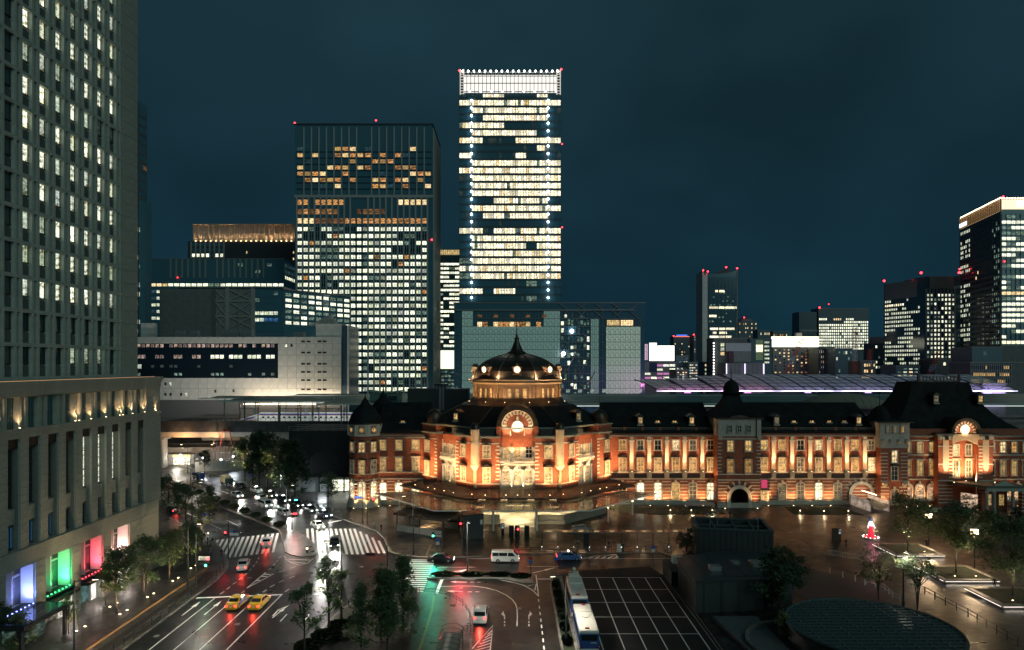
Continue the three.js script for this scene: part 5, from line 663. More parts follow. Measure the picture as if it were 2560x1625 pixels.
// louvred crown building far behind
{ const d = 485, T = thing('louvre_crown_building', 'dark building with a warm lit louvred crown behind the left blocks', 'building'), p = inT(T, 0, -d), x0 = X(483, d), x1 = X(760, d), t = Y(561, d), b = Y(603, d); p('core', bx(x1 - x0 + 4, b, 30), M('dark_cladding', [0.03, 0.035, 0.04]), (x0 + x1) / 2 - 2, b / 2, -15.2); p('crown_wall', bx(x1 - x0, t - b, 24), M('crown_louvre_wall', [0.42, 0.36, 0.28]), (x0 + x1) / 2, (t + b) / 2, -13); p('crown_roof', bx(x1 - x0 + 1, 0.4, 26), mCream, (x0 + x1) / 2, t, -12.5); const n = 22;
  for (let i = 0; i <= n; i++) p('crown_fin', bx(0.5, t - b, 1.0), mGrey, x0 + i * (x1 - x0) / n, (t + b) / 2, -0.5); for (let i = 0; i < 14; i++) p('louvre', bx(x1 - x0, 0.16, 0.35), mCream, (x0 + x1) / 2, b + 1 + i * 0.8, -0.8);
  for (let i = 0; i < n; i += 1) { const x = x0 + (i + 0.5) * (x1 - x0) / n; part(T, 'crown_lamp', bx(0.9, 0.2, 0.3), gWarm, x, b + 0.15, -d + 0.1); spot([x, b + 0.3, -d + 0.25], [x, t, -d - 0.9], [1, 0.6, 0.34], 30, 40, 0.9, 5); }
  grid(T, p, { u0: X(478, d), u1: X(560, d), y0: Y(645, d), y1: Y(605, d), cols: 7, rows: 3, fw: 0.6, fh: 0.6, lit: (c, r) => (r === 2 && c !== 4 ? WIN.cool : mGlassB), pier: 1.1 }); for (const [px, py] of [[617, 631], [734, 631], [734, 647]]) p('window_pane', bx(0.7, 1.6, 0.1), WIN.warm, X(px, d), Y(py, d), 0.1); }
// long glass office block
{ const d = 445, T = thing('long_glass_block', 'long low glass office block with one bright floor of windows', 'building'), p = inT(T, 0, -d), x0 = X(376, d), x1 = X(710, d), top = Y(647, d), rt = rng(18); p('core', bx(x1 - x0, top, 30), mGlassB, (x0 + x1) / 2, top / 2, -15); p('roof_edge', bx(x1 - x0 + 0.5, 0.5, 30.4), mMetal, (x0 + x1) / 2, top, -15);
  for (let c = 0; c < 23; c++) if (c > 2 && c < 20 && c !== 10) p('pier', bx(1.2, top - Y(695, d), 0.4), M('glass_block_pier', [0.2, 0.22, 0.2]), x0 + (c + 0.5) * (x1 - x0) / 23, (top + Y(695, d)) / 2, 0.2);
  grid(T, p, { u0: x0, u1: x1, y0: Y(800, d), y1: Y(650, d), cols: 23, rows: 9, fw: 0.82, fh: 0.42, lit: (c, r) => (r === 3 ? (c < 3 ? WIN.warm : c > 9 && c < 12 ? WIN.dim : WIN.cool) : r === 1 || r === 0 ? (rt() < 0.14 ? WIN.dim : null) : r === 2 ? (rt() < 0.08 ? WIN.dim : null) : c < 4 ? (rt() < 0.75 ? WIN.pale : WIN.blue) : c > 18 ? WIN.pale : WIN.blue), dy: -1 });
  const s = inT(T, x1, -d, Math.PI / 2); p('end_wall', bx(0.3, 0.3, 0.3), mMetal, (x0 + x1) / 2, top - 1, -3); grid(T, s, { u0: 1, u1: 29, y0: Y(700, d), y1: Y(655, d), cols: 8, rows: 3, fw: 0.8, fh: 0.5, lit: (c, r) => (r === 2 ? WIN.cool : WIN.blue), pier: 0.6, pierMat: pierG }); beacon(T, X(445, d), Y(694, d), -d + 0.6, 0.5); }
// braced grey block with a windowless box and a glass corner
{ const d = 362, T = thing('braced_block', 'grey block with crossed braces, a windowless box and a glass corner', 'building'), p = inT(T, 0, -d), Q = (x) => X(340 + x * 0.3663, d), V = (y) => Y(520 + y * 0.3663, d), mB = M('brace_cladding', [0.22, 0.24, 0.23], { map: tWall }); const top = V(545);
  p('core', bx(Q(810) - Q(430), top, 26), mB, (Q(810) + Q(430)) / 2, top / 2, -13); p('glass_corner', bx(Q(1000) - Q(810), V(545), 26), mGlassB, (Q(810) + Q(1000)) / 2, V(545) / 2, -13.02); p('roof_edge', bx(Q(1010) - Q(280), 0.7, 28), mMetal, (Q(280) + Q(1010)) / 2, top + 0.3, -13); p('blind_box', bx(Q(545) - Q(200), V(560), 12), M('blind_box_cladding', [0.17, 0.19, 0.185], { map: tWall }), (Q(200) + Q(545)) / 2, V(560) / 2, 0); 
  for (const [a, b] of [[545, 615], [640, 790]]) for (const [u, v] of [[560, 630], [645, 735], [745, 820]]) { const xa = Q(a), xb = Q(b), ya = V(u), yb = V(v); for (const k of [0, 1]) p('brace', bar([0, 0, 0], [(k ? -1 : 1) * (xb - xa), yb - ya, 0], 0.35, 6), mGrey, k ? xb : xa, ya, 0.3); } for (const x of [625, 800]) p('frame_column', bx(2.2, top - 40, 0.6), mGrey, Q(x), top - (top - 40) / 2 + 0, 0.3); for (const y of [635, 740]) p('frame_beam', bx(Q(810) - Q(545), 0.9, 0.5), mGrey, (Q(810) + Q(545)) / 2, V(y), 0.28);
  const rt = rng(61); grid(T, p, { u0: Q(812), u1: Q(970), y0: V(830), y1: V(560), cols: 5, rows: 6, fw: 0.86, fh: 0.5, lit: (c, r) => (r === 3 ? WIN.pale : r === 4 ? (c > 1 ? M('blue_lit_window', [0.02, 0.05, 0.1], { e: [0.1, 0.35, 0.9], ei: 0.7, emissiveMap: tRoom2 }) : WIN.pale) : rt() < 0.3 ? WIN.dim : null), span: 0.2 });
  const s = inT(T, Q(1000), -d, 0.95); part(T, 'glass_side', bx(46, V(560), 0.6), mGlassB, Q(1000) + 23 * Math.cos(0.95), V(560) / 2, -d - 23 * Math.sin(0.95), 0.95); part(T, 'side_roof', bx(47, 0.6, 2), mMetal, Q(1000) + 23 * Math.cos(0.95), V(555), -d - 23 * Math.sin(0.95), 0.95); grid(T, (n, g, m, u, y, w) => s(n, g, m, u, y, w + 0.3), { u0: 1, u1: 46, y0: V(800), y1: V(570), cols: 9, rows: 6, fw: 0.72, fh: 0.55, lit: () => (rt() < 0.72 ? WIN.cool : WIN.dim), pier: 0.25, pierMat: mMetal }); }
// pale panelled railway building
{ const d = 310, T = thing('panelled_building', 'pale panelled railway building with a dark window band, washed by light from below', 'building'), p = inT(T, 0, -d), Q = (x) => X(340 + x * 0.3663, d), V = (y) => Y(520 + y * 0.3663, d), mP = M('pale_panel', [0.56, 0.55, 0.53], { map: tWall, roughness: 0.6 }), x0 = Q(-60), x1 = Q(1402), top = V(880); p('core', bx(x1 - x0, top, 24), M('joint_dark', [0.08, 0.08, 0.08]), (x0 + x1) / 2, top / 2, -12.1);
  const cs = 24, cw = (x1 - x0) / cs, ys = [880, 925, 1005, 1080, 1160, 1232, 1310].map(V), bandR = Q(970); for (let r = 0; r < 6; r++) for (let c = 0; c < cs; c++) { const a = x0 + c * cw, b = a + cw; if (r > 0 && r < 4) { if (b < bandR - 0.5) continue; } const aa = r > 0 && r < 4 ? Math.max(a, bandR) : a; p('panel', bx(b - aa - 0.07, ys[r] - ys[r + 1] - 0.07, 0.25), mP, (aa + b) / 2, (ys[r] + ys[r + 1]) / 2, 0.1); }
  p('window_band', bx(bandR - x0, V(925) - V(1160), 0.2), M('band_glass', [0.006, 0.012, 0.018], { roughness: 0.06 }), (x0 + bandR) / 2, (V(925) + V(1160)) / 2, 0.02); const rt = rng(29);
  for (let c = 0; c < 30; c++) { const x = Q(20 + c * 31.5); if (rt() < 0.62) p('window_pane', bx(1.5, 1.5, 0.06), lit('window_rose', [1, 0.75, 0.66], 0.75, tRoom2), x, V(940), 0.16); if (Math.floor(c / 2) % 2 === 0 || c > 16) if (c % 4 !== 3) p('window_pane', bx(1.7, 1.6, 0.06), c < 14 ? mats.window_rose : WIN.cool, x, V(1015), 0.16); if (rt() < 0.3) p('window_pane', bx(1.4, 1.2, 0.06), WIN.dim, x, V(1135), 0.16); if (rt() < 0.14) p('window_pane', bx(1.4, 1.2, 0.06), WIN.ghost, x, V(1080), 0.16); } p('window_pane', bx(2.4, 1.9, 0.06), WIN.pale, Q(20), V(1082), 0.16);
  for (const y of [911, 987, 1064, 1119, 1175, 1238]) for (const x of [1141, 1179, 1253, 1288]) p('vent_slot', bx(1.7, 0.75, 0.2), mBlack, Q(x), V(y), 0.22); for (const [x, y, on] of [[1025, 938, 1], [1063, 938, 0], [238, 1200, 1], [203, 1200, 0], [203, 1272, 0], [238, 1272, 0], [310, 1272, 0], [345, 1272, 1], [543, 1250, 0], [667, 1247, 0]]) p('window_pane', bx(0.9, 1.3, 0.12), on ? WIN.pale : mBlack, Q(x), V(y), 0.24);
  p('penthouse', bx(Q(1402) - Q(1225), V(790) - V(880), 12), mP, (Q(1402) + Q(1225)) / 2, (V(790) + V(880)) / 2, -6.5); p('skylight', prof([[Q(1175) - Q(1175), 0], [Q(1355) - Q(1175), 0], [Q(1295) - Q(1175), V(725) - V(795)]], 8), mGrey, Q(1175), V(795), -8); p('side_fin', bx(Q(1450) - Q(1405), V(800), 20), M('fin_glass', [0.04, 0.07, 0.1], { roughness: 0.2 }), (Q(1405) + Q(1450)) / 2, V(800) / 2, -10.5); p('fin_edge', bx(0.8, V(800), 0.6), mP, Q(1448), V(800) / 2, 0);
  p('parapet_rail', mg([Bx(Q(1060) - Q(80), 0.1, 0.1, 0, 0, 0), ...Array.from({ length: 40 }, (_, i) => Bx(0.06, 1.1, 0.06, -(Q(1060) - Q(80)) / 2 + i * (Q(1060) - Q(80)) / 39, -0.5, 0))]), mMetal, (Q(1060) + Q(80)) / 2, V(858), -2); for (const [x, w, h] of [[265, 3.2, 3.2], [370, 3.2, 3.2], [620, 8, 3.6], [730, 5, 3.2], [1090, 5, 2.4], [50, 6, 6.5]]) p('roof_plant', bx(w, h, 3), x === 50 ? mP : mMetal, Q(x), top + h / 2, -5); p('roof_mast', bar([0, 0, 0], [0, 14, 0], 0.12, 6), mDark, Q(660), top, -5);
  part(T, 'flood_lamp', bx(Q(1400) - Q(760), 0.3, 0.5), gWarm, (Q(760) + Q(1400)) / 2, V(1335), -d + 4.4); area([(Q(760) + Q(1400)) / 2, V(1330), -d + 4.2], [(Q(760) + Q(1400)) / 2, V(1240), -d], Q(1400) - Q(760), 0.5, [1, 0.8, 0.55], 75); area([(Q(300) + Q(1400)) / 2, V(1345), -d + 26], [(Q(300) + Q(1400)) / 2, V(1000), -d], Q(1400) - Q(300), 1, [1, 0.92, 0.82], 42); }
// dark sliver of a glass tower behind the stone tower
{ const d = 330, T = thing('sliver_tower', 'dark glass tower half hidden behind the stone tower edge', 'office tower'), p = inT(T, 0, -d), x0 = X(290, d), x1 = X(346, d), top = Y(252, d), rt = rng(70); p('core', bx(x1 - x0, top, 8), mGlassB, (x0 + x1) / 2, top / 2, -4); grid(T, p, { u0: x0 + 5, u1: x1, y0: 40, y1: top - 2, cols: 4, rows: 27, fw: 0.88, fh: 0.45, lit: (c, r) => (r < 12 ? ((r === 5 || r === 8) && c === 2 ? mats.window_ember : null) : rt() < 0.55 ? (rt() < 0.5 ? WIN.pale : rt() < 0.4 ? WIN.warm : WIN.dim) : null), span: 0.3, spanMat: M('sliver_span', [0.06, 0.09, 0.1], { roughness: 0.4 }) }); { const s = inT(T, x1, -d, Math.PI / 2); grid(T, s, { u0: 0.4, u1: 7.6, y0: 40, y1: top - 2, cols: 2, rows: 27, fw: 0.86, fh: 0.45, lit: (c, r) => (r < 12 ? (r === 6 && c ? mats.window_ember : null) : rt() < 0.5 ? (rt() < 0.6 ? WIN.pale : WIN.dim) : null), span: 0.3, spanMat: mats.sliver_span }); } for (let c = 0; c < 5; c++) p('mullion', bx(0.2, top - 4, 0.25), mDark, x0 + 6 + c * (x1 - x0 - 6) / 4, top / 2, 0.2); const ys = Y(500, d); p('lower_setback', bx(3, ys, 6), mGlassB, x1 + 1.2, ys / 2, -4); beacon(T, x1 - 2.2, top + 0.5, -d, 0.4); }
flush();

SK = 3;
// ---------- city on the right, tracks and viaduct ----------
function block(name, label, px0, px1, py, d, o = {}) {
  const { dep = 20, wall = M('city_dark', [0.07, 0.12, 0.15], { roughness: 0.5 }), cols = 6, rows = 8, p: pl = 0.5, set = [WIN.pale, WIN.warm, WIN.dim], fw = 0.6, fh = 0.45, top = 0, bot = 950, seed = px0, pier, span, ledge, side = 0 } = o;
  const T = thing(name, label, o.cat || 'building'), x0 = X(px0, d), x1 = X(px1, d), H = Y(py, d), b = Math.max(0, Y(bot, d)), r = rng(Math.round(seed) * 13 + 5), f = inT(T, 0, -d);
  f('core', bx(x1 - x0, H, dep), wall, (x0 + x1) / 2, H / 2, -dep / 2); if (ledge !== false) f('roof_edge', bx(x1 - x0 + 0.6, 0.6, dep + 0.6), mGrey, (x0 + x1) / 2, H, -dep / 2);
  if (cols) grid(T, f, { u0: x0 + 0.5, u1: x1 - 0.5, y0: b, y1: H - 1 - top, cols, rows, fw, fh, lit: (c, rr) => { const m = o.lit ? o.lit(c, rr, r) : r() < Math.min(1, pl * 1.5) ? set[Math.floor(r() * set.length)] : null; return m; }, pier, pierMat: o.pierMat || pierG, span, spanMat: o.spanMat });
  T.userData.f = 0; delete T.userData.f; return { T, f, x0, x1, H };
}
const wallL = M('city_light', [0.34, 0.33, 0.34], { map: tWall }), wallG = M('city_grey', [0.16, 0.17, 0.17], { map: tWall });
{ const { T, f, x0, x1 } = block('billboard_block', 'low block carrying the big glowing white billboards', 1610, 1690, 905, 520, { wall: wallL, cols: 5, rows: 4, p: 0.5, fw: 0.9, fh: 0.5, set: [WIN.cool, M('pink_window', [0.1, 0.05, 0.1], { e: [1, 0.35, 0.8], ei: 0.5 })] }); const bb = (a, b, c, e, m, n) => f(n, bx(X(b, 520) - X(a, 520), Y(c, 520) - Y(e, 520), 0.6), m, X((a + b) / 2, 520), Y((c + e) / 2, 520), -2); const scr = M('billboard_screen', [0.2, 0.2, 0.2], { e: [1, 0.96, 0.84], ei: 2.4 }); bb(1625, 1643, 857, 902, scr, 'billboard_screen'); bb(1645, 1687, 864, 902, scr, 'billboard_screen'); bb(1609, 1621, 860, 900, M('pink_sign_screen', [0.2, 0.2, 0.2], { e: [1, 0.72, 0.95], ei: 1.0, emissiveMap: tRoom2 }), 'sign_screen'); f('billboard_frame', bx(X(1689, 520) - X(1624, 520), 0.6, 1), mDark, X(1656, 520), Y(903, 520), -2.2); f('panel', bx(5.6, 7, 0.3), M('navy_panel', [0.02, 0.04, 0.12]), X(1633, 520), Y(918, 520), 0.2); area([X(1656, 520), Y(880, 520), -517], [X(1656, 520), Y(880, 520), -400], 18, 11, [1, 0.95, 0.85], 1.2); }
{ const { T, x0, x1, H } = block('red_top_apartments', 'distant apartment tower with a blue and red lit roof', 1684, 1732, 841, 900, { cols: 8, rows: 16, p: 0.14, set: [WIN.warm, WIN.amber], fw: 0.4, fh: 0.4 }); part(T, 'roof_neon_sign', bx(14, 0.7, 0.7), glow('blue_neon_sign', [0.1, 0.2, 1], 2.5), X(1704, 900), H + 1.6, -899); part(T, 'roof_neon_sign', bx(22, 0.6, 0.6), glow('red_neon_sign', [1, 0.2, 0.15], 2), X(1708, 900), H - 0.2, -899); beacon(T, x0, H + 0.5, -899, 1.3); beacon(T, x1, H + 0.5, -899, 1.3); }
{ const { T, x0, x1, H } = block('narrow_apartments', 'narrow distant apartment tower left of the tall slab tower', 1734, 1757, 838, 850, { cols: 5, rows: 18, p: 0.28, set: [WIN.warm, WIN.pale], fw: 0.4, fh: 0.35 }); beacon(T, x0, H + 0.6, -849, 1.2); beacon(T, X(1746, 850), H + 2.5, -849, 0.8); }
block('dark_banded_office', 'small dark office with two bright window bands below the slab tower', 1722, 1745, 906, 540, { cols: 4, rows: 6, p: 0.55, fw: 0.8, fh: 0.4, set: [WIN.warm, WIN.pale] }); block('blue_lit_office', 'small office block with blue green lit stairwell', 1690, 1721, 890, 560, { cols: 5, rows: 7, p: 0.4, set: [WIN.dim, WIN.blue, WIN.pale] });
// slab tower with a concave top
{ const d = 650, T = thing('slab_tower', 'solitary tower with a pale side slab, concave top and red beacons', 'office tower'), f = inT(T, 0, -d), x0 = X(1769, d), x1 = X(1843, d), xs = X(1756, d), H = Y(688, d), sh = new THREE.Shape(); sh.moveTo(x0, 0); sh.lineTo(x1, 0); sh.lineTo(x1, Y(676, d)); sh.quadraticCurveTo(X(1812, d), Y(686, d), x0, Y(684, d)); f('core', new THREE.ExtrudeGeometry(sh, { depth: 26, bevelEnabled: false }).translate(0, 0, -26), mGlassB); f('side_slab', prof([[xs - xs, 0], [x0 - xs - 0.1, 0], [x0 - xs - 0.1, Y(680, d)], [(x0 - xs) / 2, Y(690, d)], [0, Y(677, d)]], 22), M('slab_lit_pale', [0.75, 0.75, 0.73], { map: tWall }), xs, 0, -10.9); f('edge_trim', bx(0.7, Y(676, d), 0.5), mGrey, x1 - 0.3, Y(676, d) / 2, 0.25); f('roof_horn', prof([[0, 0], [20, 0], [18, 6]], 3), mDark, x0 + 4, Y(684, d), -8); for (let i = 0; i < 22; i++) f('mullion', bx(0.16, H - 4, 0.25), mDark, x0 + (i + 0.5) * (x1 - x0) / 22, H / 2, 0.12);  // side slab colour raised in place of local light falling on it
  const bands = [[728, [[1788, 1795], [1798, 1811]]], [769, [[1773, 1795], [1797, 1811], [1813, 1836], [1838, 1842]]], [790, [[1773, 1791]]], [822, [[1775, 1795], [1798, 1812], [1814, 1836]]], [832, [[1782, 1791], [1798, 1812], [1814, 1817]]], [842, [[1774, 1796], [1798, 1812], [1814, 1828]]], [853, [[1773, 1780]]]]; for (const [y, l] of bands) for (const [a, b] of l) f('window_pane', bx(X(b, d) - X(a, d), 2, 0.1), WIN.gold, X((a + b) / 2, d), Y(y, d), 0.3); for (let i = 0; i < 26; i++) { const r = NG[i * 31], s = NG[i * 17 + 3]; f('window_pane', bx(1.6, 1.4, 0.1), WIN.dim, x0 + 2 + r * (x1 - x0 - 4), Y(732 + Math.floor(s * 11) * 10.2, d), 0.3); }
  beacon(T, xs + 0.4, Y(676, d), -d + 1, 1.1); beacon(T, x0, Y(679, d), -d + 1, 1.1); beacon(T, x1 - 0.4, Y(671, d), -d + 1, 1.1); beacon(T, X(1822, d), Y(665, d), -d - 8, 1.1); }
{ const { f } = block('blank_billboard_block', 'grey windowless block with a blank pale billboard in front', 1784, 1868, 846, 560, { wall: wallG, cols: 0 }); f('billboard', bx(X(1874, 560) - X(1812, 560), 6.6, 1), M('blank_board', [0.55, 0.52, 0.54]), X(1843, 560), Y(868, 560), 3); f('tower_stub', bx(14, 9, 4), wallL, X(1852, 560), Y(892, 560), 2); f('maroon_stub', bx(6, 9, 3.5), M('maroon', [0.12, 0.05, 0.07]), X(1830, 560), Y(892, 560), 2.2); for (const y of [862, 873, 884]) f('window_pane', bx(3, 2.6, 0.1), y < 880 ? WIN.pale : WIN.warm, X(1806, 560), Y(y, 560), 0.1); for (let i = 0; i < 12; i++) { const b = part(f('lamp_post', bx(0.2, 0.4, 0.2), mDark, X(1783, 560), Y(858 + i * 7, 560), 1).parent, 'bulb_lamp', beaconGeo, gWhite, X(1783, 560), Y(858 + i * 7, 560), -558.6); b.scale.setScalar(0.45); } }
{ const { T, H } = block('round_top_apartments', 'distant dark apartment tower with a rounded top right of the slab tower', 1846, 1893, 803, 1100, { cols: 9, rows: 14, p: 0.22, set: [WIN.warm, WIN.amber], fw: 0.4, fh: 0.35, ledge: false }); part(T, 'round_roof', new THREE.SphereGeometry(14, 16, 8).scale(1, 0.6, 0.5), M('city_dark', [0, 0, 0]), X(1870, 1100), H - 1, -1108); beacon(T, X(1860, 1100), H + 6, -1099, 1.4); }
block('small_dark_apartments', 'small dark apartment block right of the rounded tower', 1894, 1926, 825, 1000, { cols: 6, rows: 8, p: 0.3, set: [WIN.warm, WIN.pale], fw: 0.4, fh: 0.35 }); block('domed_apartments', 'low dark far block behind the glowing hotel sign', 1932, 1975, 828, 1000, { cols: 8, rows: 6, p: 0.35, set: [WIN.warm, WIN.amber], fw: 0.4, fh: 0.4 });
{ const { f } = block('green_atrium_office', 'dark office with a lit green glass atrium left of the white hotel', 1876, 1930, 848, 580, { cols: 6, rows: 8, p: 0, fw: 0.5, fh: 0.5 }); f('atrium_glow_pane', bx(6, 17, 0.3), M('green_atrium_window', [0.1, 0.14, 0.1], { e: [0.5, 0.75, 0.35], ei: 0.3, emissiveMap: tRoom }), X(1898, 580), Y(875, 580), 0.3); f('atrium_screen', bx(5.6, 6, 0.3), WIN.gold, X(1898, 580), Y(871, 580), 0.5); for (let i = 0; i < 6; i++) for (const x of [1913, 1917, 1921]) f('window_pane', bx(1.2, 1.4, 0.1), WIN.pale, X(x, 580), Y(856 + i * 10, 580), 0.2); }
{ const { f } = block('concrete_store', 'wide grey concrete store with three lit vertical strips', 1815, 1912, 908, 530, { wall: wallL, cols: 0 }); for (const x of [1816, 1862, 1909]) f('strip_sign', bx(0.6, 8, 0.4), glow('lilac_sign', [0.8, 0.7, 1], 2), X(x, 530), Y(922, 530), 0.4); for (let i = 1; i < 9; i++) f('joint', bx(0.15, 8.5, 0.2), wallG, X(1816 + i * 11, 530), Y(921, 530), 0.1); }
{ const { T, f, x0, x1, H } = block('white_hotel', 'white hotel with small orange windows under a blazing roof sign', 1932, 2044, 868, 600, { wall: wallL, cols: 10, rows: 8, p: 0.55, fw: 0.35, fh: 0.4, set: [WIN.amber, WIN.warm, mGlassD], bot: 935, ledge: false }); const sg = part(T, 'roof_sign', bx(x1 - x0 + 2, 9, 0.8), M('hotel_roof_sign', [0.3, 0.3, 0.3], { e: [1, 1, 0.72], ei: 2.6 }), (x0 + x1) / 2, H + 4.8, -600.5); f('roof_edge', bx(x1 - x0 + 1, 0.5, 20), mGrey, (x0 + x1) / 2, H, -10.2); f('rooftop_hut', bx(5, 5, 4), wallL, X(2010, 600), Y(838, 600), -12); area([(x0 + x1) / 2, H + 4.5, -599], [(x0 + x1) / 2, H - 20, -596], x1 - x0, 6, [1, 1, 0.75], 1.5); }
block('striped_office', 'narrow office with pale vertical stripes beside the white hotel', 2045, 2085, 870, 580, { wall: wallG, cols: 8, rows: 6, p: 0.4, pier: 1.2, pierMat: wallL, fw: 0.5, set: [WIN.warm, mats.window_soft] });
// office with close vertical window strips
{ const d = 800, { T, f, x0, x1, H } = block('strip_window_office', 'far office with many thin bright window strips behind the red crane', 2046, 2172, 771, d, { cols: 24, rows: 11, bot: 875, top: 10, fw: 0.62, fh: 0.62, lit: (c, r, q2) => (r < 1 ? (c < 4 || (c > 12 && c < 17) ? WIN.cool : c > 6 && c < 11 ? WIN.warm : null) : r < 2 ? (c > 11 ? WIN.cool : null) : q2() < 0.93 ? WIN.cool : WIN.dim), wall: M('city_blue', [0.03, 0.06, 0.085], { roughness: 0.3 }) }); part(T, 'side_wing', bx(22, H - 4, 20), mats.city_blue, x0 - 10.8, (H - 4) / 2, -d - 12); for (let i = 0; i < 6; i++) part(T, 'side_window', bx(20, 2.2, 0.2), WIN.ghost, x0 - 10.5, H - 26 - i * 8, -d - 1.8); beacon(T, x0 + 1, H + 1, -d + 1, 1.3); beacon(T, X(2072, d), H + 5, -d, 0.7); }
block('dark_low_office', 'dark low office at the foot of the red lattice crane', 2088, 2132, 871, 560, { cols: 7, rows: 5, p: 0.15, set: [WIN.dim, WIN.pale] }); block('grey_stepped_office', 'grey stepped office between the two red cranes', 2152, 2190, 902, 520, { wall: wallG, cols: 6, rows: 3, p: 0.3, set: [WIN.warm] });
{ const { T, H, x0, x1 } = block('curved_top_office', 'dark office with a pale curved top beside the twin faced tower', 2186, 2230, 858, 640, { cols: 6, rows: 7, p: 0.25, set: [WIN.dim, WIN.cool] }); part(T, 'curved_top', new THREE.CylinderGeometry(8.4, 8.4, 6, 20).scale(1, 1, 0.6), wallL, (x0 + x1) / 2, H + 3, -648); }
// twin faced office
{ const d = 560, T = thing('twin_faced_office', 'office tower with a receding dark face and a pale pillared face', 'office tower'), H = Y(691, d), cx = X(2312, d), f = inT(T, cx, -d), rt = rng(91), x1 = X(2402, d) - cx; f('core', bx(x1, H, 30), mGlassB, x1 / 2, H / 2, -15); const an = 0.62 + Math.PI, L = 40, sx = -12.6, sz = -38;
  f('top_screen', bx(x1 - 10, 10, 0.4), pierG, x1 / 2 - 1, H - 5, 0.2); grid(T, f, { u0: 1, u1: x1 - 5, y0: Y(930, d), y1: H - 10, cols: 8, rows: 19, fw: 0.55, fh: 0.5, lit: (c, r) => { const v = rt(); return r < 1 ? null : v < 0.76 ? (c > 1 && c < 7 ? WIN.cool : WIN.pale) : v < 0.9 ? WIN.dim : null; }, pier: 1.3, pierMat: pierG, pierOut: 0.6 }); const sA = inT(T, cx + sx, -d + sz, -1.25); part(T, 'left_face', bx(L, H - 2, 0.8), mGlassB, cx + sx / 2, (H - 2) / 2, -d + sz / 2, -1.25); const g2 = (n, g, m, u, y, w) => sA(n, g, m, u, y, w + 0.4); g2('screen', bx(L - 8, 14, 0.4), pierG, L / 2 - 3, H - 9, 0); grid(T, g2, { u0: 1, u1: L - 4, y0: Y(935, d), y1: H - 16, cols: 16, rows: 18, fw: 0.6, fh: 0.5, lit: (c, r) => { const z = fbm(c * 0.3, r * 0.7, 64, 2); return r === 1 && c < 9 ? WIN.gold : z > 0.42 ? WIN.pale : null; } }); beacon(T, cx + sx, H + 1, -d + sz, 1.3); beacon(T, cx - 3, H + 3, -d, 1.3); beacon(T, cx + x1 - 2, H + 3, -d + 1, 1.3); beacon(T, cx + x1 - 1, H + 6, -d, 0.9); }
// corner tower at the right edge
{ const T = thing('corner_tower', 'tall office tower at the right edge with a glowing warm crown', 'office tower'), d = 500, cx = X(2502, d), H = Y(494, d), rt = rng(17), fR = inT(T, cx, -d), L = 72, an = Math.atan2(16, 70); part(T, 'core', bx(60, H - 8, 64), mGlassB, cx + 47.5, (H - 8) / 2, -d - 33.5); const fS = (n, g, m, u, y, w = 0) => { const t = 1 - u / L, nx = -Math.cos(an), nz = -Math.sin(an) * -1; return part(T, n, g, m, cx + 16 * t + nx * w, y, -d - 70 * t - Math.sin(an) * w, -Math.PI / 2 - an); };
  fS('left_wall', bx(L, H - 10, 0.6), M('corner_wall', [0.09, 0.125, 0.14]), L / 2, (H - 10) / 2, 0); for (let i = 0; i < 25; i++) fS('crown_fin', bx(0.8, 9, 0.8), mCream, i * 3 + 0.5, H - 5, 0.2); fS('crown_back_window', bx(L, 8.6, 0.3), M('crown_amber_window', [0.3, 0.2, 0.1], { e: [1, 0.62, 0.3], ei: 0.55 }), L / 2, H - 5, -0.7); fS('crown_sign', bx(14, 3, 0.4), glow('white_sign', [0.9, 0.95, 1], 2), 8, H - 7, 0.6);
  grid(T, (n, g, m, u, y, w) => fS(n, g, m, u, y, w + 0.33), { u0: 2, u1: L - 1, y0: Y(890, d), y1: H - 12, cols: 22, rows: 26, fw: 0.5, fh: 0.55, lit: (c, r) => { const v = rt(); return c < 6 ? (fbm(r * 0.8, 2, 64, 2) > 0.45 && v < 0.8 ? WIN.pale : mGlassD) : c > 17 ? (v < 0.35 ? WIN.dim : mGlassD) : v < 0.02 ? WIN.warm : mGlassD; } });
  fR('right_face', bx(60, H - 9, 0.6), mGlassB, 30, (H - 9) / 2, -0.5); fR('crown_window', bx(60, 7, 0.6), M('crown_gold_window', [0.3, 0.2, 0.1], { e: [1, 0.8, 0.5], ei: 1.4 }), 30, H - 5, 0); fR('crown_sign', bx(12, 4.5, 0.3), glow('white_sign', [1, 1, 1], 1), 17, H - 4.6, 0.6); for (let i = 0; i < 14; i++) { const b = part(T, 'bulb_lamp', beaconGeo, gWarm, cx + i * 2, H - 0.6, -d + 0.6); b.scale.setScalar(0.55); } for (let i = 0; i < 24; i++) { const t = i / 24, b = part(T, 'bulb_lamp', beaconGeo, gWarm, cx + 16 * t - 0.4, H - 0.3, -d - 70 * t); b.scale.setScalar(0.55); }
  grid(T, fR, { u0: 0.5, u1: 42, y0: Y(890, d), y1: H - 12, cols: 12, rows: 26, fw: 0.9, fh: 0.55, lit: (c, r) => { const z = fbm(c * 0.25 + 9, r * 1.7, 64, 2); return r === 14 ? WIN.warm : r === 23 && c < 8 ? WIN.gold : z > 0.47 ? WIN.cool : z > 0.36 ? WIN.dim : null; }, pier: 0.2, pierMat: mDark, span: 0.25 }); beacon(T, cx + 1, H + 0.4, -d + 1, 1); beacon(T, cx + 2, Y(654, d), -d + 1, 0.7); }
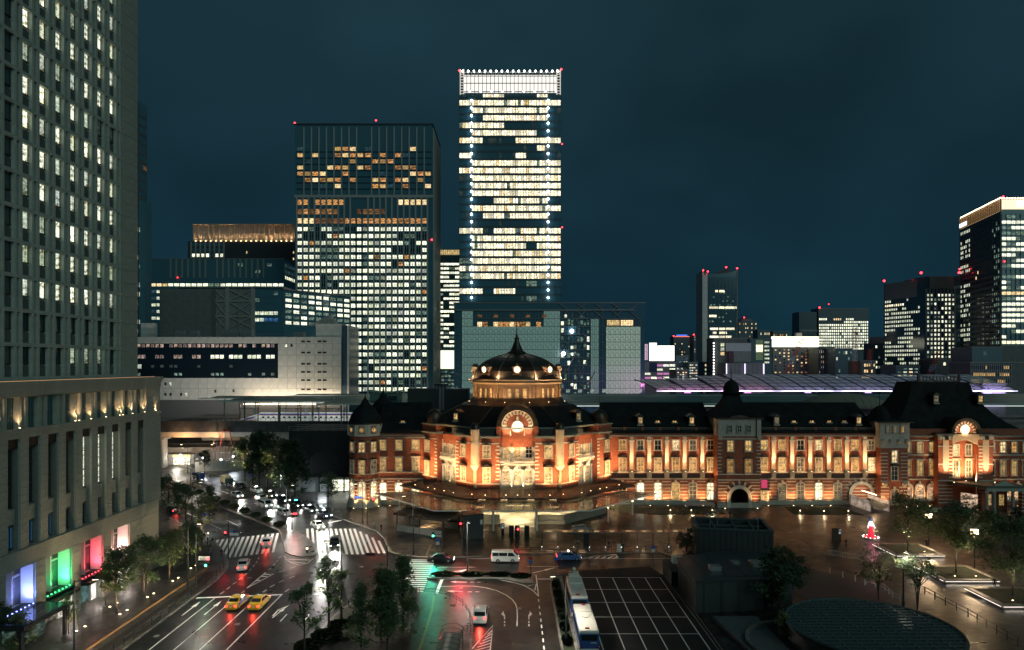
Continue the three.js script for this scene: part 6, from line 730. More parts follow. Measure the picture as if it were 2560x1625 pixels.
block('low_office_right', 'low office with lit window rows in front of the corner tower', 2425, 2530, 906, 420, { cols: 20, rows: 3, fw: 0.75, fh: 0.45, bot: 962, pier: 0.3, lit: (c, r, q2) => (fbm(c * 0.3 + 1, r * 2.2, 64, 2) > 0.45 ? WIN.cream : mGlassD), wall: wallG }); block('louvred_plant_block', 'grey louvred block beside the low office at the right edge', 2530, 2600, 906, 421, { wall: wallG, cols: 0 }); block('dark_glass_annex', 'dark glass annex behind the low office at the right', 2430, 2505, 868, 440, { cols: 6, rows: 3, p: 0.2, set: [WIN.blue] }); block('slatted_annex', 'slatted grey annex at the right edge above the low office', 2502, 2600, 864, 450, { wall: wallG, cols: 0 });
block('beige_office', 'small beige office with a bright lower window under the twin faced tower', 2337, 2395, 898, 500, { wall: wallG, cols: 6, rows: 3, p: 0.35, set: [WIN.gold, WIN.warm] }); block('white_rooftop_box', 'white flat roofed pavilion behind the central hipped roof', 2456, 2514, 960, 330, { wall: wallL, cols: 3, rows: 1, p: 0, bot: 985, dep: 8 });
for (const [i, [px0, px1, py, d]] of [[1760, 1784, 905, 600], [2000, 2030, 905, 700], [2240, 2300, 915, 480], [2130, 2160, 912, 610], [2400, 2425, 902, 520], [1690, 1720, 925, 480], [1912, 1934, 905, 620]].entries()) block('low_city_block', ['low block with scattered lights left of the grey windowless block', 'low block behind the white hotel', 'low block at the foot of the twin faced tower', 'low block with scattered lights behind the red lattice crane', 'low pale block between twin faced tower and corner tower', 'low block with scattered lights right of the billboards', 'low green lit block between concrete store and white hotel'][i], px0, px1, py, d, { cols: 4, rows: 4, p: 0.5, wall: i % 2 ? wallG : mats.city_dark });
// cranes
function crane(label, px, py0, py1, d, lean, col = [0.6, 0.09, 0.06]) { const T = thing('construction_crane', label, 'crane', X(px, d), Y(py1, d), -d, 0, 'construction cranes over the city'), h = Y(py0, d) - Y(py1, d), m = M('crane_red', col), m2 = M('crane_white', [0.6, 0.6, 0.6]), w = 1.1, n = 8; for (let i = 0; i < n; i++) { const y0 = h * i / n, y1 = h * (i + 1) / n, o0 = lean * i / n, o1 = lean * (i + 1) / n, gs = []; for (const [a, b] of [[-w, -w], [w, -w], [w, w], [-w, w]]) gs.push(bar([o0 + a, y0, b], [o1 + a, y1, b], 0.17, 4)); for (const b of [-w, w]) { gs.push(bar([o0 - w, y0, b], [o1 + w, y1, b], 0.11, 4), bar([o0 - w, y0, b], [o0 + w, y0, b], 0.11, 4)); } part(T, 'lattice_section', mg(gs), Math.floor(i / 2) % 2 === 0 || i > 5 ? m : m2); } return T; }
crane('upright red and white lattice crane before the strip window office', 2137, 819, 930, 520, 0); crane('leaning red and white crane boom in front of the white hotel', 1966, 846, 932, 480, 11); crane('red crane boom leaning right near the twin faced tower', 2320, 876, 945, 470, 8); crane('thin red crane between the two right hand blocks', 2172, 872, 930, 520, 1);
// purple lit membrane roof over the forecourt beyond the tracks
{ const T = thing('membrane_roof', 'long white membrane roof on ribs, washed with violet light', 'roof'), d0 = 326, d1 = 352, mMem = M('membrane', [0.62, 0.62, 0.62], { phys: true, transmission: 0.55, roughness: 1, thickness: 0, side: THREE.DoubleSide }), xs = (i) => X(1642, d0) + i * 14.3, N = 12, RO = 6;
  const yz = (t, i) => { const k = Math.min(1, (i + 0.4) / 3), lift = 3.6 + 3.4 * k; return [22.8 + lift * Math.sin(t * 1.35) * 1.03, -d0 - (d1 - d0) * t]; };
  for (let i = 0; i < N; i++) { const gs = []; for (let c = 0; c < 3; c++) for (let r = 0; r < RO; r++) { const a = xs(i + c / 3) + 0.3, b = xs(i + (c + 1) / 3) - 0.3, [y0, z0] = yz(r / RO + 0.012, i), [y1, z1] = yz((r + 1) / RO - 0.022, i), sk0 = -r / RO * 6, sk1 = -(r + 1) / RO * 6; const g = new THREE.BufferGeometry(); g.setAttribute('position', new THREE.Float32BufferAttribute([a + sk0, y0, z0, b + sk0, y0, z0, b + sk1, y1, z1, a + sk0, y0, z0, b + sk1, y1, z1, a + sk1, y1, z1], 3)); g.setAttribute('uv', new THREE.Float32BufferAttribute(new Array(12).fill(0), 2)); g.computeVertexNormals(); part(T, 'membrane_panel', g, mMem); }
    const pts = []; for (let k = 0; k <= 6; k++) { const [y, z] = yz(k / 6, i); pts.push([xs(i) - k, y + 0.25, z]); } for (let k = 0; k < 6; k++) gs.push(bar(pts[k], pts[k + 1], 0.28, 5)); part(T, 'rib', mg(gs), M('rib_steel', [0.06, 0.08, 0.12])); }
  for (let i = 0; i < 6; i++) { const x = xs(i * 2 + 1); const col = i < 2 ? [1, 0.3, 0.8] : [0.55, 0.42, 1]; part(T, 'flood_lamp', bx(3, 0.3, 0.3), glow(i < 2 ? 'pink_flood_lamp' : 'violet_flood_lamp', col, 3), x, 21.6, -d0 + 1.6); area([x, 21.7, -d0 + 1.4], [x, 27, -d0 - 9], 24, 1, col, 90); }
  part(T, 'edge_lamp', bx(172, 0.35, 0.4), glow('edge_strip_lamp', [0.85, 0.85, 1], 1.6), xs(6), 22.3, -d0 + 0.6); }
// station platforms and their roofs
const mTeal = M('platform_teal', [0.04, 0.11, 0.11], { roughness: 0.45 });
for (const [i, [z, y, w, x0]] of [[-216, 22.4, 14, -60], [-240, 22.0, 15, -100], [-266, 21.6, 17, -118], [-296, 21.2, 16, -95]].entries()) { const T = thing('platform_roof', ['teal platform roof nearest the station back', 'second teal platform roof behind the station', 'third teal platform roof beyond the bullet train', 'farthest teal platform roof below the towers'][i], 'roof', 0, 0, z, 0, 'platform roofs behind the station'), L = 300 - x0; part(T, 'roof', prof([[-w / 2, 0.5], [0, 0], [w / 2, 0.5], [w / 2, 0.8], [0, 0.35], [-w / 2, 0.8]], L).rotateY(Math.PI / 2), mTeal, x0 + L / 2, y, 0); part(T, 'edge', bx(L, 0.5, 0.3), M('platform_edge', [0.35, 0.38, 0.36]), x0 + L / 2, y + 0.5, w / 2 + 0.1); part(T, 'strip_lamp', bx(L - 20, 0.1, 0.3), M('platform_strip_lamp', [0.2, 0.2, 0.2], { e: [0.9, 1, 0.9], ei: 1.6 }), x0 + L / 2 + 8, y - 0.2, w / 2 - 1.2); for (let k = 0; k < 14; k++) part(T, 'post', bx(0.4, 9, 0.4), mTeal, x0 + 6 + k * 12, y - 4.5, 0); part(T, 'platform', bx(L, 1.2, w * 0.7), mGrey, x0 + L / 2, y - 9, 0); }
struct('track_bed', mg([Bx(350, 12.5, 96, 175 - 92 + 40, 0, 0), Bx(120, 12.5, 52, -170, 0, -24)]), M('ballast', [0.07, 0.065, 0.06], { map: tMott }), 92, 6.2, -258); for (const z of [-228, -232, -251, -256]) part(scene.children[scene.children.length - 1], 'rail', bx(420, 0.2, 0.2), mMetal, 0, 6.4, z + 258);
for (const [x, z] of [[-95, -251], [-70, -251], [-45, -251]]) { point([x, 20, z], [0.95, 1, 0.9], 60, 20); }
{ const T = thing('bullet_train', 'white bullet train with a violet stripe under the platform roof', 'train', X(598, 262), 13.1, -262), mW = M('train_white', [0.75, 0.75, 0.76], { roughness: 0.3 }), mV = M('train_violet', [0.06, 0.04, 0.3], { roughness: 0.3 }); const sec = (s) => { const S = new THREE.Shape(); S.moveTo(-1.6 * s, 0); S.lineTo(1.6 * s, 0); S.bezierCurveTo(1.75 * s, 1.2 * s, 1.6 * s, 3.2 * s, 0.7 * s, 3.5 * s); S.lineTo(-0.7 * s, 3.5 * s); S.bezierCurveTo(-1.6 * s, 3.2 * s, -1.75 * s, 1.2 * s, -1.6 * s, 0); return S; };
  for (let c = 0; c < 3; c++) { const car = part(T, 'carriage', new THREE.ExtrudeGeometry(sec(1), { depth: 19.6, bevelEnabled: false }).rotateY(Math.PI / 2), mW, 8.2 + c * 20, 0, 0); part(car, 'stripe', bx(19.6, 0.5, 0.06), mV, 9.8, 2.9, 1.62); part(car, 'stripe', bx(19.6, 0.12, 0.06), M('train_orange', [0.6, 0.2, 0.03]), 9.8, 2.5, 1.68); for (let i = 0; i < 9; i++) part(car, 'window_pane', bx(0.8, 0.6, 0.05), mGlassD, 1.6 + i * 2.0, 1.75, 1.72); }
  const ng = new THREE.CylinderGeometry(1.7, 0.25, 8.2, 16, 6); ng.rotateZ(-Math.PI / 2).scale(1, 1, 1); ng.translate(4.1, 1.7, 0); const pp = ng.attributes.position; for (let i = 0; i < pp.count; i++) { const x = pp.getX(i), t = Math.max(0, 1 - x / 8.2), y = pp.getY(i); pp.setY(i, Math.max(0.1, 0.3 + (y - 0.3) * (1 - t * 0.35) - t * 0.6)); } ng.computeVertexNormals(); part(T, 'nose', ng, mW, 0, 0, 0); part(T, 'nose_stripe', bx(7, 0.5, 0.1), mV, 5.2, 1.5, 1.45, 0.2).rotation.z = 0.28; }
for (const [i, px] of [600, 752, 815, 700].entries()) { const d = 246, T = thing('catenary_gantry', ['arched overhead line gantry above the bullet train nose', 'arched overhead line gantry above the train tail', 'overhead line gantry beside the station corner turret', 'overhead line gantry above the middle of the bullet train'][i], 'gantry', X(px, d), 12.5, -d, 0, 'overhead line gantries'); part(T, 'post', bar([0, 0, 0], [0, 8, 0], 0.2, 6), mPole); part(T, 'post', bar([6.5, 0, 0], [6.5, 8, 0], 0.2, 6), mPole); part(T, 'arch', tf(new THREE.TorusGeometry(3.25, 0.16, 5, 18, Math.PI), 3.25, 7.6, 0, 0, 0, 0, [1, 0.75, 1]), mPole); part(T, 'arch', tf(new THREE.TorusGeometry(3.9, 0.12, 5, 18, Math.PI), 3.25, 7.6, 0, 0, 0, 0, [1, 0.75, 1]), mPole); part(T, 'crossbar', bar([-0.6, 6.6, 0], [7.1, 6.6, 0], 0.1, 5), mPole); for (const x of [1.6, 4.9]) part(T, 'insulator', bar([x, 6.6, 0], [x, 5.4, 0], 0.1, 5), mMetal); }
// viaduct across the left road
{ const T = thing('railway_viaduct', 'dark railway viaduct with a pale girder crossing the left road', 'viaduct', 0, 0, -231), x0 = -150, x1 = -54; part(T, 'parapet', bx(x1 - x0, 3.6, 0.5), M('parapet_dark', [0.05, 0.05, 0.052], { map: tMott }), (x0 + x1) / 2, 14.4, 4.6); part(T, 'deck', bx(x1 - x0, 0.8, 9), mGrey, (x0 + x1) / 2, 12.6, 0); part(T, 'girder', bx(x1 - x0, 1.6, 7.6), M('girder_cream', [0.42, 0.36, 0.29], { map: tWall }), (x0 + x1) / 2, 11.5, 0); part(T, 'railing', mg([Bx(x1 - x0, 0.1, 0.1, 0, 1, 0), ...Array.from({ length: 60 }, (_, i) => Bx(0.08, 1, 0.08, -(x1 - x0) / 2 + i * (x1 - x0) / 59, 0.5, 0))]), mDark, (x0 + x1) / 2, 16.2, 4.6); for (const x of [-118.5, -86.5, -62]) { part(T, 'pillar', new RoundedBoxGeometry(2.6, 10.8, 3.4, 2, 0.5), M('pillar_concrete', [0.34, 0.31, 0.27], { map: tWall }), x, 5.4, 0); part(T, 'pillar_head', bx(4.4, 1.2, 5), mats.pillar_concrete, x, 10.4, 0.4); } }
for (const x of [-108, -98]) { const o = solid('flood_lamp', x < -100 ? 'orange floodlight under the viaduct girder at the far left' : 'orange floodlight under the viaduct girder near its middle', 'floodlight', Bx(0.5, 0.3, 0.5, 0, 0, 0), mDark, x, 8.6, -223); part(o, 'lens', bx(0.4, 0.06, 0.4), gWarm, 0, 0.2, 0); spot([x, 9, -223], [x - 2, 12, -228], [1, 0.55, 0.25], 150, 70, 0.9, 8); }
{ const T = thing('commuter_train', 'pale commuter train glimpsed under the viaduct', 'train', -104, 7.0, -252); for (let i = 0; i < 3; i++) { const c = part(T, 'carriage', bx(19.6, 3.2, 2.8), M('train_grey', [0.4, 0.42, 0.4]), i * 20, 1.7, 0); part(c, 'window_pane', bx(19, 1.1, 0.06), M('train_window', [0.3, 0.3, 0.3], { e: [0.8, 1, 0.85], ei: 0.8, emissiveMap: tRoom }), 0, 0.4, 1.43); part(c, 'window_pane', bx(19, 1.1, 0.06), mats.train_window, 0, 0.4, -1.43); } }
solid('retaining_wall', 'weathered concrete retaining wall behind the shops under the viaduct', 'wall', bx(52, 5.5, 1), mats.pillar_concrete, -100, 2.75, -243); solid('retaining_wall', 'dark upper embankment wall below the commuter train', 'wall', bx(110, 6.6, 1), M('embankment', [0.06, 0.06, 0.06], { map: tMott }), -90, 3.4, -246);
{ const T = thing('kiosk_row', 'brightly lit shops under the viaduct at the far left', 'shop', X(452, 238), 0, -238); part(T, 'shell', bx(9, 3.6, 4), mGrey, 0, 1.8, -2.1); part(T, 'shop_window', bx(5.6, 2.6, 0.1), WIN.gold, 0.3, 1.4, 0); part(T, 'shop_sign', bx(6, 0.7, 0.2), glow('yellow_sign', [1, 0.8, 0.15], 1.6), 0.3, 3.1, 0.1); part(T, 'door_frame', bx(0.15, 2.6, 0.2), mDark, 1.6, 1.4, 0.1); point([X(452, 238), 3.4, -235], [1, 0.9, 0.75], 40, 8); part(T, 'lamp', beaconGeo, gWhite, 0.6, 3.6, 1.4).scale.setScalar(0.3); const T2 = thing('ticket_kiosk', 'small lit kiosk with a red front at the viaduct pillar', 'shop', X(400, 238), 0, -239); part(T2, 'shell', bx(5, 3.4, 3), mGrey, 0, 1.7, -1.6); part(T2, 'shop_window', bx(3.6, 2.2, 0.1), WIN.warm, 0, 1.5, 0); part(T2, 'shop_sign', bx(4, 0.5, 0.1), glow('red_shop_sign', [1, 0.15, 0.08], 1.4), 0, 3.0, 0.05); }
{ const T = thing('site_hoarding', 'long white site hoarding beside the far junction', 'hoarding', X(488, 222), 0, -222), a = -0.16; for (let i = 0; i < 14; i++) part(T, 'panel', bx(1.3, 3.3, 0.08), M('hoarding_white', [0.52, 0.5, 0.46], { map: tWall }), 0.6 + i * 1.36 * Math.cos(a), 1.65, -i * 1.36 * Math.sin(a) * -1 * 1, a * -1); const T2 = thing('steel_scaffold', 'dark steel scaffold with work lamps behind the hoarding', 'scaffold', X(560, 232), 0, -226), gs = []; for (let i = 0; i < 6; i++) for (let j = 0; j < 4; j++) { part(T2, 'pole', bar([i * 2, 0, j % 2 * 2], [i * 2, 8 + j, j % 2 * 2], 0.08, 4), mDark); part(T2, 'ledger', bar([0, 1.8 + j * 2, 0], [10, 1.8 + j * 2, 0], 0.07, 4), i === 0 ? mDark : mMetal); } for (const [x, y] of [[2, 3.6], [6, 4.6], [-4, 4.2]]) { part(T2, 'work_lamp', beaconGeo, gBlueW, x, y, 1).scale.setScalar(0.28); point([X(560, 232) + x, y, -224.4], COOL, 60, 6); } part(T2, 'red_frame', mg([bar([1, 7, 0], [2.2, 13, 0], 0.15, 4), bar([5.5, 7, 0], [4.4, 13, 0], 0.15, 4), bar([2.2, 13, 0], [4.4, 13, 0], 0.15, 4)]), M('red_paint', [0.3, 0.04, 0.03])); }
{ const T = thing('black_clad_building', 'black sheeted building beside the station with an open white lit ground floor', 'building', 0, 0, 0), x0 = X(734, 190), x1 = -41.5; part(T, 'sheeted_wall', bx(x1 - x0, 12.6, 22), M('black_sheet', [0.012, 0.016, 0.02], { roughness: 0.8, map: tMott }), (x0 + x1) / 2, 10.6, -197); part(T, 'ground_wall', bx(x1 - x0, 4.2, 16), M('ground_white', [0.5, 0.5, 0.5]), (x0 + x1) / 2, 2.1, -195); const gs = []; for (let i = 0; i < 9; i++) gs.push(bar([x0 + i * (x1 - x0) / 8, 16.9, -186], [x0 + i * (x1 - x0) / 8, 18.2, -186], 0.06, 4)); for (const z of [-186, -192]) gs.push(bar([x0, 18.1, z], [x1, 18.1, z], 0.07, 4), bar([x0, 17.5, z], [x1, 17.5, z], 0.05, 4)); part(T, 'roof_rail', mg(gs), mMetal); part(T, 'shop_window', bx(6, 3.0, 0.1), WIN.cool, x1 - 5, 1.9, -186.9); for (let i = 0; i < 4; i++) part(T, 'bay_post', bx(0.3, 4.2, 0.3), mDark, x1 - 1 - i * 3.4, 2.1, -186.7); part(T, 'work_lamp', bx(0.6, 0.4, 0.2), gBlueW, x1 - 1.5, 4.4, -186.4); spot([x1 - 1.5, 4.3, -186], [x1 - 3, 0, -183], COOL, 70, 70, 0.7, 6); part(T, 'work_lamp', bx(0.6, 0.4, 0.2), gBlueW, x1 - 10, 4.4, -186.4); spot([x1 - 10, 4.3, -186], [x1 - 11, 0, -183], COOL, 50, 70, 0.7, 6); }
{ const T = thing('cooling_plant', 'dark rooftop plant with silver ducts behind the station roof', 'plant', X(1090, 205), 22, -205); part(T, 'enclosure', bx(9, 6.8, 6), M('plant_dark', [0.03, 0.035, 0.035]), -3.6, 2.4, 0); part(T, 'enclosure', bx(7, 6.6, 6), mats.plant_dark, 6.5, 2.4, 0); for (let i = 0; i < 4; i++) part(T, 'duct', new THREE.CylinderGeometry(0.55, 0.55, 7.6, 10), mMetal, 0.4 + i * 0.95, 3.2, 2.2); part(T, 'cap', bx(4.4, 0.3, 2.4), mDark, 1.8, 7.1, 2.2); }
{ const T = thing('green_signal_hut', 'small green platform hut with a butterfly roof behind the turret', 'hut', X(965, 225), 21.5, -225); part(T, 'cabin', bx(10, 4, 4), M('hut_green', [0.08, 0.14, 0.11]), 0, 2, 0); part(T, 'roof', prof([[-5.6, 0.8], [0, 0], [5.6, 0.8], [5.6, 1.1], [0, 0.3], [-5.6, 1.1]], 5), M('hut_roof', [0.14, 0.22, 0.16]), 0, 4, 0); part(T, 'window_pane', bx(3, 2, 0.1), mGlassD, 2.5, 2.2, 2.05); }
{ const T = thing('hall_roof', 'shallow curved translucent roof of the platform hall behind the station', 'roof', X(2110, 208), 22.0, -208); part(T, 'shell', new THREE.SphereGeometry(1, 32, 10, 0, Math.PI * 2, 0, Math.PI / 2).scale(13, 4.2, 8), M('hall_shell', [0.3, 0.28, 0.22], { map: tWall })); for (let i = -5; i <= 5; i++) part(T, 'roof_rib', tf(new THREE.TorusGeometry(1, 0.012, 4, 20, Math.PI), i * 2.3, 0, 0, 0, Math.PI / 2, 0, [8 * Math.sqrt(1 - (i * 2.3 / 13) ** 2), 4.24 * Math.sqrt(1 - (i * 2.3 / 13) ** 2), 8]), mMetal); }
flush();

SK = 1;
// ---------- vehicles ----------
const paintM = (n, c, r = 0.28) => M(n, c, { phys: true, roughness: r, clearcoat: 0.6, clearcoatRoughness: 0.08 });
const mTyre = M('tyre_rubber', [0.012, 0.012, 0.012], { roughness: 0.8 }), mRim = M('wheel_rim', [0.45, 0.45, 0.46], { roughness: 0.3, metalness: 0.8 }), mCarGlass = M('car_glass', [0.012, 0.016, 0.018], { roughness: 0.05 }), mPlate = M('plate_white', [0.6, 0.6, 0.58]), mLampOff = M('lamp_clear', [0.5, 0.5, 0.5], { roughness: 0.1 }), mTailOff = M('tail_red', [0.25, 0.01, 0.01], { roughness: 0.2 });
const PROFILES = {
  sedan: { L: 4.7, W: 1.72, wb: 2.75, wr: 0.32, belt: 0.95, top: [[-2.35, 0.42], [-2.35, 0.82], [-2.28, 0.96], [-1.55, 1.02], [-1.0, 1.42], [-0.55, 1.5], [0.35, 1.49], [0.62, 1.42], [1.25, 0.99], [2.1, 0.86], [2.3, 0.72], [2.35, 0.42]], side: [[[-1.42, 1.02], [-0.95, 1.38], [-0.18, 1.42], [-0.18, 1.0]], [[-0.1, 1.0], [-0.1, 1.42], [0.5, 1.39], [1.02, 1.0]]], ws: [[0.6, 1.41], [1.22, 1.0]], rw: [[-1.05, 1.4], [-1.52, 1.04]] },
  suv: { L: 4.85, W: 1.9, wb: 2.85, wr: 0.37, belt: 1.1, top: [[-2.42, 0.5], [-2.42, 1.0], [-2.3, 1.15], [-2.05, 1.62], [-1.6, 1.72], [0.3, 1.72], [0.65, 1.62], [1.3, 1.14], [2.2, 1.0], [2.4, 0.8], [2.42, 0.5]], side: [[[-1.95, 1.16], [-1.75, 1.58], [-0.2, 1.62], [-0.2, 1.14]], [[-0.1, 1.14], [-0.1, 1.62], [0.5, 1.58], [1.05, 1.16]]], ws: [[0.62, 1.62], [1.27, 1.16]], rw: [[-2.06, 1.6], [-2.32, 1.14]] },
  hatch: { L: 4.45, W: 1.74, wb: 2.7, wr: 0.32, belt: 0.98, top: [[-2.2, 0.42], [-2.22, 0.9], [-2.1, 1.12], [-1.3, 1.38], [-0.3, 1.49], [0.2, 1.48], [0.6, 1.38], [1.5, 0.98], [2.05, 0.82], [2.22, 0.62], [2.22, 0.42]], side: [[[-1.45, 1.04], [-1.2, 1.3], [-0.25, 1.42], [-0.25, 1.02]], [[-0.17, 1.02], [-0.17, 1.42], [0.35, 1.38], [1.15, 1.02]]], ws: [[0.62, 1.37], [1.45, 1.0]], rw: [[-1.32, 1.37], [-2.08, 1.14]] },
  van: { L: 4.9, W: 1.78, wb: 2.6, wr: 0.33, belt: 1.15, top: [[-2.45, 0.4], [-2.45, 1.1], [-2.4, 1.9], [-2.25, 1.98], [1.1, 1.98], [1.45, 1.9], [2.15, 1.12], [2.42, 0.9], [2.45, 0.4]], side: [[[-2.25, 1.2], [-2.22, 1.75], [-1.15, 1.75], [-1.15, 1.2]], [[-1.08, 1.2], [-1.08, 1.75], [0.35, 1.75], [0.35, 1.2]], [[0.5, 1.15], [0.5, 1.75], [1.3, 1.74], [1.75, 1.15]]], ws: [[1.47, 1.87], [2.13, 1.15]], rw: [[-2.4, 1.85], [-2.45, 1.2]] },
};
const carGeos = {};
function carGeo(type) {
  if (carGeos[type]) return carGeos[type];
  const P = PROFILES[type], S = new THREE.Shape(), b = 0.07, hx = P.wb / 2, wr = P.wr + 0.06; S.moveTo(P.top[0][0] + b, 0.26);
  for (const [i, x] of [[0, -hx], [1, hx]]) { S.lineTo(x - wr, 0.26); S.absarc(x, 0.3, wr, Math.PI, 0, true); } S.lineTo(P.L / 2 - b, 0.26);
  for (const [x, y] of [...P.top].reverse()) S.lineTo(Math.sign(x) * Math.max(0, Math.abs(x) - b), y - b * 0.5); S.lineTo(P.top[0][0] + b, 0.26);
  const tumble = (g) => { const p = g.attributes.position; for (let i = 0; i < p.count; i++) { const y = p.getY(i), x = p.getX(i), k = Math.max(0, y - P.belt); const e = Math.max(0, Math.abs(x) - P.L * 0.36) / (P.L * 0.14); p.setZ(i, p.getZ(i) * (1 - 0.36 * k * (type === 'van' ? 0.35 : 1)) * (1 - 0.1 * e * e)); } g.computeVertexNormals(); return g; };
  const body = toCreasedNormals(tumble(new THREE.ExtrudeGeometry(S, { depth: P.W - 2 * b, bevelEnabled: true, bevelThickness: b, bevelSize: b, bevelSegments: 2, curveSegments: 8 }).translate(0, 0, -P.W / 2 + b)), 0.7);
  const side = P.side.map((pl) => tumble(prof(pl, P.W + 0.012)));
  const slab = ([[x0, y0], [x1, y1]], w) => { const L = Math.hypot(x1 - x0, y1 - y0), k = 1 - 0.36 * Math.max(0, (y0 + y1) / 2 - P.belt); return Bx(L, 0.03, P.W * w * k, (x0 + x1) / 2 + (x1 > x0 ? 0.03 : -0.03), (y0 + y1) / 2 + 0.02, 0, 0, 0, Math.atan2(y1 - y0, x1 - x0)); };
  const wheel = new THREE.CylinderGeometry(P.wr, P.wr, 0.22, 16).rotateX(Math.PI / 2), rim = new THREE.CylinderGeometry(P.wr * 0.62, P.wr * 0.62, 0.235, 12).rotateX(Math.PI / 2);
  return carGeos[type] = { P, body, side, ws: slab(P.ws, 0.86), rw: slab(P.rw, 0.84), wheel, rim };
}
function car(label, type, mat, x, z, fx, fz, o = {}) {
  const G = carGeo(type), P = G.P, c = thing(o.name || (type === 'van' ? 'van' : 'car'), label, o.cat || (type === 'van' ? 'van' : 'car'), x, 0.004, z, Math.atan2(-fz, fx), o.group); 
  part(c, 'body', G.body, mat); for (const g of G.side) part(c, 'side_window', g, mCarGlass); part(c, 'windscreen', G.ws, mCarGlass); part(c, 'rear_window', G.rw, mCarGlass);
  for (const s of [-1, 1]) for (const e of [-1, 1]) { const w = part(c, 'wheel', G.wheel, mTyre, e * P.wb / 2, P.wr, s * (P.W / 2 - 0.13)); part(w, 'rim', G.rim, mRim); }
  const hy = P.top[P.top.length - 2][1] - 0.1, ty = P.top[1][1] - 0.06, hw = P.W * 0.36;
  for (const s of [-1, 1]) { part(c, 'headlight', bx(0.2, 0.16, 0.34), o.head ? gHead : mLampOff, P.L / 2 - 0.12, hy, s * hw); part(c, 'tail_lamp', bx(0.1, 0.2, 0.3), o.tail ? gTail : mTailOff, -P.L / 2 + 0.02, ty - 0.05, s * hw * 1.02); part(c, 'mirror', bx(0.12, 0.12, 0.2), mat, P.ws[1][0] - 0.25, P.belt + 0.08, s * (P.W / 2 + 0.08)); }
  part(c, 'bumper', bx(0.16, 0.22, P.W * 0.94), o.dark ? mDark : mat, P.L / 2 - 0.03, 0.42, 0); part(c, 'bumper', bx(0.16, 0.22, P.W * 0.94), o.dark ? mDark : mat, -P.L / 2 + 0.03, 0.42, 0); part(c, 'number_plate', bx(0.03, 0.16, 0.34), mPlate, -P.L / 2 - 0.06, 0.6, 0);
  if (o.taxi) { part(c, 'roof_sign', new RoundedBoxGeometry(0.3, 0.16, 0.6, 2, 0.05), o.taxi, -0.1, 1.58, 0); }
  const fl = Math.hypot(fx, fz), ux = fx / fl, uz = fz / fl;
  if (o.head) spot([x + ux * (P.L / 2 + 0.15), 0.72, z + uz * (P.L / 2 + 0.15)], [x + ux * 16, 0.05, z + uz * 16], [1, 0.96, 0.88], o.head, 32, 0.9, 10);
  if (o.tail) spot([x - ux * (P.L / 2 + 0.15), 0.85, z - uz * (P.L / 2 + 0.15)], [x - ux * 7, 0, z - uz * 7], [1, 0.05, 0.03], o.tail, 55, 0.9, 8);
  return c;
}
const pYel = paintM('taxi_yellow', [0.62, 0.36, 0.02]), pBlk = paintM('black_paint', [0.008, 0.009, 0.011]), pWht = paintM('white_paint', [0.68, 0.67, 0.64]), pBlu = paintM('blue_paint', [0.05, 0.14, 0.36]), pSil = paintM('silver_paint', [0.42, 0.42, 0.42]), pNav = paintM('navy_paint', [0.012, 0.02, 0.05]), pGrn = paintM('dark_green_paint', [0.012, 0.03, 0.028]);
{ const t1 = car('yellow taxi with a blue advert on its side at the stop line', 'sedan', pYel, -39.9, -99.2, 0, -1, { tail: 14, taxi: mPlate, name: 'taxi', cat: 'taxi' }); part(t1, 'side_advert', bx(2.6, 0.34, 1.75), M('advert_blue', [0.02, 0.1, 0.4]), -0.3, 0.72, 0); part(t1, 'red_stripe', bx(4.2, 0.06, 1.74), M('stripe_red', [0.5, 0.04, 0.02]), 0, 0.93, 0); part(t1, 'brake_lamp', bx(0.08, 0.06, 0.3), gTail, -1.3, 1.12, 0);
  const t2 = car('yellow taxi with a red side stripe next to the white solid line', 'sedan', pYel, -36.65, -99.1, 0, -1, { tail: 14, taxi: mPlate, name: 'taxi', cat: 'taxi' }); part(t2, 'red_stripe', bx(4.2, 0.08, 1.74), mats.stripe_red, 0, 0.86, 0); part(t2, 'brake_lamp', bx(0.08, 0.06, 0.3), gTail, -1.3, 1.12, 0); }
car('black sedan waiting at the kerb behind the near crosswalk', 'sedan', pBlk, -12.6, -121.2, 1, 0, { head: 60 }); car('white minivan on the road before the plaza', 'van', pWht, -1.2, -121.3, 1, 0, { head: 90, tail: 8 }); car('blue hatchback taxi on the road before the plaza', 'hatch', pBlu, 10.2, -122.4, 1, 0, { head: 90, tail: 8, taxi: gWarm }); car('white estate car braking beside the curved railing', 'suv', pWht, -4.3, -94.2, 0.02, -1, { tail: 60 });
const dirN = [0.69, 0.72];
const far = [['black car waiting behind the tan truck on the far road', 'sedan', pBlk, -77, -193.5, {}], ['white taxi on the far road behind another white car', 'sedan', pWht, -70, -187, { taxi: gWhite }], ['white sedan on the far road nearest the parked dark taxis', 'sedan', pWht, -64.6, -175.9, { tail: 12, taxi: mPlate }],
  ['dark parked taxi at the far end of the station kerb queue', 'sedan', pBlk, -63.9, -180.6, { head: 50, taxi: gWhite }], ['dark parked taxi second from the far end of the queue', 'sedan', pGrn, -58.4, -174.4, { head: 50, taxi: gWhite }], ['dark parked taxi in the middle of the station kerb queue', 'sedan', pBlk, -53.2, -168.2, { head: 60, taxi: gGreen }], ['dark green parked taxi second in the station kerb queue', 'sedan', pGrn, -48.1, -162.4, { head: 60, taxi: gWhite }], ['navy parked taxi heading the station kerb queue', 'sedan', pNav, -43.2, -156.8, { head: 60, taxi: gWhite }]];
for (const [l, t, m, x, z, o] of far) car(l, t, m, x, z, ...dirN, o);
const HB = 800;
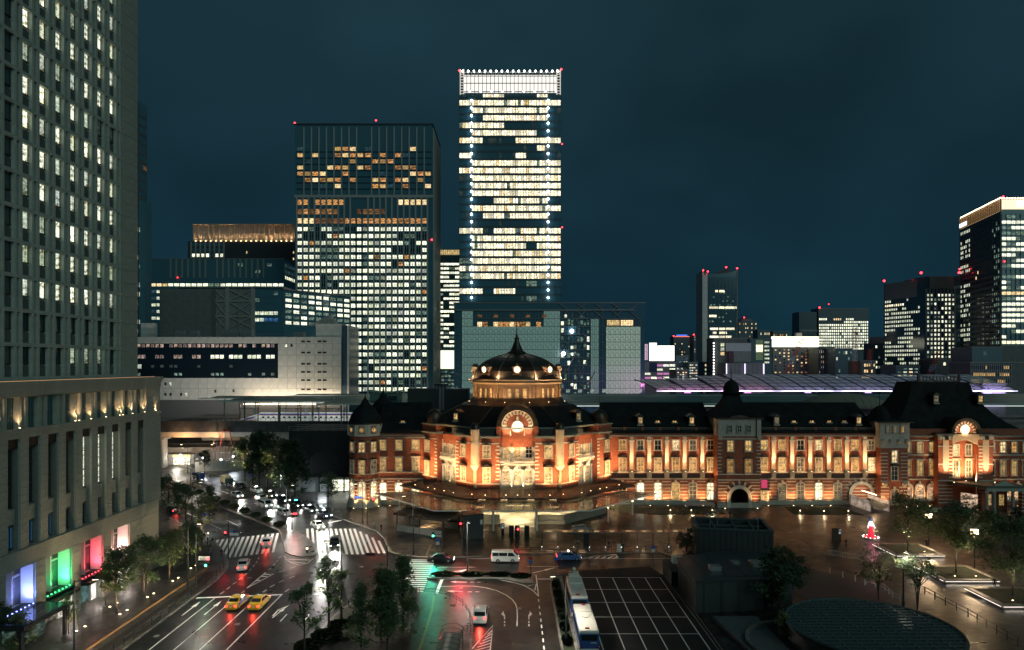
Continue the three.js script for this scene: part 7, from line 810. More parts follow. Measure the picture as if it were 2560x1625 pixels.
for (const [l, t, m, x, z, fx, fz] of [['silver car with headlights on, farthest in the oncoming stream', 'sedan', pSil, -72.6, -180.2, ...dirN], ['white van with headlights on in the oncoming stream', 'van', pWht, -60.6, -167.4, ...dirN], ['silver car with headlights on beside the parked taxis', 'hatch', pSil, -53.0, -158.6, ...dirN], ['white car with headlights on entering the plaza crosswalk', 'sedan', pWht, -41.6, -146.2, 0.55, 0.83], ['black car with headlights on leaving the crosswalk', 'suv', pBlk, -34.2, -131.5, 0.25, 0.97], ['white car with headlights on past the island tip', 'sedan', pWht, -31.2, -116.5, -0.12, 1]]) car(l, t, m, x, z, fx, fz, { head: HB });
car('grey car with red tail lamps turning along the left kerb', 'sedan', pSil, -46.2, -117.5, -0.25, -0.97, { tail: 10 }); car('white car with red tail lamps crossing the left zebra stripes', 'hatch', pWht, -47.6, -132.5, -0.3, -0.95, { tail: 12 }); car('dark car parked under the trees beside the left pavement', 'sedan', pNav, -80.5, -162, -0.69, -0.72, { tail: 6 });
function truck(label, x, z, cab, bodyM, closed) { const T = thing('truck', label, 'truck', x, 0.004, z, Math.atan2(-dirN[1], dirN[0])); part(T, 'chassis', bx(5.2, 0.25, 1.7), mDark, 0, 0.6, 0); const c = part(T, 'cab', prof([[0, 0.5], [1.5, 0.5], [1.55, 1.2], [1.25, 2.05], [0.05, 2.1]], 1.8, 0.06), cab, 1.1, 0, 0); part(c, 'windscreen', Bx(0.9, 0.03, 1.5, 1.42, 1.62, 0, 0, 0, -1.22), mCarGlass); part(c, 'side_window', prof([[0.4, 1.3], [1.25, 1.3], [1.1, 1.9], [0.4, 1.9]], 1.83), mCarGlass); part(T, closed ? 'box' : 'bed', closed ? new RoundedBoxGeometry(3.5, 1.9, 1.9, 2, 0.06) : mg([Bx(3.5, 0.12, 1.85, 0, -0.6, 0), Bx(3.5, 0.7, 0.08, 0, -0.3, 0.9), Bx(3.5, 0.7, 0.08, 0, -0.3, -0.9), Bx(0.08, 0.7, 1.8, -1.7, -0.3, 0)]), bodyM, -0.75, 1.75, 0); for (const ex of [-1.6, 1.75]) for (const s of [-1, 1]) { const w = part(T, 'wheel', new THREE.CylinderGeometry(0.38, 0.38, 0.26, 16).rotateX(Math.PI / 2), mTyre, ex, 0.38, s * 0.78); part(w, 'rim', new THREE.CylinderGeometry(0.22, 0.22, 0.28, 10).rotateX(Math.PI / 2), mRim); } for (const s of [-1, 1]) part(T, 'headlight', bx(0.1, 0.18, 0.3), mLampOff, 2.66, 0.75, s * 0.6); return T; }
truck('dark blue open bed truck on the far road by the shops', -95.6, -208.2, paintM('truck_blue', [0.02, 0.05, 0.2]), paintM('truck_blue', [0, 0, 0]), false); truck('tan box truck on the far road by the hoarding', -83, -198.6, pGrn, M('tan_box', [0.4, 0.34, 0.2]), true);
// police coaches
function coach(label, z, extras) { const T = thing('coach', label, 'coach', 9.25, 0.008, z, Math.PI / 2, 'blue and white coaches in the coach park'), L = 9.3, W = 2.4, blu = paintM('coach_blue', [0.02, 0.07, 0.24]), wh = paintM('coach_white', [0.66, 0.63, 0.56]); part(T, 'body', new RoundedBoxGeometry(L, 2.3, W, 3, 0.12), blu, 0, 1.65, 0); part(T, 'roof', new RoundedBoxGeometry(L - 0.05, 0.45, W - 0.06, 3, 0.18), wh, 0, 2.98, 0); part(T, 'skirt', bx(L - 0.1, 0.3, W + 0.02), wh, 0, 0.62, 0); part(T, 'stripe', bx(L - 0.06, 0.14, W + 0.02), wh, 0, 1.25, 0); for (let i = 0; i < 6; i++) part(T, 'side_window', bx(1.2, 0.85, W + 0.02), mCarGlass, -3.6 + i * 1.4, 2.25, 0); part(T, 'rear_window', bx(0.04, 0.7, 1.9), mCarGlass, -L / 2 - 0.005, 2.35, 0); part(T, 'windscreen', bx(0.04, 1.2, 2.1), mCarGlass, L / 2 + 0.005, 2.1, 0); part(T, 'rear_panel', bx(0.05, 0.55, W - 0.2), wh, -L / 2 - 0.01, 0.75, 0); part(T, 'lettering', bx(0.02, 0.1, 0.7), wh, -L / 2 - 0.03, 1.75, 0.5); for (const s of [-1, 1]) { part(T, 'tail_lamp', bx(0.06, 0.16, 0.4), mTailOff, -L / 2 - 0.02, 1.15, s * 0.9); part(T, 'roof_lamp', bx(0.2, 0.16, 0.5), M('red_beacon', [0.35, 0.02, 0.02]), s * (L / 2 - 0.6), 3.28, s * 0.2); } part(T, 'roof_hatch', new THREE.CylinderGeometry(0.42, 0.42, 0.08, 18), wh, -0.1, 3.24, 0); part(T, 'air_unit', new RoundedBoxGeometry(1.7, 0.22, 1.9, 2, 0.06), wh, 2.3, 3.26, 0); for (const x of [-2.7, 2.6]) for (const s of [-1, 1]) { const w = part(T, 'wheel', new THREE.CylinderGeometry(0.48, 0.48, 0.28, 16).rotateX(Math.PI / 2), mTyre, x, 0.48, s * 1.06); part(w, 'rim', new THREE.CylinderGeometry(0.28, 0.28, 0.3, 10).rotateX(Math.PI / 2), mRim); } if (extras) { part(T, 'roof_mast', mg([Bx(1.2, 0.3, 1.6, 3.9, 3.5, 0), bar([3.9, 3.5, 0], [3.9, 4.4, 0], 0.1, 6), tf(new THREE.SphereGeometry(0.3, 10, 8), 3.9, 4.4, 0), bar([3.4, 3.7, -0.6], [3.4, 4.1, 0.6], 0.08, 5), bar([4.3, 3.9, -0.7], [4.3, 3.9, 0.7], 0.07, 5)]), wh); part(T, 'roof_box', bx(0.5, 0.25, 1.9), wh, 0.9, 3.3, 0); } return T; }
coach('blue and white coach with a plain white roof nearest the camera', -86.2, false); coach('blue and white coach with an antenna mast on its roof', -98.2, true);

SK = 3.2;
// ---------- trees and hedges ----------
function treeGeo(seed, o) {
  const { H = 8, base = 2.6, R = 2.6, n = 2400, leaf = 0.3, clumps = 26, conical = 0, multi = 0, flat = 0.8 } = o, r = rng(seed), tr = [], g = () => (r() + r() + r() - 1.5) / 1.5;
  const cl = []; for (let i = 0; i < clumps; i++) { const t = Math.pow(r(), 0.8), y = base + (H - base) * t; let rad = conical ? R * (1 - t * 0.92) : R * Math.sqrt(Math.max(0.02, 1 - Math.pow(2 * t - 0.85, 2) / 1.35)); const a = r() * Math.PI * 2, q2 = Math.sqrt(r()) * rad; cl.push([Math.cos(a) * q2, y, Math.sin(a) * q2, (0.55 + 0.5 * r()) * R * 0.36]); }
  const segs = multi || 1; for (let k = 0; k < segs; k++) { const a = k / segs * 6.28 + r(), sp = multi ? 0.35 : 0; tr.push(bar([0, 0, 0], [Math.cos(a) * sp * 0.4, base * 0.8, Math.sin(a) * sp * 0.4], 0.15 / Math.sqrt(segs), 7, 0.11 / Math.sqrt(segs)), bar([Math.cos(a) * sp * 0.4, base * 0.8, Math.sin(a) * sp * 0.4], [Math.cos(a) * sp * 2, base + (H - base) * 0.85, Math.sin(a) * sp * 2], 0.11 / Math.sqrt(segs), 6, 0.025)); }
  for (const [x, y, z] of cl) if (r() < 0.75) { const y0 = base * 0.75 + (y - base) * 0.45; tr.push(bar([0, Math.max(0.8, y0), 0], [x * 0.9, y, z * 0.9], 0.05, 4, 0.015)); }
  const pos = [], nor = [], uv = []; const v = new THREE.Vector3(), e1 = new THREE.Vector3(), e2 = new THREE.Vector3(), N = new THREE.Vector3();
  for (let i = 0; i < n; i++) { const c = cl[Math.floor(r() * cl.length)]; v.set(c[0] + g() * c[3] * 1.5, c[1] + g() * c[3] * 1.5 * flat, c[2] + g() * c[3] * 1.5); N.set(g(), 0.5 + r(), g()).normalize(); e1.set(g(), g(), g()).cross(N).normalize().multiplyScalar(leaf * (0.6 + 0.8 * r())); e2.copy(N).cross(e1).multiplyScalar(0.62); const P = [[-1, 0], [0, -0.8], [1, 0], [0, 0.8]].map(([a, b]) => [v.x + e1.x * a * 0.6 + e2.x * b, v.y + e1.y * a * 0.6 + e2.y * b, v.z + e1.z * a * 0.6 + e2.z * b]); for (const k of [0, 1, 2, 0, 2, 3]) { pos.push(...P[k]); nor.push(N.x, N.y, N.z); uv.push(0, 0); } }
  const cg = new THREE.BufferGeometry(); cg.setAttribute('position', new THREE.Float32BufferAttribute(pos, 3)); cg.setAttribute('normal', new THREE.Float32BufferAttribute(nor, 3)); cg.setAttribute('uv', new THREE.Float32BufferAttribute(uv, 2)); return { trunk: mg(tr), crown: cg };
}
const TK = { street: [1, 2, 3].map((s) => treeGeo(s, { H: 8.6, base: 2.8, R: 2.9, n: 3000, leaf: 0.27, clumps: 30 })), plaza: [4, 5, 6].map((s) => treeGeo(s, { H: 10.2, base: 3.4, R: 4.2, n: 4200, leaf: 0.3, clumps: 36, multi: 3 })), thin: [7, 8].map((s) => treeGeo(s, { H: 9, base: 3, R: 2.1, n: 1500, leaf: 0.26, clumps: 24 })), cone: [9, 10].map((s) => treeGeo(s, { H: 8.5, base: 0.8, R: 2.7, n: 3600, leaf: 0.24, clumps: 40, conical: 1 })), multi: [11, 12].map((s) => treeGeo(s, { H: 8, base: 2.6, R: 2.6, n: 1700, leaf: 0.24, clumps: 26, multi: 5 })), ever: [13, 14].map((s) => treeGeo(s, { H: 6, base: 0.8, R: 2.2, n: 2600, leaf: 0.26, clumps: 26 })) };
let tk = 0;
function tree(label, kind, x, z, s = 1, m = mLeaf, group, y = 0.14) { const g = TK[kind][tk++ % TK[kind].length], T = thing('tree', label, 'tree', x, y, z, tk * 1.7, group); T.scale.setScalar(s); part(T, 'trunk', g.trunk, mBark); part(T, 'crown', g.crown, m); return T; }
function treeLamps(x, z, I = 26, lab) { for (const [dx, dz] of [[0.9, 0.7], [1.0, -0.9]]) { const o = solid('ground_lamp', lab, 'lamp', new THREE.CylinderGeometry(0.17, 0.2, 0.14, 12), mDark, x + dx, 0.2, z + dz, 0, 'ground lamps under the street trees'); part(o, 'lens', new THREE.CylinderGeometry(0.14, 0.14, 0.04, 12), gWarm, 0, 0.09, 0); spot([x + dx, 0.36, z + dz], [x + dx * 0.2, 5, z + dz * 0.2], WARM2, I, 52, 0.9, 4); } }
for (const [l, x, z, s] of [['street tree in front of the red shop bay', -55.4, -95.6, 1], ['street tree beside the pink shop bay', -55.3, -102.6, 1], ['slim street tree before the tower end wall', -55.3, -110.2, 0.85], ['street tree at the pavement corner by the signal', -55.6, -117, 0.9]]) { tree(l, 'street', x, z, s, mLeaf, 'street trees along the stone tower'); treeLamps(x, z, 40, `ground lamp under the ${l}`); }
treeLamps(-58.5, -98.5, 40, 'ground lamp beside the small tree at the shop wall'); treeLamps(-57.6, -89.6, 40, 'ground lamp near the dark glass canopy'); tree('small sparse tree against the shop wall under the red bay', 'thin', -58.9, -98.9, 0.6, mLeaf2); tree('small sparse tree beside the dark glass canopy', 'thin', -57.4, -88.4, 0.55, mLeaf2); tree('leafy bush at the lower left frame corner', 'ever', -59, -81.5, 0.85, mLeaf2); tree('small tree at the left frame edge beside the canopy', 'ever', -61.0, -80.4, 1.1, mLeafD);
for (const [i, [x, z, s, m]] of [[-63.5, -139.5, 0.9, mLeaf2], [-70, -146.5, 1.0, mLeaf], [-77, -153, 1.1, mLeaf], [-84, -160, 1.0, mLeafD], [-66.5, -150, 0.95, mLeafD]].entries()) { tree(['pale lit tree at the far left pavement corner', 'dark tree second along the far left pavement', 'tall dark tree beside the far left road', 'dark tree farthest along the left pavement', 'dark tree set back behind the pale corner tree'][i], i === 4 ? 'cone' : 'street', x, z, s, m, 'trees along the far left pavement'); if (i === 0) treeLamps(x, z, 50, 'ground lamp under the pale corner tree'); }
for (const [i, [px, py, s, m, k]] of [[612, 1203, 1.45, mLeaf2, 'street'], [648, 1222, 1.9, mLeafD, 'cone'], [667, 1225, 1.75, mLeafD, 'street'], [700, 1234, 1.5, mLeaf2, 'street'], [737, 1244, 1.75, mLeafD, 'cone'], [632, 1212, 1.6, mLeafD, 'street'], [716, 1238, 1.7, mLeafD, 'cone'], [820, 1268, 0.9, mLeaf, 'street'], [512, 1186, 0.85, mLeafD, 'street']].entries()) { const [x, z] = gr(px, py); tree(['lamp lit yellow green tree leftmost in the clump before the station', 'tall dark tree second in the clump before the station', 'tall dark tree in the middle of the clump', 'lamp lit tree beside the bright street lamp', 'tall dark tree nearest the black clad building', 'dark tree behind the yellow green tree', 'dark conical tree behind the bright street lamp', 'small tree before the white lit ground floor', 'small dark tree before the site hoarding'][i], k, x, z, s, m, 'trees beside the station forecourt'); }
for (const [px, py, h] of [[606, 1208, 5.5], [690, 1240, 5]]) { const [x, z] = gr(px, py); const o = solid('tree_lamp', px < 650 ? 'floodlight aimed into the yellow green tree of the clump' : 'floodlight aimed into the lit tree by the street lamp', 'floodlight', Bx(0.3, 0.3, 0.3, 0, 0.15, 0), mDark, x - 1.5, 0.14, z + 2.5); part(o, 'lens', bx(0.24, 0.05, 0.24), gWarm, 0, 0.32, 0); spot([x - 1.5, 0.55, z + 2.5], [x, 9, z], [1, 0.92, 0.6], 420, 38, 0.9, 6); }
tree('slim young tree at the lower frame edge left of the hedge', 'thin', -24.8, -81.6, 1.0, mLeaf, 'trees on the near corner'); tree('slim young tree in the near hedge beside the lamp pole', 'thin', -23.8, -88.8, 1.08, mLeaf, 'trees on the near corner');
for (const [i, [x, z, s]] of [[-14.4, -89.8, 1.12], [-16.6, -86.5, 1.05], [-18.6, -84.2, 0.9], [-15.2, -83.4, 1.1]].entries()) tree(['tallest dark conifer before the wedge shaped wall', 'dark conifer left of the tallest one', 'small dark conifer at the edge of the near clump', 'dark conifer at the lower edge of the near clump'][i], 'cone', x, z, s, mLeaf, 'conifers on the near corner');
// plaza planters with trees
for (const [i, [x, z]] of [[73.6, -127], [73.2, -112.6], [74.2, -101.2]].entries()) { const T = thing('tree_planter', ['stone tree planter farthest along the plaza row', 'stone tree planter in the middle of the plaza row', 'stone tree planter nearest along the plaza row'][i], 'planter', x, 0.14, z, 0, 'tree planters on the plaza'); part(T, 'bench_rim', mg([Bx(9, 0.14, 0.8, 0, 0.5, 3.7), Bx(9, 0.14, 0.8, 0, 0.5, -3.7), Bx(0.8, 0.14, 6.6, 4.1, 0.5, 0), Bx(0.8, 0.14, 6.6, -4.1, 0.5, 0)]), mKerb); part(T, 'base', bx(8.2, 0.42, 7.4), mStoneD, 0, 0.21, 0); part(T, 'lawn', bx(7.3, 0.12, 6.6), mLawn, 0, 0.5, 0); const g2 = M('planter_strip_lamp', [0.3, 0.3, 0.3], { e: [1, 0.86, 0.74], ei: 2.2 }); part(T, 'strip_lamp', bx(8.6, 0.05, 0.06), g2, 0, 0.36, 4.14); part(T, 'strip_lamp', bx(0.06, 0.05, 7.8), g2, -4.54, 0.36, 0); area([x, 0.46, z + 4.2], [x, 0, z + 4.35], 8.4, 0.1, [1, 0.86, 0.74], 14); area([x - 4.6, 0.46, z], [x - 4.75, 0, z], 0.1, 7.6, [1, 0.86, 0.74], 14);
  tree(['broad tree in the farthest plaza planter', 'broad tree in the middle plaza planter', 'broad tree in the nearest plaza planter'][i], 'plaza', x, z, [1, 1.08, 1.05][i], mLeaf, 'trees in the plaza planters', 0.6); for (const dx of [-1.6, 1.8]) { const o = solid('ground_lamp', ['ground lamp in the lawn of the farthest planter', 'ground lamp in the lawn of the middle planter', 'ground lamp in the lawn of the nearest planter'][i], 'lamp', new THREE.CylinderGeometry(0.14, 0.16, 0.12, 10), mDark, x + dx, 0.72, z + 2.2, 0, 'lamps in the planter lawns'); part(o, 'lens', new THREE.CylinderGeometry(0.11, 0.11, 0.03, 10), gWarm, 0, 0.08, 0); spot([x + dx, 0.9, z + 2.2], [x, 7, z], [1, 0.88, 0.6], 34, 42, 0.9, 4); } }
for (const [i, [x, z, k, s, m]] of [[54.2, -101, 'multi', 1.05, mLeaf2], [57.6, -97, 'multi', 1.0, mLeaf], [41.5, -101.5, 'ever', 1.25, mLeafD], [37.5, -96, 'ever', 1.5, mLeafD], [31.2, -121.8, 'ever', 0.95, mLeafD], [34.0, -86.0, 'ever', 0.6, mLeaf2], [66, -84.5, 'multi', 0.95, mLeaf], [72, -82.5, 'multi', 0.8, mLeaf2]].entries()) tree(['sparse multi stemmed tree beside the stair rail', 'green lit multi stemmed tree right of the tall dark pole', 'dark evergreen right of the low vent house', 'large dark evergreen against the low vent house', 'dark evergreen at the left of the vent tower', 'low bush inside the curved wall', 'small tree near the lower right frame corner', 'small tree at the lower right frame edge'][i], k, x, z, s, m, 'trees around the vent house');
for (const [i, [px, py, s]] of [[2405, 1322, 0.75], [2440, 1318, 0.8], [2480, 1345, 0.9], [2540, 1318, 0.7], [2360, 1300, 0.55]].entries()) { const [x, z] = gr(px, py); tree(['clipped pine left of the flagpole by the porch', 'clipped pine beside the flagpole', 'dark pine below the porch pier', 'small pine at the right frame edge', 'small pine at the foot of the arcade'][i], 'ever', x, z, s, mLeafD, 'pines before the central entrance'); }
{ const [x, z] = gr(2480, 1402); tree('spreading dark tree behind the middle planter', 'plaza', x, z, 0.8, mLeafD); }
// hedges
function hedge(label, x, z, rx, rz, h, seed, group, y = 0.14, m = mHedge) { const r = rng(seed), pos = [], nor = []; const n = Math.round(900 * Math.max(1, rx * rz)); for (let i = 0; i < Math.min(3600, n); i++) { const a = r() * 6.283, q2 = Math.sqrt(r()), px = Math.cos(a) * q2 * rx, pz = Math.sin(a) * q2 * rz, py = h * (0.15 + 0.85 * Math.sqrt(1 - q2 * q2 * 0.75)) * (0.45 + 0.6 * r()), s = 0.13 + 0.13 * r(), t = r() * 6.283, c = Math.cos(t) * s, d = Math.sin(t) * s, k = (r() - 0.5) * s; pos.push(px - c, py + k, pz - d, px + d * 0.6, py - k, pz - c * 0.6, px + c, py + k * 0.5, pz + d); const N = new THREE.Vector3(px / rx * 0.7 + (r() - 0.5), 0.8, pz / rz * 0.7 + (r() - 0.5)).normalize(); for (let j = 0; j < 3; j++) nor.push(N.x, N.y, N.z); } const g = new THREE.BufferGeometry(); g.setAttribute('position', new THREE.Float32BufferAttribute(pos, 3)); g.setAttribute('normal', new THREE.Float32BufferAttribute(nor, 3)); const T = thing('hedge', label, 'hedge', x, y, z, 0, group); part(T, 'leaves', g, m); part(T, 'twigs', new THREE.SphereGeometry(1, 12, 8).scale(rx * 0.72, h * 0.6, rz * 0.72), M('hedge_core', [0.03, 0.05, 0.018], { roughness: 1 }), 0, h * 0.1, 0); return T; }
const ord = ['first', 'second', 'third', 'fourth', 'fifth', 'sixth', 'seventh', 'eighth', 'ninth', 'tenth', 'eleventh'];
for (let i = 0; i < 11; i++) { const t = i / 10, x = -50.4 - 43 * t, z = -146.4 - 46.5 * t; hedge(`clipped shrub on the central reservation, ${ord[i]} from its near tip`, x + 0.3, z - 0.6, 1.15, 1.15, 1.05, 40 + i, 'shrubs on the central reservation'); }
for (const [i, [x, w]] of [[-11.2, 2.2], [-6.6, 2.4], [-2.2, 2.2], [1.4, 1.8]].entries()) hedge(`low hedge on the traffic island, ${ord[i]} from the crosswalk`, x, i === 3 ? -111.6 : -112.4, w, 0.55, 0.75, 60 + i, 'hedge on the traffic island');
for (const [i, [x, z, a, b]] of [[-23.6, -86.9, 1.9, 1.7], [-22.6, -90.2, 1.7, 1.6], [-25, -83.6, 1.6, 1.8], [-20.9, -92.4, 1.2, 1.1]].entries()) hedge(['leafy hedge around the slim tree by the lamp pole', 'leafy hedge behind the lamp pole', 'leafy hedge at the lower frame edge', 'leafy hedge tip nearest the crossing'][i], x, z, a, b, 1.0, 70 + i, 'near corner hedges');
for (const [i, [x, z]] of [[-63, -136.8], [-66, -141], [-60.5, -126.5]].entries()) hedge(['bright green shrub at the far pavement corner', 'green shrub under the pale corner tree', 'green shrub behind the waiting people'][i], x, z, 1.5, 1.2, 1.2, 80 + i, 'shrubs on the left pavement'); for (let i = 0; i < 6; i++) hedge(`low grass tuft on the coach park verge, ${ord[i]} from the far end`, 6.95, -108 + i * 4.4, 0.6, 1.7, 0.4, 90 + i, 'tufts on the verge');

SK = 1.7;
// ---------- street furniture ----------
function streetLamp(label, x, z, H, ax, az, I = 300, o = {}) { const T = thing('street_lamp', label, 'street lamp', x, 0.12, z, 0, 'street lamps'), L = Math.hypot(ax, az) || 1; part(T, 'pole', bar([0, 0, 0], [0, H, 0], 0.13, 8, 0.07), mPole); part(T, 'base', new THREE.CylinderGeometry(0.18, 0.2, 0.8, 10), mPole, 0, 0.4, 0); part(T, 'arm', bar([0, H - 0.1, 0], [ax, H, az], 0.06, 6), mPole); const h = part(T, 'lamp_head', new RoundedBoxGeometry(1.0, 0.16, 0.36, 2, 0.07), mPole, ax * 1.15, H, az * 1.15, Math.atan2(-az, ax)); part(h, 'lens', bx(0.6, 0.03, 0.24), M('street_lens_lamp', [0.3, 0.3, 0.3], { e: [1, 0.84, 0.6], ei: 9 }), 0, -0.09, 0); if (I) spot([x + ax * 1.15, H - 0.08, z + az * 1.15], [x + ax * 1.6, 0, z + az * 1.6], [1, 0.92, 0.78], I, 74, 0.5, 45); return T; }
streetLamp('tall street lamp beside the slim tree on the near corner', -23.4, -93.6, 10.7, -1.6, 0.2, 330); streetLamp('street lamp with two heads on the left pavement near the frame', -51.6, -80.5, 9.4, 1.8, -0.6, 220); streetLamp('tall street lamp on the left kerb by the stop line', -48.7, -102.6, 11, 1.5, 0, 260); streetLamp('street lamp on the central reservation by the crosswalk', -47.8, -144.6, 9.5, 1.4, 0.5, 380); streetLamp('street lamp beside the far left road', -71.2, -152, 8.6, 1.4, -0.6, 380); streetLamp('street lamp at the plaza corner beside the dark shelter', -18.1, -125.2, 10.8, -1.5, 0, 330); streetLamp('street lamp on the traffic island hedge', -7.4, -112.9, 8.9, 0.3, 0.4, 280); streetLamp('street lamp on the coach park verge', 6.8, -86, 8.4, -1.5, 0.4, 280); streetLamp('dark lamp pole beside the green lit tree', 56.4, -98.4, 7.9, 0.2, 0.3, 120); streetLamp('street lamp near the station corner turret', -32.8, -150, 8.7, -1.3, 0, 300); streetLamp('street lamp on the far road by the hoarding', -104, -219, 8.2, -1.4, 0, 420); streetLamp('small plaza lamp behind the vent tower', 38.6, -143.5, 3.2, -0.5, 0, 30); streetLamp('street lamp on the far reservation', -88, -187, 9, 1.2, -0.6, 380);
{ const [x, z] = [-62.6, -184.6], T = thing('street_lamp', 'bright white globe street lamp in the tree clump', 'street lamp', x, 0.12, z); part(T, 'pole', bar([0, 0, 0], [0, 4.8, 0], 0.09, 8), mPole); part(T, 'globe_lamp', new THREE.SphereGeometry(0.24, 12, 10), gBlueW, 0, 5.0, 0); point([x, 5.12, z], COOL, 150, 10); }
for (const [i, [px, py, pl]] of [[2322, 1365, 1292], [2436, 1425, 1332]].entries()) { const [x, z] = gr(px, py), H = Y(pl, -z), T = thing('plaza_lamp', ['lit plaza lamp with clustered heads, farther one', 'lit plaza lamp with clustered heads, nearer one by the planters'][i], 'street lamp', x, 0.14, z, 0, 'clustered plaza lamps'); part(T, 'pole', bar([0, 0, 0], [0, H, 0], 0.12, 8, 0.08), mPole); for (let k = 0; k < 6; k++) part(T, 'lantern_lamp', bx(0.34, 0.26, 0.34), gWarm, (k % 3 - 1) * 0.42, H - 0.2 + Math.floor(k / 3) * 0.5, 0); part(T, 'bracket', mg([Bx(1.3, 0.06, 0.1, 0, H - 0.38, 0), Bx(1.3, 0.06, 0.1, 0, H + 0.5, 0)]), mPole); point([x, H - 0.75, z + 0.05], WARM2, 150, 16); }
// signals
function signalPole(label, x, z, H, parts) { const T = thing('traffic_signal', label, 'traffic signal', x, 0.12, z, 0, 'traffic signals'); part(T, 'pole', bar([0, 0, 0], [0, H, 0], 0.11, 8, 0.08), mPole); for (const [dx, y, kind, I = 8] of parts) { if (kind === 'long') { part(T, 'arm', bar([0, y, 0], [dx, y - 0.1, 0], 0.06, 6), mPole); part(T, 'signal_head', new RoundedBoxGeometry(1.4, 0.42, 0.3, 2, 0.1), mDark, dx, y - 0.1, 0); continue; } part(T, 'arm', bar([0, y, 0], [dx, y, 0], 0.05, 5), mPole); const h = part(T, 'signal_head', new RoundedBoxGeometry(0.42, 0.8, 0.24, 2, 0.06), mDark, dx, y, 0.05); const g = kind === 'red' ? gRed : gGreen; part(h, 'signal_lamp', new THREE.CylinderGeometry(0.16, 0.16, 0.05, 14).rotateX(Math.PI / 2), g, 0, kind === 'red' ? 0.2 : -0.2, 0.14); spot([x + dx, y + (kind === 'red' ? 0.32 : -0.08), z + 0.28], [x + dx, y - 2.2, z + 8], kind === 'red' ? [1, 0.02, 0.05] : [0.05, 1, 0.6], I, 62, 0.9, 10); } return T; }
signalPole('signal pole at the near crossing with a green light', -12.6, -123.9, 6.5, [[-1.7, 4.0, 'green', 110]]); signalPole('signal pole with a red light beside the dark kiosk', -9.1, -125.3, 6.2, [[-0.3, 5.5, 'red', 110]]); signalPole('signal pole with a red light before the info boards', 1.1, -133, 3.6, [[0.05, 2.6, 'red']]); signalPole('pedestrian signal with a red light at the turret corner', -31.5, -148.4, 8.6, [[1.4, 5.4, 'red']]); signalPole('signal pole with long arm on the near corner', -19.1, -104.6, 7.3, [[-2.6, 5.9, 'long']]); signalPole('signal pole by the left kerb with red and green lights', -48.9, -105.7, 8.7, [[1.9, 4.6, 'red'], [1.55, 4.0, 'green']]); signalPole('signal pole at the left end of the zebra crossing', -50.8, -122.3, 7.8, [[-0.5, 4.6, 'red']]); signalPole('signal pole on the reservation with twin red lights', -46.4, -144, 5.2, [[0.4, 3.2, 'red'], [0.9, 3.2, 'red']]);
{ const T = thing('street_sign', 'white street name board on the left signal pole', 'sign', -47.6, 5.0, -105.6); part(T, 'board', bx(1.7, 0.55, 0.06), M('sign_white', [0.6, 0.58, 0.5]), 0, 0, 0); const fnt = await new FontLoader().loadAsync('fonts/droid/droid_sans_bold.typeface.json'); for (const [i, w] of [0.28, 0.22, 0.3, 0.24, 0.26].entries()) part(T, 'lettering', bx(w * 0.7, 0.2, 0.02), mDark, -0.6 + i * 0.3, 0.06, 0.04); part(T, 'lettering', bx(1.2, 0.06, 0.02), mDark, 0, -0.16, 0.04); }
function signPost(label, x, z, H, shapes, ry = 0) { const T = thing('road_sign', label, 'sign', x, 0.12, z, ry, 'road signs on posts'); part(T, 'post', bar([0, 0, 0], [0, H, 0], 0.045, 6), mPole); for (const [y, kind, c] of shapes) part(T, 'plate', kind === 'o' ? new THREE.CylinderGeometry(0.32, 0.32, 0.04, 18).rotateX(Math.PI / 2) : bx(kind === 'w' ? 1.6 : 0.6, kind === 'w' ? 0.5 : 0.6, 0.04), M('plate_' + c, { b: [0.03, 0.1, 0.4], r: [0.4, 0.03, 0.04], w: [0.6, 0.6, 0.58] }[c]), 0, y, 0.06); return T; }
signPost('round red and blue signs at the island tip end', 3.0, -110.6, 3.4, [[3.5, 'o', 'r'], [2.9, 'o', 'b']]); signPost('round blue sign post by the coach park entrance', 7.2, -112.3, 3.0, [[2.9, 'o', 'b']]); signPost('blue sign post on the road near the vent house', 24.6, -119, 3.2, [[3.0, 'o', 'b'], [2.5, 'q', 'w']]); signPost('blue arrow sign post before the dark kiosk', -13.6, -124.9, 2.8, [[2.7, 'q', 'b'], [2.2, 'q', 'w']]); signPost('round blue sign with white plate at the zebra crossing', -50.2, -123.4, 4.6, [[4.7, 'o', 'b'], [4.2, 'w', 'w']]); signPost('blue and white direction boards beside the left trees', -59.2, -131.5, 6.2, [[6.0, 'q', 'b'], [5.1, 'q', 'w']]); signPost('long blue direction board near the corner turret', -33.9, -150.4, 8.6, [[5.6, 'w', 'b']]); signPost('small blue sign in the far tree clump', -73, -190, 4.2, [[4.0, 'q', 'b']]);
{ const [x, z] = r8(1505, 480), T = thing('island_bollard', 'small lit bollard on the traffic island tip', 'bollard', x, 0.14, z); part(T, 'post', new THREE.CylinderGeometry(0.14, 0.16, 1.0, 10), mDark, 0, 0.5, 0); part(T, 'lamp', new THREE.CylinderGeometry(0.15, 0.15, 0.3, 10), gWarm, 0, 0.8, 0); part(T, 'cap', new THREE.SphereGeometry(0.17, 10, 8), mDark, 0, 1.05, 0); }
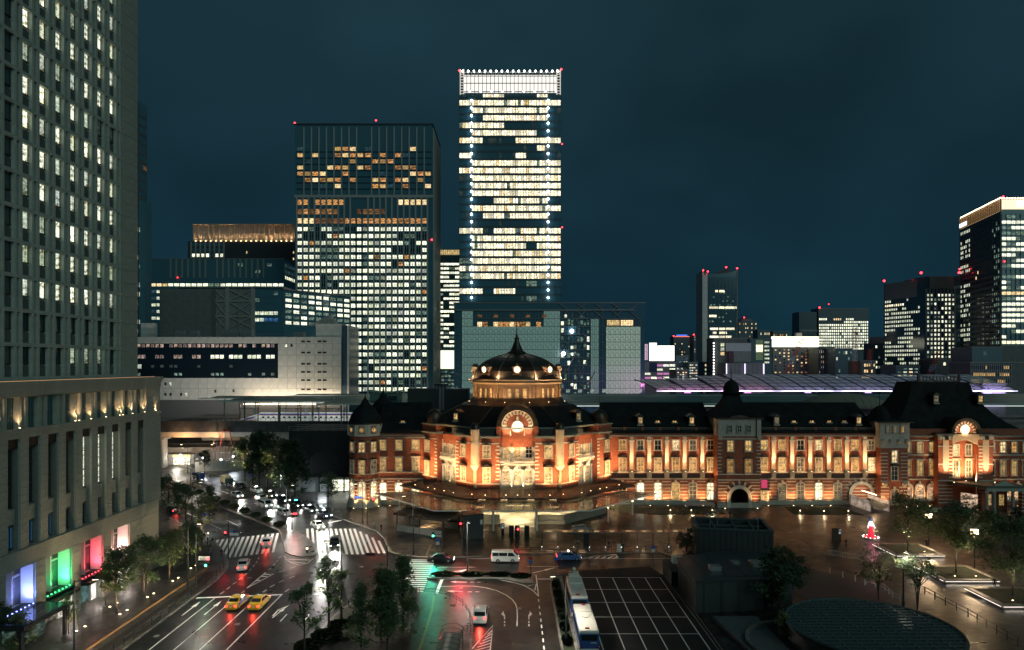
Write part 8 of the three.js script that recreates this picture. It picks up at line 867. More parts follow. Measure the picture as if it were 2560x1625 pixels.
// railings
function railing(label, pts, h = 0.95, m = mPole, cat = 'railing', step = 2.2) { const T = thing(cat === 'railing' ? 'railing' : 'barrier', label, cat, 0, 0.12, 0); for (let i = 0; i < pts.length - 1; i++) { const [a, b] = [pts[i], pts[i + 1]], L = Math.hypot(b[0] - a[0], b[1] - a[1]), n = Math.max(1, Math.round(L / step)); for (const y of [h, h * 0.55]) part(T, 'rail', bar([a[0], y, a[1]], [b[0], y, b[1]], 0.035, 5), m); for (let k = 0; k < n + (i === pts.length - 2 ? 1 : 0); k++) part(T, 'post', bx(0.07, h + 0.1, 0.07), m, a[0] + (b[0] - a[0]) * k / n, (h + 0.1) / 2, a[1] + (b[1] - a[1]) * k / n); } return T; }
railing('guard rail along the left kerb of the lanes', [[-48.2, -76], [-48.2, -98], [-48.3, -110], [-49.4, -117], [-51.4, -121.5]]); railing('curved guard rail round the near pavement corner', [[1048, 1486], [1088, 1490], [1125, 1500], [1157, 1518], [1174, 1545], [1176, 1580]].map((p) => gr(...p))); railing('guard rail along the near kerb under the lamp pole', [[850, 1534], [892, 1506], [958, 1487]].map((p) => gr(...p))); railing('guard rail along the plaza kerb before the station', [[-32.5, -148.6], [-38.5, -155.2], [-49.5, -168.5], [-61, -180.8]]); railing('guard rail at the plaza edge behind the road', [[-3.5, -125.4], [1.3, -126.6], [10, -126.9], [27, -127.2]]); railing('long handrail beside the ramp on the right plaza', [[2312, 1488], [2420, 1545], [2545, 1620]].map((p) => gr(...p)), 1.1); railing('handrail on the plaza behind the white barriers', [[1940, 1372], [2060, 1386], [2100, 1392]].map((p) => gr(...p)), 1.0); railing('pale handrail at the stairs behind the glass disc', [[2165, 1463], [2212, 1480], [2232, 1500], [2250, 1508]].map((p) => gr(...p)), 1.0, mSteel);
for (const [i, [a, b]] of [[[2072, 1392], [2102, 1395]], [[2106, 1397], [2140, 1402]], [[2145, 1404], [2178, 1412]]].entries()) { const A = gr(...a), B = gr(...b), T = thing('crowd_barrier', ['white crowd barrier, left of the three on the plaza', 'white crowd barrier in the middle of the three', 'white crowd barrier, right of the three on the plaza'][i], 'barrier', A[0], 0.14, A[1], -Math.atan2(B[1] - A[1], B[0] - A[0]), 'crowd barriers'), L = Math.hypot(B[0] - A[0], B[1] - A[1]); part(T, 'frame', mg([bar([0, 0.15, 0], [0, 1.05, 0], 0.035, 6), bar([L, 0.15, 0], [L, 1.05, 0], 0.035, 6), bar([0, 1.05, 0], [L, 1.05, 0], 0.035, 6), bar([0, 0.25, 0], [L, 0.25, 0], 0.03, 6), bar([0, 0, -0.3], [0, 0.2, 0.3], 0.03, 5), bar([L, 0, -0.3], [L, 0.2, 0.3], 0.03, 5)]), mSteel); for (let k = 1; k < 9; k++) part(T, 'bar', bar([L * k / 9, 0.25, 0], [L * k / 9, 1.05, 0], 0.018, 5), mSteel); }
for (const [i, [px, py]] of [[2074.6, 1436], [2107, 1446], [2138, 1456], [2162, 1466]].entries()) { const [x, z] = gr(px, py), T = thing('bollard', `pale post in the row by the dark court, ${ord[i]} from the vent house`, 'bollard', x, 0.14, z, 0, 'posts by the dark court'); part(T, 'post', new THREE.CylinderGeometry(0.06, 0.07, 0.9, 8), mSteel, 0, 0.45, 0); part(T, 'cap', new THREE.SphereGeometry(0.08, 8, 6), mSteel, 0, 0.92, 0); }
for (const [i, [px, py]] of [[1676, 1286], [1728.5, 1286], [1781, 1286], [2000.5, 1287], [2060, 1288], [2121, 1288]].entries()) { const [x, z] = gr(px, py), T = thing('path_light', `short lit bollard at the lawn edge, ${ord[i]} from the glass canopy`, 'bollard', x, 0.14, z, 0, 'lit bollards along the lawns'); part(T, 'post', new THREE.CylinderGeometry(0.08, 0.09, 0.8, 8), mDark, 0, 0.4, 0); part(T, 'lamp', new THREE.CylinderGeometry(0.09, 0.09, 0.22, 10), gWarm, 0, 0.86, 0); part(T, 'cap', new THREE.CylinderGeometry(0.12, 0.12, 0.06, 10), mDark, 0, 1.0, 0); spot([x, 1.02, z + 0.2], [x, 0, z + 0.9], WARM2, 12, 70, 0.8, 3); }
// bus shelter along the plaza kerb
{ const T = thing('bus_shelter', 'long thin glass bus shelter with slender posts along the plaza road', 'shelter'), z = -130.6, h = 3.05, mGl = mats.canopy_glass; for (let i = 0; i < 9; i++) { const x = X(1354.6 + i * 39.5, 130.2); part(T, 'post', mg([bar([x, 0.1, z + 0.9], [x, h, z + 0.9], 0.07, 6), bar([x, h, z + 1.1], [x + 0.2, h + 0.35, z - 0.8], 0.06, 5)]), mDark); part(T, 'glass_panel', bx(2.92, 0.05, 1.6), mGl, x + 1.5, h + 0.1, z); part(T, 'lamp', bx(0.9, 0.05, 0.12), gWarm, x + 1.5, h - 0.02, z - 0.3); if (i % 2 === 0) spot([x + 1.5, h - 0.1, z - 0.3], [x + 1.5, 0, z], WARM2, 14, 70, 0.8, 5); const p2 = part(T, 'post_lamp', new THREE.SphereGeometry(0.06, 8, 6), gWhite, x, 0.35, z + 1.0); } part(T, 'rail_beam', bx(27, 0.12, 0.12), mMetal, X(1354.6, 130.2) + 13.4, h + 0.02, z + 0.9); part(T, 'back_screen', bx(0.9, 2.6, 0.1), mDark, X(1466, 130), 1.4, z); }
{ const T = thing('bus_shelter', 'short end of a glass shelter right of the vent tower', 'shelter', 46.5, 0.14, -131), h = 3; part(T, 'roof', bx(3.6, 0.08, 1.5), mats.canopy_glass, 0.6, h, 0); for (const x of [-0.8, 1.8]) part(T, 'post', bar([x, 0, 0.6], [x, h, 0.6], 0.07, 6), mDark); part(T, 'fascia', bx(3.6, 0.16, 0.1), mSteel, 0.6, h, 0.8); }
// subway entrance shelter
{ const T = thing('subway_shelter', 'dark flat roofed subway stair shelter on the plaza corner', 'shelter'), P = [gr(982, 1286, 3.5), gr(1019, 1270, 3.5), gr(1159, 1283.6, 3.5), gr(1114, 1304.8, 3.5)]; part(T, 'roof', poly(P, 0.35), mats.seam_metal, 0, 3.4, 0); const lp = (a, b, t) => [a[0] + (b[0] - a[0]) * t, a[1] + (b[1] - a[1]) * t]; for (let i = 0; i <= 16; i++) { const a = lp(P[0], P[3], i / 16), b = lp(P[1], P[2], i / 16); part(T, 'seam', bar([a[0], 3.78, a[1]], [b[0], 3.78, b[1]], 0.04, 4), mats.seam_metal); } const wall = (a, b, h, y, m, w = 0.25) => { const L = Math.hypot(b[0] - a[0], b[1] - a[1]); part(T, 'wall', bx(L, h, w), m, (a[0] + b[0]) / 2, y, (a[1] + b[1]) / 2, -Math.atan2(b[1] - a[1], b[0] - a[0])); }; const I = P.map((p) => lp(p, [(P[0][0] + P[2][0]) / 2, (P[0][1] + P[2][1]) / 2], 0.12)); wall(I[0], I[3], 1.3, 0.75, mGrey); wall(I[1], I[2], 1.3, 0.75, mGrey); for (const p of [I[0], I[1], I[2], I[3], lp(I[0], I[3], 0.5)]) part(T, 'post', bx(0.25, 3.3, 0.25), mDark, p[0], 1.7, p[1]); for (let i = 0; i < 7; i++) { const a = lp(I[0], I[3], 0.35 + i * 0.07), b = lp(I[1], I[2], 0.35 + i * 0.07); wall(a, b, 0.1, 0.6 + i * 0.14, mCream, 0.3); } const c = [(P[0][0] + P[2][0]) / 2, (P[0][1] + P[2][1]) / 2]; part(T, 'lamp', bx(2.4, 0.08, 0.3), gWarm, c[0], 3.3, c[1]); spot([c[0], 3.2, c[1]], [c[0], 0, c[1]], WARM2, 30, 75, 0.7, 8); }
{ const T = thing('service_kiosk', 'dark metal service kiosk beside the subway shelter', 'kiosk', X(1181, 138.5), 0.14, -138.5, 0.25), m = M('kiosk_metal', [0.045, 0.05, 0.05], { roughness: 0.45, metalness: 0.3 }); part(T, 'cabin', bx(3.9, 4.7, 3.4), m, 0, 2.35, 0); part(T, 'roof', bx(4.2, 0.16, 3.7), mDark, 0, 4.75, 0); for (let i = 0; i < 8; i++) part(T, 'panel_rib', bx(0.06, 4.4, 0.06), m, -1.75 + i * 0.5, 2.3, 1.72); part(T, 'sign', bx(0.5, 0.9, 0.04), mats.sign_white, 1.5, 3.2, 1.74); part(T, 'red_sign', bx(0.7, 0.9, 0.1), M('red_poster', [0.4, 0.03, 0.03]), -2.3, 2.6, 1.2); }
for (const [i, px] of [1278.5, 1293, 1317].entries()) { const d = 137.8, T = thing('info_board', `tall dark information board, ${ord[i]} of three before the steps`, 'board', X(px, d), 0.14, -d, 0, 'dark information boards'); part(T, 'panel', bx(0.95, 2.35, 0.25), mBlack, 0, 1.2, 0); part(T, 'foot', bx(1.1, 0.1, 0.5), mDark, 0, 0.05, 0); }
for (const [px, py, l] of [[1257, 1340, 'slim pillar with a glowing blue screen before the steps'], [2099, 1354, 'slim pillar with a glowing blue screen on the right plaza']]) { const [x, z] = gr(px, py), T = thing('screen_pillar', l, 'sign', x, 0.14, z); part(T, 'pillar', bx(0.6, 2.5, 0.25), mBlack, 0, 1.25, 0); part(T, 'screen', bx(0.4, 0.9, 0.03), M('blue_pillar_screen', [0.1, 0.1, 0.2], { e: [0.55, 0.75, 1], ei: 1.8, emissiveMap: tRoom2 }), 0, 1.9, 0.14); } { const [x, z] = gr(2087, 1355), T = thing('info_board', 'tall dark board beside the right plaza screen pillar', 'board', x, 0.14, z); part(T, 'panel', bx(1.05, 2.6, 0.25), mBlack, 0, 1.3, 0); part(T, 'foot', bx(1.2, 0.1, 0.5), mDark, 0, 0.05, 0); }
{ const T = thing('stair_entrance', 'small open stair entrance with dark rails under the canopy edge', 'stairs', X(1452, 143), 0.14, -143, 0.2); part(T, 'parapet', mg([Bx(3.2, 0.9, 0.2, 0, 0.45, 1.3), Bx(3.2, 0.9, 0.2, 0, 0.45, -1.3), Bx(0.2, 0.9, 2.6, -1.6, 0.45, 0)]), mGrey); part(T, 'rail', mg([bar([-1.6, 1.25, 1.3], [1.6, 1.25, 1.3], 0.05, 5), bar([-1.6, 1.25, -1.3], [1.6, 1.25, -1.3], 0.05, 5), bar([1.6, 0, 1.3], [1.6, 1.25, 1.3], 0.05, 5), bar([1.6, 0, -1.3], [1.6, 1.25, -1.3], 0.05, 5)]), mDark); for (let i = 0; i < 4; i++) part(T, 'step', bx(0.5, 0.1, 2.3), mStone, 1.2 - i * 0.5, 0.5 - i * 0.12, 0); }
solid('stone_bench', 'long low pale stone bench at the foot of the station wall', 'bench', mg([Bx(7.4, 0.16, 0.7, 0, 0.55, 0), Bx(0.4, 0.5, 0.6, -3.2, 0.25, 0), Bx(0.4, 0.5, 0.6, 3.2, 0.25, 0), Bx(7.2, 0.5, 0.14, 0, 0.85, -0.3)]), M('pink_stone', [0.4, 0.3, 0.28]), X(1750, 166.6), 0.14, -166.6);
// illuminated sculpture
{ const [x, z] = gr(2177, 1348), T = thing('light_sculpture', 'glowing red and white sculpture on a round red base', 'sculpture', x, 0.14, z); T.scale.setScalar(0.85); const red = M('red_sculpture_lamp', [0.4, 0.02, 0.03], { e: [1, 0.04, 0.1], ei: 0.5 }), wh = M('white_sculpture_lamp', [0.5, 0.5, 0.5], { e: [0.75, 0.88, 1], ei: 1.3 }); part(T, 'base', new THREE.CylinderGeometry(1.75, 1.85, 0.4, 28), mMetal, 0, 0.2, 0); part(T, 'base_top', new THREE.CylinderGeometry(1.68, 1.68, 0.06, 28), red, 0, 0.43, 0); part(T, 'gown', lathe([[0.8, 0.45], [0.65, 1.2], [0.45, 2.2], [0.5, 2.8], [0.3, 3.2], [0, 3.2]], 14), red); part(T, 'bust', lathe([[0, 2.9], [0.5, 3.0], [0.6, 3.4], [0.42, 3.9], [0.3, 4.2], [0, 4.3]], 14), wh); part(T, 'hood', lathe([[0.32, 4.1], [0.42, 4.5], [0.35, 5.0], [0, 5.3]], 12), M('blue_sculpture', [0.05, 0.2, 0.35])); for (const s of [-1, 1]) part(T, 'arm', bar([s * 0.5, 3.5, 0], [s * 0.85, 2.5, 0.3], 0.14, 8), wh); for (let i = 0; i < 12; i++) part(T, 'rim_lamp', new THREE.SphereGeometry(0.08, 8, 6), gWhite, Math.cos(i * 0.524) * 1.72, 0.46, Math.sin(i * 0.524) * 1.72); point([x, 3.2, z + 1.4], [1, 0.25, 0.35], 12, 20); }
// vent tower, low vent house, ramp, round glass roof and curved wall
{ const dk = M('vent_cladding', [0.035, 0.042, 0.042], { map: tWall, roughness: 0.6 }), T = thing('vent_tower', 'dark boxy ventilation tower with an open framed top', 'vent tower', 38.6, 0.14, -120.6, -0.16), H = 6.6; part(T, 'shell', mg([Bx(12.6, H, 0.4, 0, H / 2, 4.2), Bx(12.6, H, 0.4, 0, H / 2, -4.2), Bx(0.4, H, 8.0, -6.1, H / 2, 0), Bx(0.4, H, 8.0, 6.1, H / 2, 0)]), dk); part(T, 'inner_floor', bx(11.8, 0.3, 8), mBlack, 0, H - 2.2, 0); part(T, 'top_rim', mg([Bx(12.9, 0.2, 0.7, 0, H + 0.1, 4.2), Bx(12.9, 0.2, 0.7, 0, H + 0.1, -4.2), Bx(0.7, 0.2, 7.7, -6.1, H + 0.1, 0), Bx(0.7, 0.2, 7.7, 6.1, H + 0.1, 0)]), M('rim_teal', [0.04, 0.065, 0.065])); for (const x of [-3, 0.6, 3.6]) part(T, 'frame_beam', bx(0.3, 0.3, 8), mats.rim_teal, x, H - 0.3, 0); part(T, 'frame_beam', bx(12, 0.3, 0.3), mats.rim_teal, 0, H - 0.35, -0.6); for (let i = 0; i < 14; i++) part(T, 'cladding_rib', bx(0.06, H - 0.2, 0.06), dk, -5.9 + i * 0.9, H / 2, 4.43); for (const [x, z] of [[-3.6, 0.5], [4.2, 2.2], [-1.8, -3.4]]) { part(T, 'lamp_pole', bar([x, H - 1, z], [x, H + 1.9, z], 0.08, 6), mMetal); for (const s of [-1, 1]) part(T, 'lamp_bowl', tf(new THREE.SphereGeometry(0.26, 10, 6), x + s * 0.42, H + 1.7, z), mMetal); }
  const V = thing('vent_house', 'low dark vent house with a flat wet roof before the tower', 'building', 0, 0.1, 0); part(V, 'walls', poly([[25.8, -95.7], [26.0, -107], [34, -111], [41, -110], [40, -97.5]], 4.4), dk); part(V, 'roof', poly([[25.6, -95.4], [25.8, -107.3], [34, -111.4], [41.3, -110.3], [40.3, -97.2]], 0.16), M('wet_roof', [0.03, 0.035, 0.035], { roughness: 0.3, roughnessMap: null }), 0, 4.4, 0); part(V, 'stair_wall', bx(1.6, 2.2, 6), dk, 25.9, 1.1, -110.5); for (const [x, z, w, h] of [[30, -101, 1.6, 0.7], [34, -104, 1.1, 0.5], [37, -103, 2.0, 0.7]]) part(V, 'roof_vent', new RoundedBoxGeometry(w, h, w, 2, 0.06), mMetal, x, 4.5 + h / 2, z); for (let i = 0; i < 5; i++) part(V, 'roof_joint', bx(0.08, 0.05, 11), dk, 28 + i * 2.8, 4.58, -103); part(V, 'roof_drain', bx(12, 0.06, 0.2), mDark, 33, 4.58, -97.9); part(V, 'white_box', bx(1.9, 1.0, 1.2), M('box_white', [0.5, 0.48, 0.42]), 27.2, 2.8, -112.3); for (let i = 0; i < 5; i++) part(V, 'wall_rib', bx(0.1, 4.3, 0.1), dk, 27 + i * 2.7, 2.2, -95.8 + (i > 6 ? 0.3 : -i * 0.03));
  solid('ramp_slab', 'pale flat ramp beside the coach park kerb', 'ramp', poly([[27.4, -93.2], [33.4, -93.2], [33.4, -72], [29.4, -72]], 0.5), M('ramp_pale', [0.14, 0.16, 0.16], { map: tWall }), 0, 0.14, 0);
  const D = thing('round_glass_roof', 'large round dark glass roof with louvre lines at the lower right', 'roof', 44, 0.14, -83.6); part(D, 'drum', new THREE.CylinderGeometry(9.5, 9.9, 2.6, 48), dk, 0, 1.3, 0); part(D, 'rim', new THREE.TorusGeometry(9.8, 0.22, 8, 64).rotateX(Math.PI / 2), mats.rim_teal, 0, 2.75, 0); part(D, 'glass_disc', new THREE.CylinderGeometry(9.7, 9.7, 0.12, 64), M('disc_glass', [0.03, 0.06, 0.065], { roughness: 0.12 }), 0, 2.7, 0); for (let i = -9; i <= 9; i++) { const w = 2 * Math.sqrt(9.6 * 9.6 - i * i); part(D, 'louvre', bx(w, 0.1, 0.3), mats.rim_teal, 0, 2.82, i); } for (let i = -4; i <= 4; i++) { const w = 2 * Math.sqrt(9.6 * 9.6 - 4 * i * i); part(D, 'rib', bx(0.1, 0.08, w), mMetal, i * 2, 2.8, 0); }
  const c = thing('curved_wall', 'low curved stone planter wall left of the round glass roof', 'wall', 36.5, 0.14, -83.5); const sh = new THREE.Shape(); sh.absarc(0, 0, 7.6, 0.2, Math.PI * 1.1, false); sh.absarc(0, 0, 7.1, Math.PI * 1.1, 0.2, true); part(c, 'wall', new THREE.ExtrudeGeometry(sh, { depth: 0.9, bevelEnabled: false, curveSegments: 40 }).rotateX(-Math.PI / 2), mKerb); part(c, 'soil', new THREE.CylinderGeometry(7.1, 7.1, 0.5, 40), M('soil', [0.1, 0.06, 0.04], { roughness: 1, map: tMott }), 0, 0.2, 0);
  const dc = struct('dark_court', poly([[42, -110], [46, -122], [58, -108], [60, -97], [45, -96]], 0.02), M('dark_court_patch', [0.03, 0.034, 0.036], { roughness: 0.5 }), 0, 0.145, 0); }  // darker flat patch laid over the plaza
for (const [i, [x, z]] of [[-43.1, -112], [-37, -92], [-30, -104], [-8, -107], [1, -98], [-26, -118], [-52, -150], [14, -119.6], [-45.8, -88]].entries()) part(road, 'manhole_cover', new THREE.CylinderGeometry(0.38, 0.38, 0.012, 18), mMetal, x, 0.004, z);
for (const [x, z, w, l, a] of [[-39, -110, 3, 9, 0.2], [-27, -101, 2.2, 12, 0.1], [-6, -117.2, 14, 1.6, 0], [0.5, -92, 1.4, 10, 0.05], [-66, -162, 2, 11, 0.76]]) part(road, 'asphalt_repair', bx(w, 0.008, l), M('repair_asphalt', [0.024, 0.027, 0.029], { roughness: 0.5, map: tAsph }), x, 0.0, z, a);
// wedge wall and barrel shelter on the near pavement
{ const T = thing('wedge_wall', 'tall grey wedge shaped concrete wall behind the dark conifers', 'wall', 0, 0.14, 0); const p = [gr(985, 1560), gr(1022, 1585), gr(1044, 1533), gr(1000, 1515)]; part(T, 'block', poly(p, 3.2), mGrey); part(T, 'sloped_cap', poly(p, 0.12), mStoneD, 0, 3.2, 0); const P2 = thing('paved_ramp', 'triangular paved ramp beside the near hedge', 'ramp', 0, 0.14, 0); part(P2, 'slab', poly([gr(842, 1600), gr(878, 1560), gr(893, 1548), gr(902, 1600)], 0.35), mPave);
  const S = thing('barrel_shelter', 'glass barrel roofed stop shelter at the lower frame edge', 'shelter', -7.3, 0.14, -80.2); part(S, 'roof', new THREE.CylinderGeometry(1.3, 1.3, 7.2, 16, 1, true, -Math.PI / 2, Math.PI).rotateX(Math.PI / 2).scale(1, 0.45, 1), M('barrel_glass', [0.14, 0.17, 0.16], { roughness: 0.15, side: THREE.DoubleSide }), 0, 2.5, 0); for (let i = 0; i < 6; i++) part(S, 'rib', new THREE.TorusGeometry(1.31, 0.05, 5, 14, Math.PI).scale(1, 0.45, 1), mDark, 0, 2.52, -3.6 + i * 1.44); for (const s of [-1, 1]) for (const z of [-3.4, 3.4]) part(S, 'post', bar([s * 1.25, 0, z], [s * 1.25, 2.5, z], 0.06, 6), mDark); for (const [i, z] of [-89.6, -88.8, -88].entries()) { const b = thing('bicycle', `parked bicycle, ${ord[i]} along the curved railing`, 'bicycle', -5.6, 0.14, z, 0.4, 'bicycles parked at the railing'); for (const x of [-0.52, 0.52]) part(b, 'wheel', new THREE.TorusGeometry(0.32, 0.025, 6, 20), mTyre, x, 0.34, 0); part(b, 'frame', mg([bar([-0.52, 0.34, 0], [0, 0.34, 0], 0.02, 5), bar([0, 0.34, 0], [0.4, 0.8, 0], 0.025, 5), bar([0, 0.34, 0], [-0.18, 0.85, 0], 0.02, 5), bar([-0.18, 0.8, 0], [0.4, 0.8, 0], 0.02, 5), bar([0.52, 0.34, 0], [0.38, 0.98, 0], 0.02, 5)]), mMetal); part(b, 'saddle', bx(0.24, 0.06, 0.14), mDark, -0.2, 0.9, 0); part(b, 'handlebar', bar([0.38, 0.98, -0.25], [0.38, 0.98, 0.25], 0.018, 5), mMetal); } }
{ const [x, z] = gr(2441, 1273); const T = thing('flagpole', 'thin pale flagpole before the central porch', 'flagpole', x, 0.14, z - 0); part(T, 'pole', bar([0, 0, 0], [0, 13, 0], 0.08, 8, 0.05), mSteel); part(T, 'base', new THREE.CylinderGeometry(0.3, 0.35, 0.4, 12), mStone, 0, 0.2, 0); }
solid('low_wall', 'long low pale garden wall at the right edge of the plaza', 'wall', mg([Bx(24, 1.1, 0.6, 0, 0.55, 0), Bx(24.2, 0.15, 0.8, 0, 1.15, 0)]), mStone, 106, 0.14, -143); solid('stone_ramp_wall', 'curved stone drive wall before the arcade windows', 'wall', mg(Array.from({ length: 8 }, (_, i) => Bx(1.9, 0.9, 0.4, -6 + i * 1.7, 0.45, -Math.sin(i / 7 * 3.14) * 1.2, 0, (i - 3.5) * -0.12))), mStone, 100.5, 0.14, -160.5);

// ---------- people ----------
const bodyCache = {};
function bodyGeo(pose) {   // one continuous body: tapered capsules joined with a smooth minimum and meshed
  if (bodyCache[pose]) return bodyCache[pose];
  const w = pose === 'walk' ? 0.22 : 0.03, arm = pose === 'phone', J = { head: [0, 1.6, 0.02], neck: [0, 1.44, 0], chest: [0, 1.28, 0], waist: [0, 1.02, 0], hip: [0, 0.9, 0] };
  const B = [[J.head, [0, 1.66, 0.0], 0.092, 0.1], [[0, 1.57, 0.075], [0, 1.6, 0.105], 0.016, 0.014], [J.neck, J.head, 0.055, 0.06], [J.chest, J.neck, 0.15, 0.07], [[-0.13, 1.36, 0], [0.13, 1.36, 0], 0.085, 0.085], [J.waist, J.chest, 0.13, 0.15], [J.hip, J.waist, 0.145, 0.13]], hands = [];
  for (const s of [-1, 1]) { const f = s * w; B.push([[s * 0.09, 0.88, 0], [s * 0.1, 0.48, f * 0.7], 0.088, 0.06], [[s * 0.1, 0.48, f * 0.7], [s * 0.1, 0.09, f * (s > 0 ? 1.1 : 1.7)], 0.06, 0.042], [[s * 0.1, 0.05, f * 1.3 - 0.03], [s * 0.11, 0.04, f * 1.3 + 0.15], 0.045, 0.035]); const el = arm && s > 0 ? [0.24, 1.12, 0.1] : [s * 0.24, 1.12, -f * 0.5], wr = arm && s > 0 ? [0.14, 1.24, 0.32] : [s * 0.25, 0.87, -f * 0.9 + 0.05]; B.push([[s * 0.19, 1.37, 0], el, 0.056, 0.044], [el, wr, 0.044, 0.032], [wr, [wr[0], wr[1] - (arm && s > 0 ? -0.05 : 0.08), wr[2] + 0.02], 0.036, 0.034]); hands.push([wr, s]); }
  const N = 76, mc = new MarchingCubes(N, new THREE.MeshStandardMaterial(), false, false, 60000), sc = 0.95, sm = (a, b, k) => { const h = Math.max(0, Math.min(1, 0.5 + 0.5 * (b - a) / k)); return b + (a - b) * h - k * h * (1 - h); };
  for (let z = 0; z < N; z++) for (let y = 0; y < N; y++) for (let x = 0; x < N; x++) { const p = [(x - N / 2) / (N / 2) * sc, (y - N / 2) / (N / 2) * sc + 0.9, (z - N / 2) / (N / 2) * sc]; let d = 9; if (Math.abs(p[0]) < 0.42 && Math.abs(p[2]) < 0.6) for (const [a, b, r0, r1] of B) { const ab = [b[0] - a[0], b[1] - a[1], b[2] - a[2]], t = Math.max(0, Math.min(1, ((p[0] - a[0]) * ab[0] + (p[1] - a[1]) * ab[1] + (p[2] - a[2]) * ab[2]) / (ab[0] ** 2 + ab[1] ** 2 + ab[2] ** 2))); const q2 = Math.hypot(p[0] - a[0] - ab[0] * t, p[1] - a[1] - ab[1] * t, p[2] - a[2] - ab[2] * t) - (r0 + (r1 - r0) * t); d = sm(d, q2, 0.035); } mc.field[x + y * N + z * N * N] = -d; }
  mc.isolation = 0; mc.update(); const n = mc.count, pos = new Float32Array(n * 3); for (let i = 0; i < n; i++) { pos[i * 3] = mc.positionArray[i * 3] * sc; pos[i * 3 + 1] = mc.positionArray[i * 3 + 1] * sc + 0.9; pos[i * 3 + 2] = mc.positionArray[i * 3 + 2] * sc; }
  let g = new THREE.BufferGeometry(); g.setAttribute('position', new THREE.BufferAttribute(pos, 3)); g.setAttribute('normal', new THREE.BufferAttribute(mc.normalArray.slice(0, n * 3), 3)); g.computeVertexNormals(); g = mergeVertices(g, 1e-4); g.deleteAttribute('normal'); g.computeVertexNormals(); g = g.toNonIndexed();
  const fing = []; for (const [wr, s] of hands) { const dn = arm && s > 0 ? 1 : -1; for (let k = 0; k < 4; k++) fing.push(bar([wr[0] + (k - 1.5) * 0.017, wr[1] + dn * 0.08, wr[2] + 0.02], [wr[0] + (k - 1.5) * 0.018, wr[1] + dn * (0.15 + (k === 1 || k === 2 ? 0.02 : 0)), wr[2] + 0.05], 0.009, 5)); fing.push(bar([wr[0] - s * 0.02, wr[1] + dn * 0.04, wr[2] + 0.03], [wr[0] - s * 0.035, wr[1] + dn * 0.09, wr[2] + 0.07], 0.01, 5)); } const fg = mg(fing); fg.deleteAttribute('uv'); g = mergeGeometries([g, fg]);
  return bodyCache[pose] = { g, hands };
}
function person(label, x, z, ry, pose, coat, legs, o = {}) { const { g: g0, hands } = bodyGeo(pose), g = g0.clone(), p = g.attributes.position, c = new Float32Array(p.count * 3), skin = [0.42, 0.26, 0.18]; for (let i = 0; i < p.count; i++) { const X1 = p.getX(i), Y1 = p.getY(i), Z1 = p.getZ(i); let k = Y1 < 0.1 ? [0.02, 0.02, 0.02] : Y1 < 0.9 ? legs : Y1 < 1.45 ? coat : skin; for (const [wr] of hands) if (Math.hypot(X1 - wr[0], Y1 - wr[1] + 0.06, Z1 - wr[2]) < 0.11) k = skin; if (Math.abs(X1) > 0.2 && Y1 > 0.84 && k === legs) k = coat; c.set(k, i * 3); } g.setAttribute('color', new THREE.BufferAttribute(c, 3)); const T = thing('person', label, 'person', x, 0.14, z, ry, o.group); part(T, 'body', g, M('clothes', [1, 1, 1], { vertexColors: true, roughness: 0.8 })); part(T, 'hair', mg([tf(new THREE.SphereGeometry(0.108, 14, 10, 0, Math.PI * 2, 0, 1.75), 0, 1.665, -0.018)]), mBlack); part(T, 'eyes', mg([-1, 1].map((s) => tf(new THREE.SphereGeometry(0.012, 6, 5), s * 0.034, 1.63, 0.09))), mBlack); if (o.bag) part(T, 'bag', new RoundedBoxGeometry(0.26, 0.34, 0.14, 2, 0.04), M('bag_dark', [0.03, 0.03, 0.04]), 0, 1.2, -0.22); if (o.white) part(T, 'coat', lathe([[0.2, 0.62], [0.185, 0.95], [0.18, 1.2]], 12), M('pale_coat', [0.5, 0.46, 0.4], { side: THREE.DoubleSide })); return T; }
const DK = [0.02, 0.022, 0.028], NV = [0.02, 0.03, 0.07], GY = [0.12, 0.12, 0.12], BG = [0.4, 0.36, 0.3], LT = [0.35, 0.37, 0.4];
const pg = (px, py) => gr(px, py, 0.14);
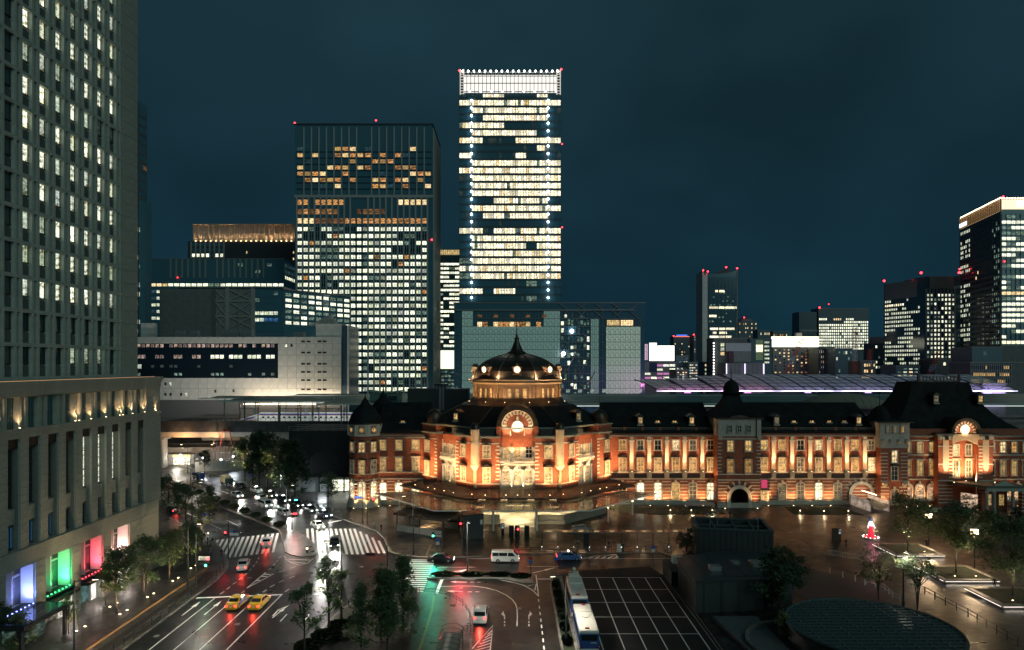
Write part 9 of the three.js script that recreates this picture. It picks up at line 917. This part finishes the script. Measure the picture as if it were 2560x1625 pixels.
for (const [l, px, py, ry, pose, a, b, o] of [
  ['person in grey walking near the plaza crosswalk corner', 935.5, 1323, 1.2, 'walk', LT, DK], ['person in black standing near the plaza crosswalk corner', 953, 1329, 0.6, 'stand', DK, DK],
  ['person in black at the steps under the glass canopy', 1366.6, 1308, 0.2, 'stand', DK, DK], ['person in black right of the steps near the low wall', 1411, 1308, -0.4, 'stand', DK, NV], ['person in dark clothes beside the stair entrance', 1458, 1297, 0.8, 'stand', GY, DK], ['person in dark clothes under the canopy tip', 1534.6, 1283, 2, 'walk', DK, DK],
  ['person standing at the lawn edge before the station', 1708.6, 1290, 0, 'phone', DK, DK], ['person walking behind the vent tower toward the arch', 1824.6, 1294, 2.4, 'walk', NV, DK], ['person in black on the pavement behind the blue taxi', 1444.6, 1374, 0.3, 'stand', DK, DK, { bag: 1 }], ['person in dark coat at the shelter with a white bag stand', 1557, 1379, 0.5, 'phone', DK, DK], ['person in pale coat walking by the dark evergreen', 1663.6, 1381, 1.4, 'walk', BG, LT, { white: 1 }], ['person in light clothes beside the pale coated walker', 1675, 1381, 1.4, 'walk', LT, BG],
  ['person in black beside the right screen pillar', 2115, 1368, 0.3, 'stand', DK, DK], ['person with a phone in the dark right plaza', 2316.6, 1369, -0.5, 'phone', NV, DK], ['person stooping near the nearest planter bench', 2486.6, 1471, -0.8, 'stand', DK, DK, { bag: 1 }],
  ['person in dark coat leftmost in the group at the zebra crossing', 507, 1360, 1.9, 'stand', DK, NV], ['person in pale jacket in the group at the zebra crossing', 513, 1364, 2.1, 'stand', LT, DK], ['person in navy second in the zebra crossing group', 519, 1362, 1.7, 'phone', NV, DK], ['person in grey waiting at the zebra kerb', 526, 1367, 2.2, 'stand', GY, DK, { bag: 1 }], ['person in black nearest the zebra crossing stripes', 531, 1363, 2.3, 'walk', DK, GY], ['person in black beside the left signal lights', 553.5, 1393, 1.2, 'stand', DK, DK], ['person in dark coat behind the street name board', 527, 1392, 1, 'stand', GY, NV],
  ['person in grey near the station turret base', 1016, 1277, 0.4, 'stand', GY, DK], ['person under the shelter beside the dark screen', 1522, 1372, 0, 'stand', DK, GY]]) { const [x, z] = pg(px, py); person(l, x, z, ry, pose, a, b, o); }
solid('luggage_stand', 'small white box stand beside the person at the shelter', 'stand', mg([Bx(0.7, 1.3, 0.5, 0, 0.75, 0), Bx(0.8, 0.1, 0.6, 0, 0.05, 0)]), mats.sign_white, ...(() => { const [x, z] = pg(1547, 1379); return [x, 0.14, z]; })());
// things alike in every way are told apart by their order across the view
{ const by = {}, one = ['', 'first', 'second', 'third', 'fourth', 'fifth', 'sixth', 'seventh', 'eighth', 'ninth', 'tenth', 'eleventh', 'twelfth', 'thirteenth', 'fourteenth', 'fifteenth', 'sixteenth', 'seventeenth', 'eighteenth', 'nineteenth'], nth = (n) => (n < 20 ? one[n] : n === 20 ? 'twentieth' : n < 30 ? 'twenty-' + one[n - 20] : n === 30 ? 'thirtieth' : 'thirty-' + one[n - 30]);
  for (const o of scene.children) if (o.userData.label) (by[o.userData.label] = by[o.userData.label] || []).push(o);
  for (const [l, os] of Object.entries(by)) if (os.length > 1 && l.split(' ').length < 14) os.sort((a, b) => a.position.x / -a.position.z - b.position.x / -b.position.z).forEach((o, i) => { o.userData.label = `${l}, ${nth(i + 1)} from left`; }); }
renderer.render(scene, camera);
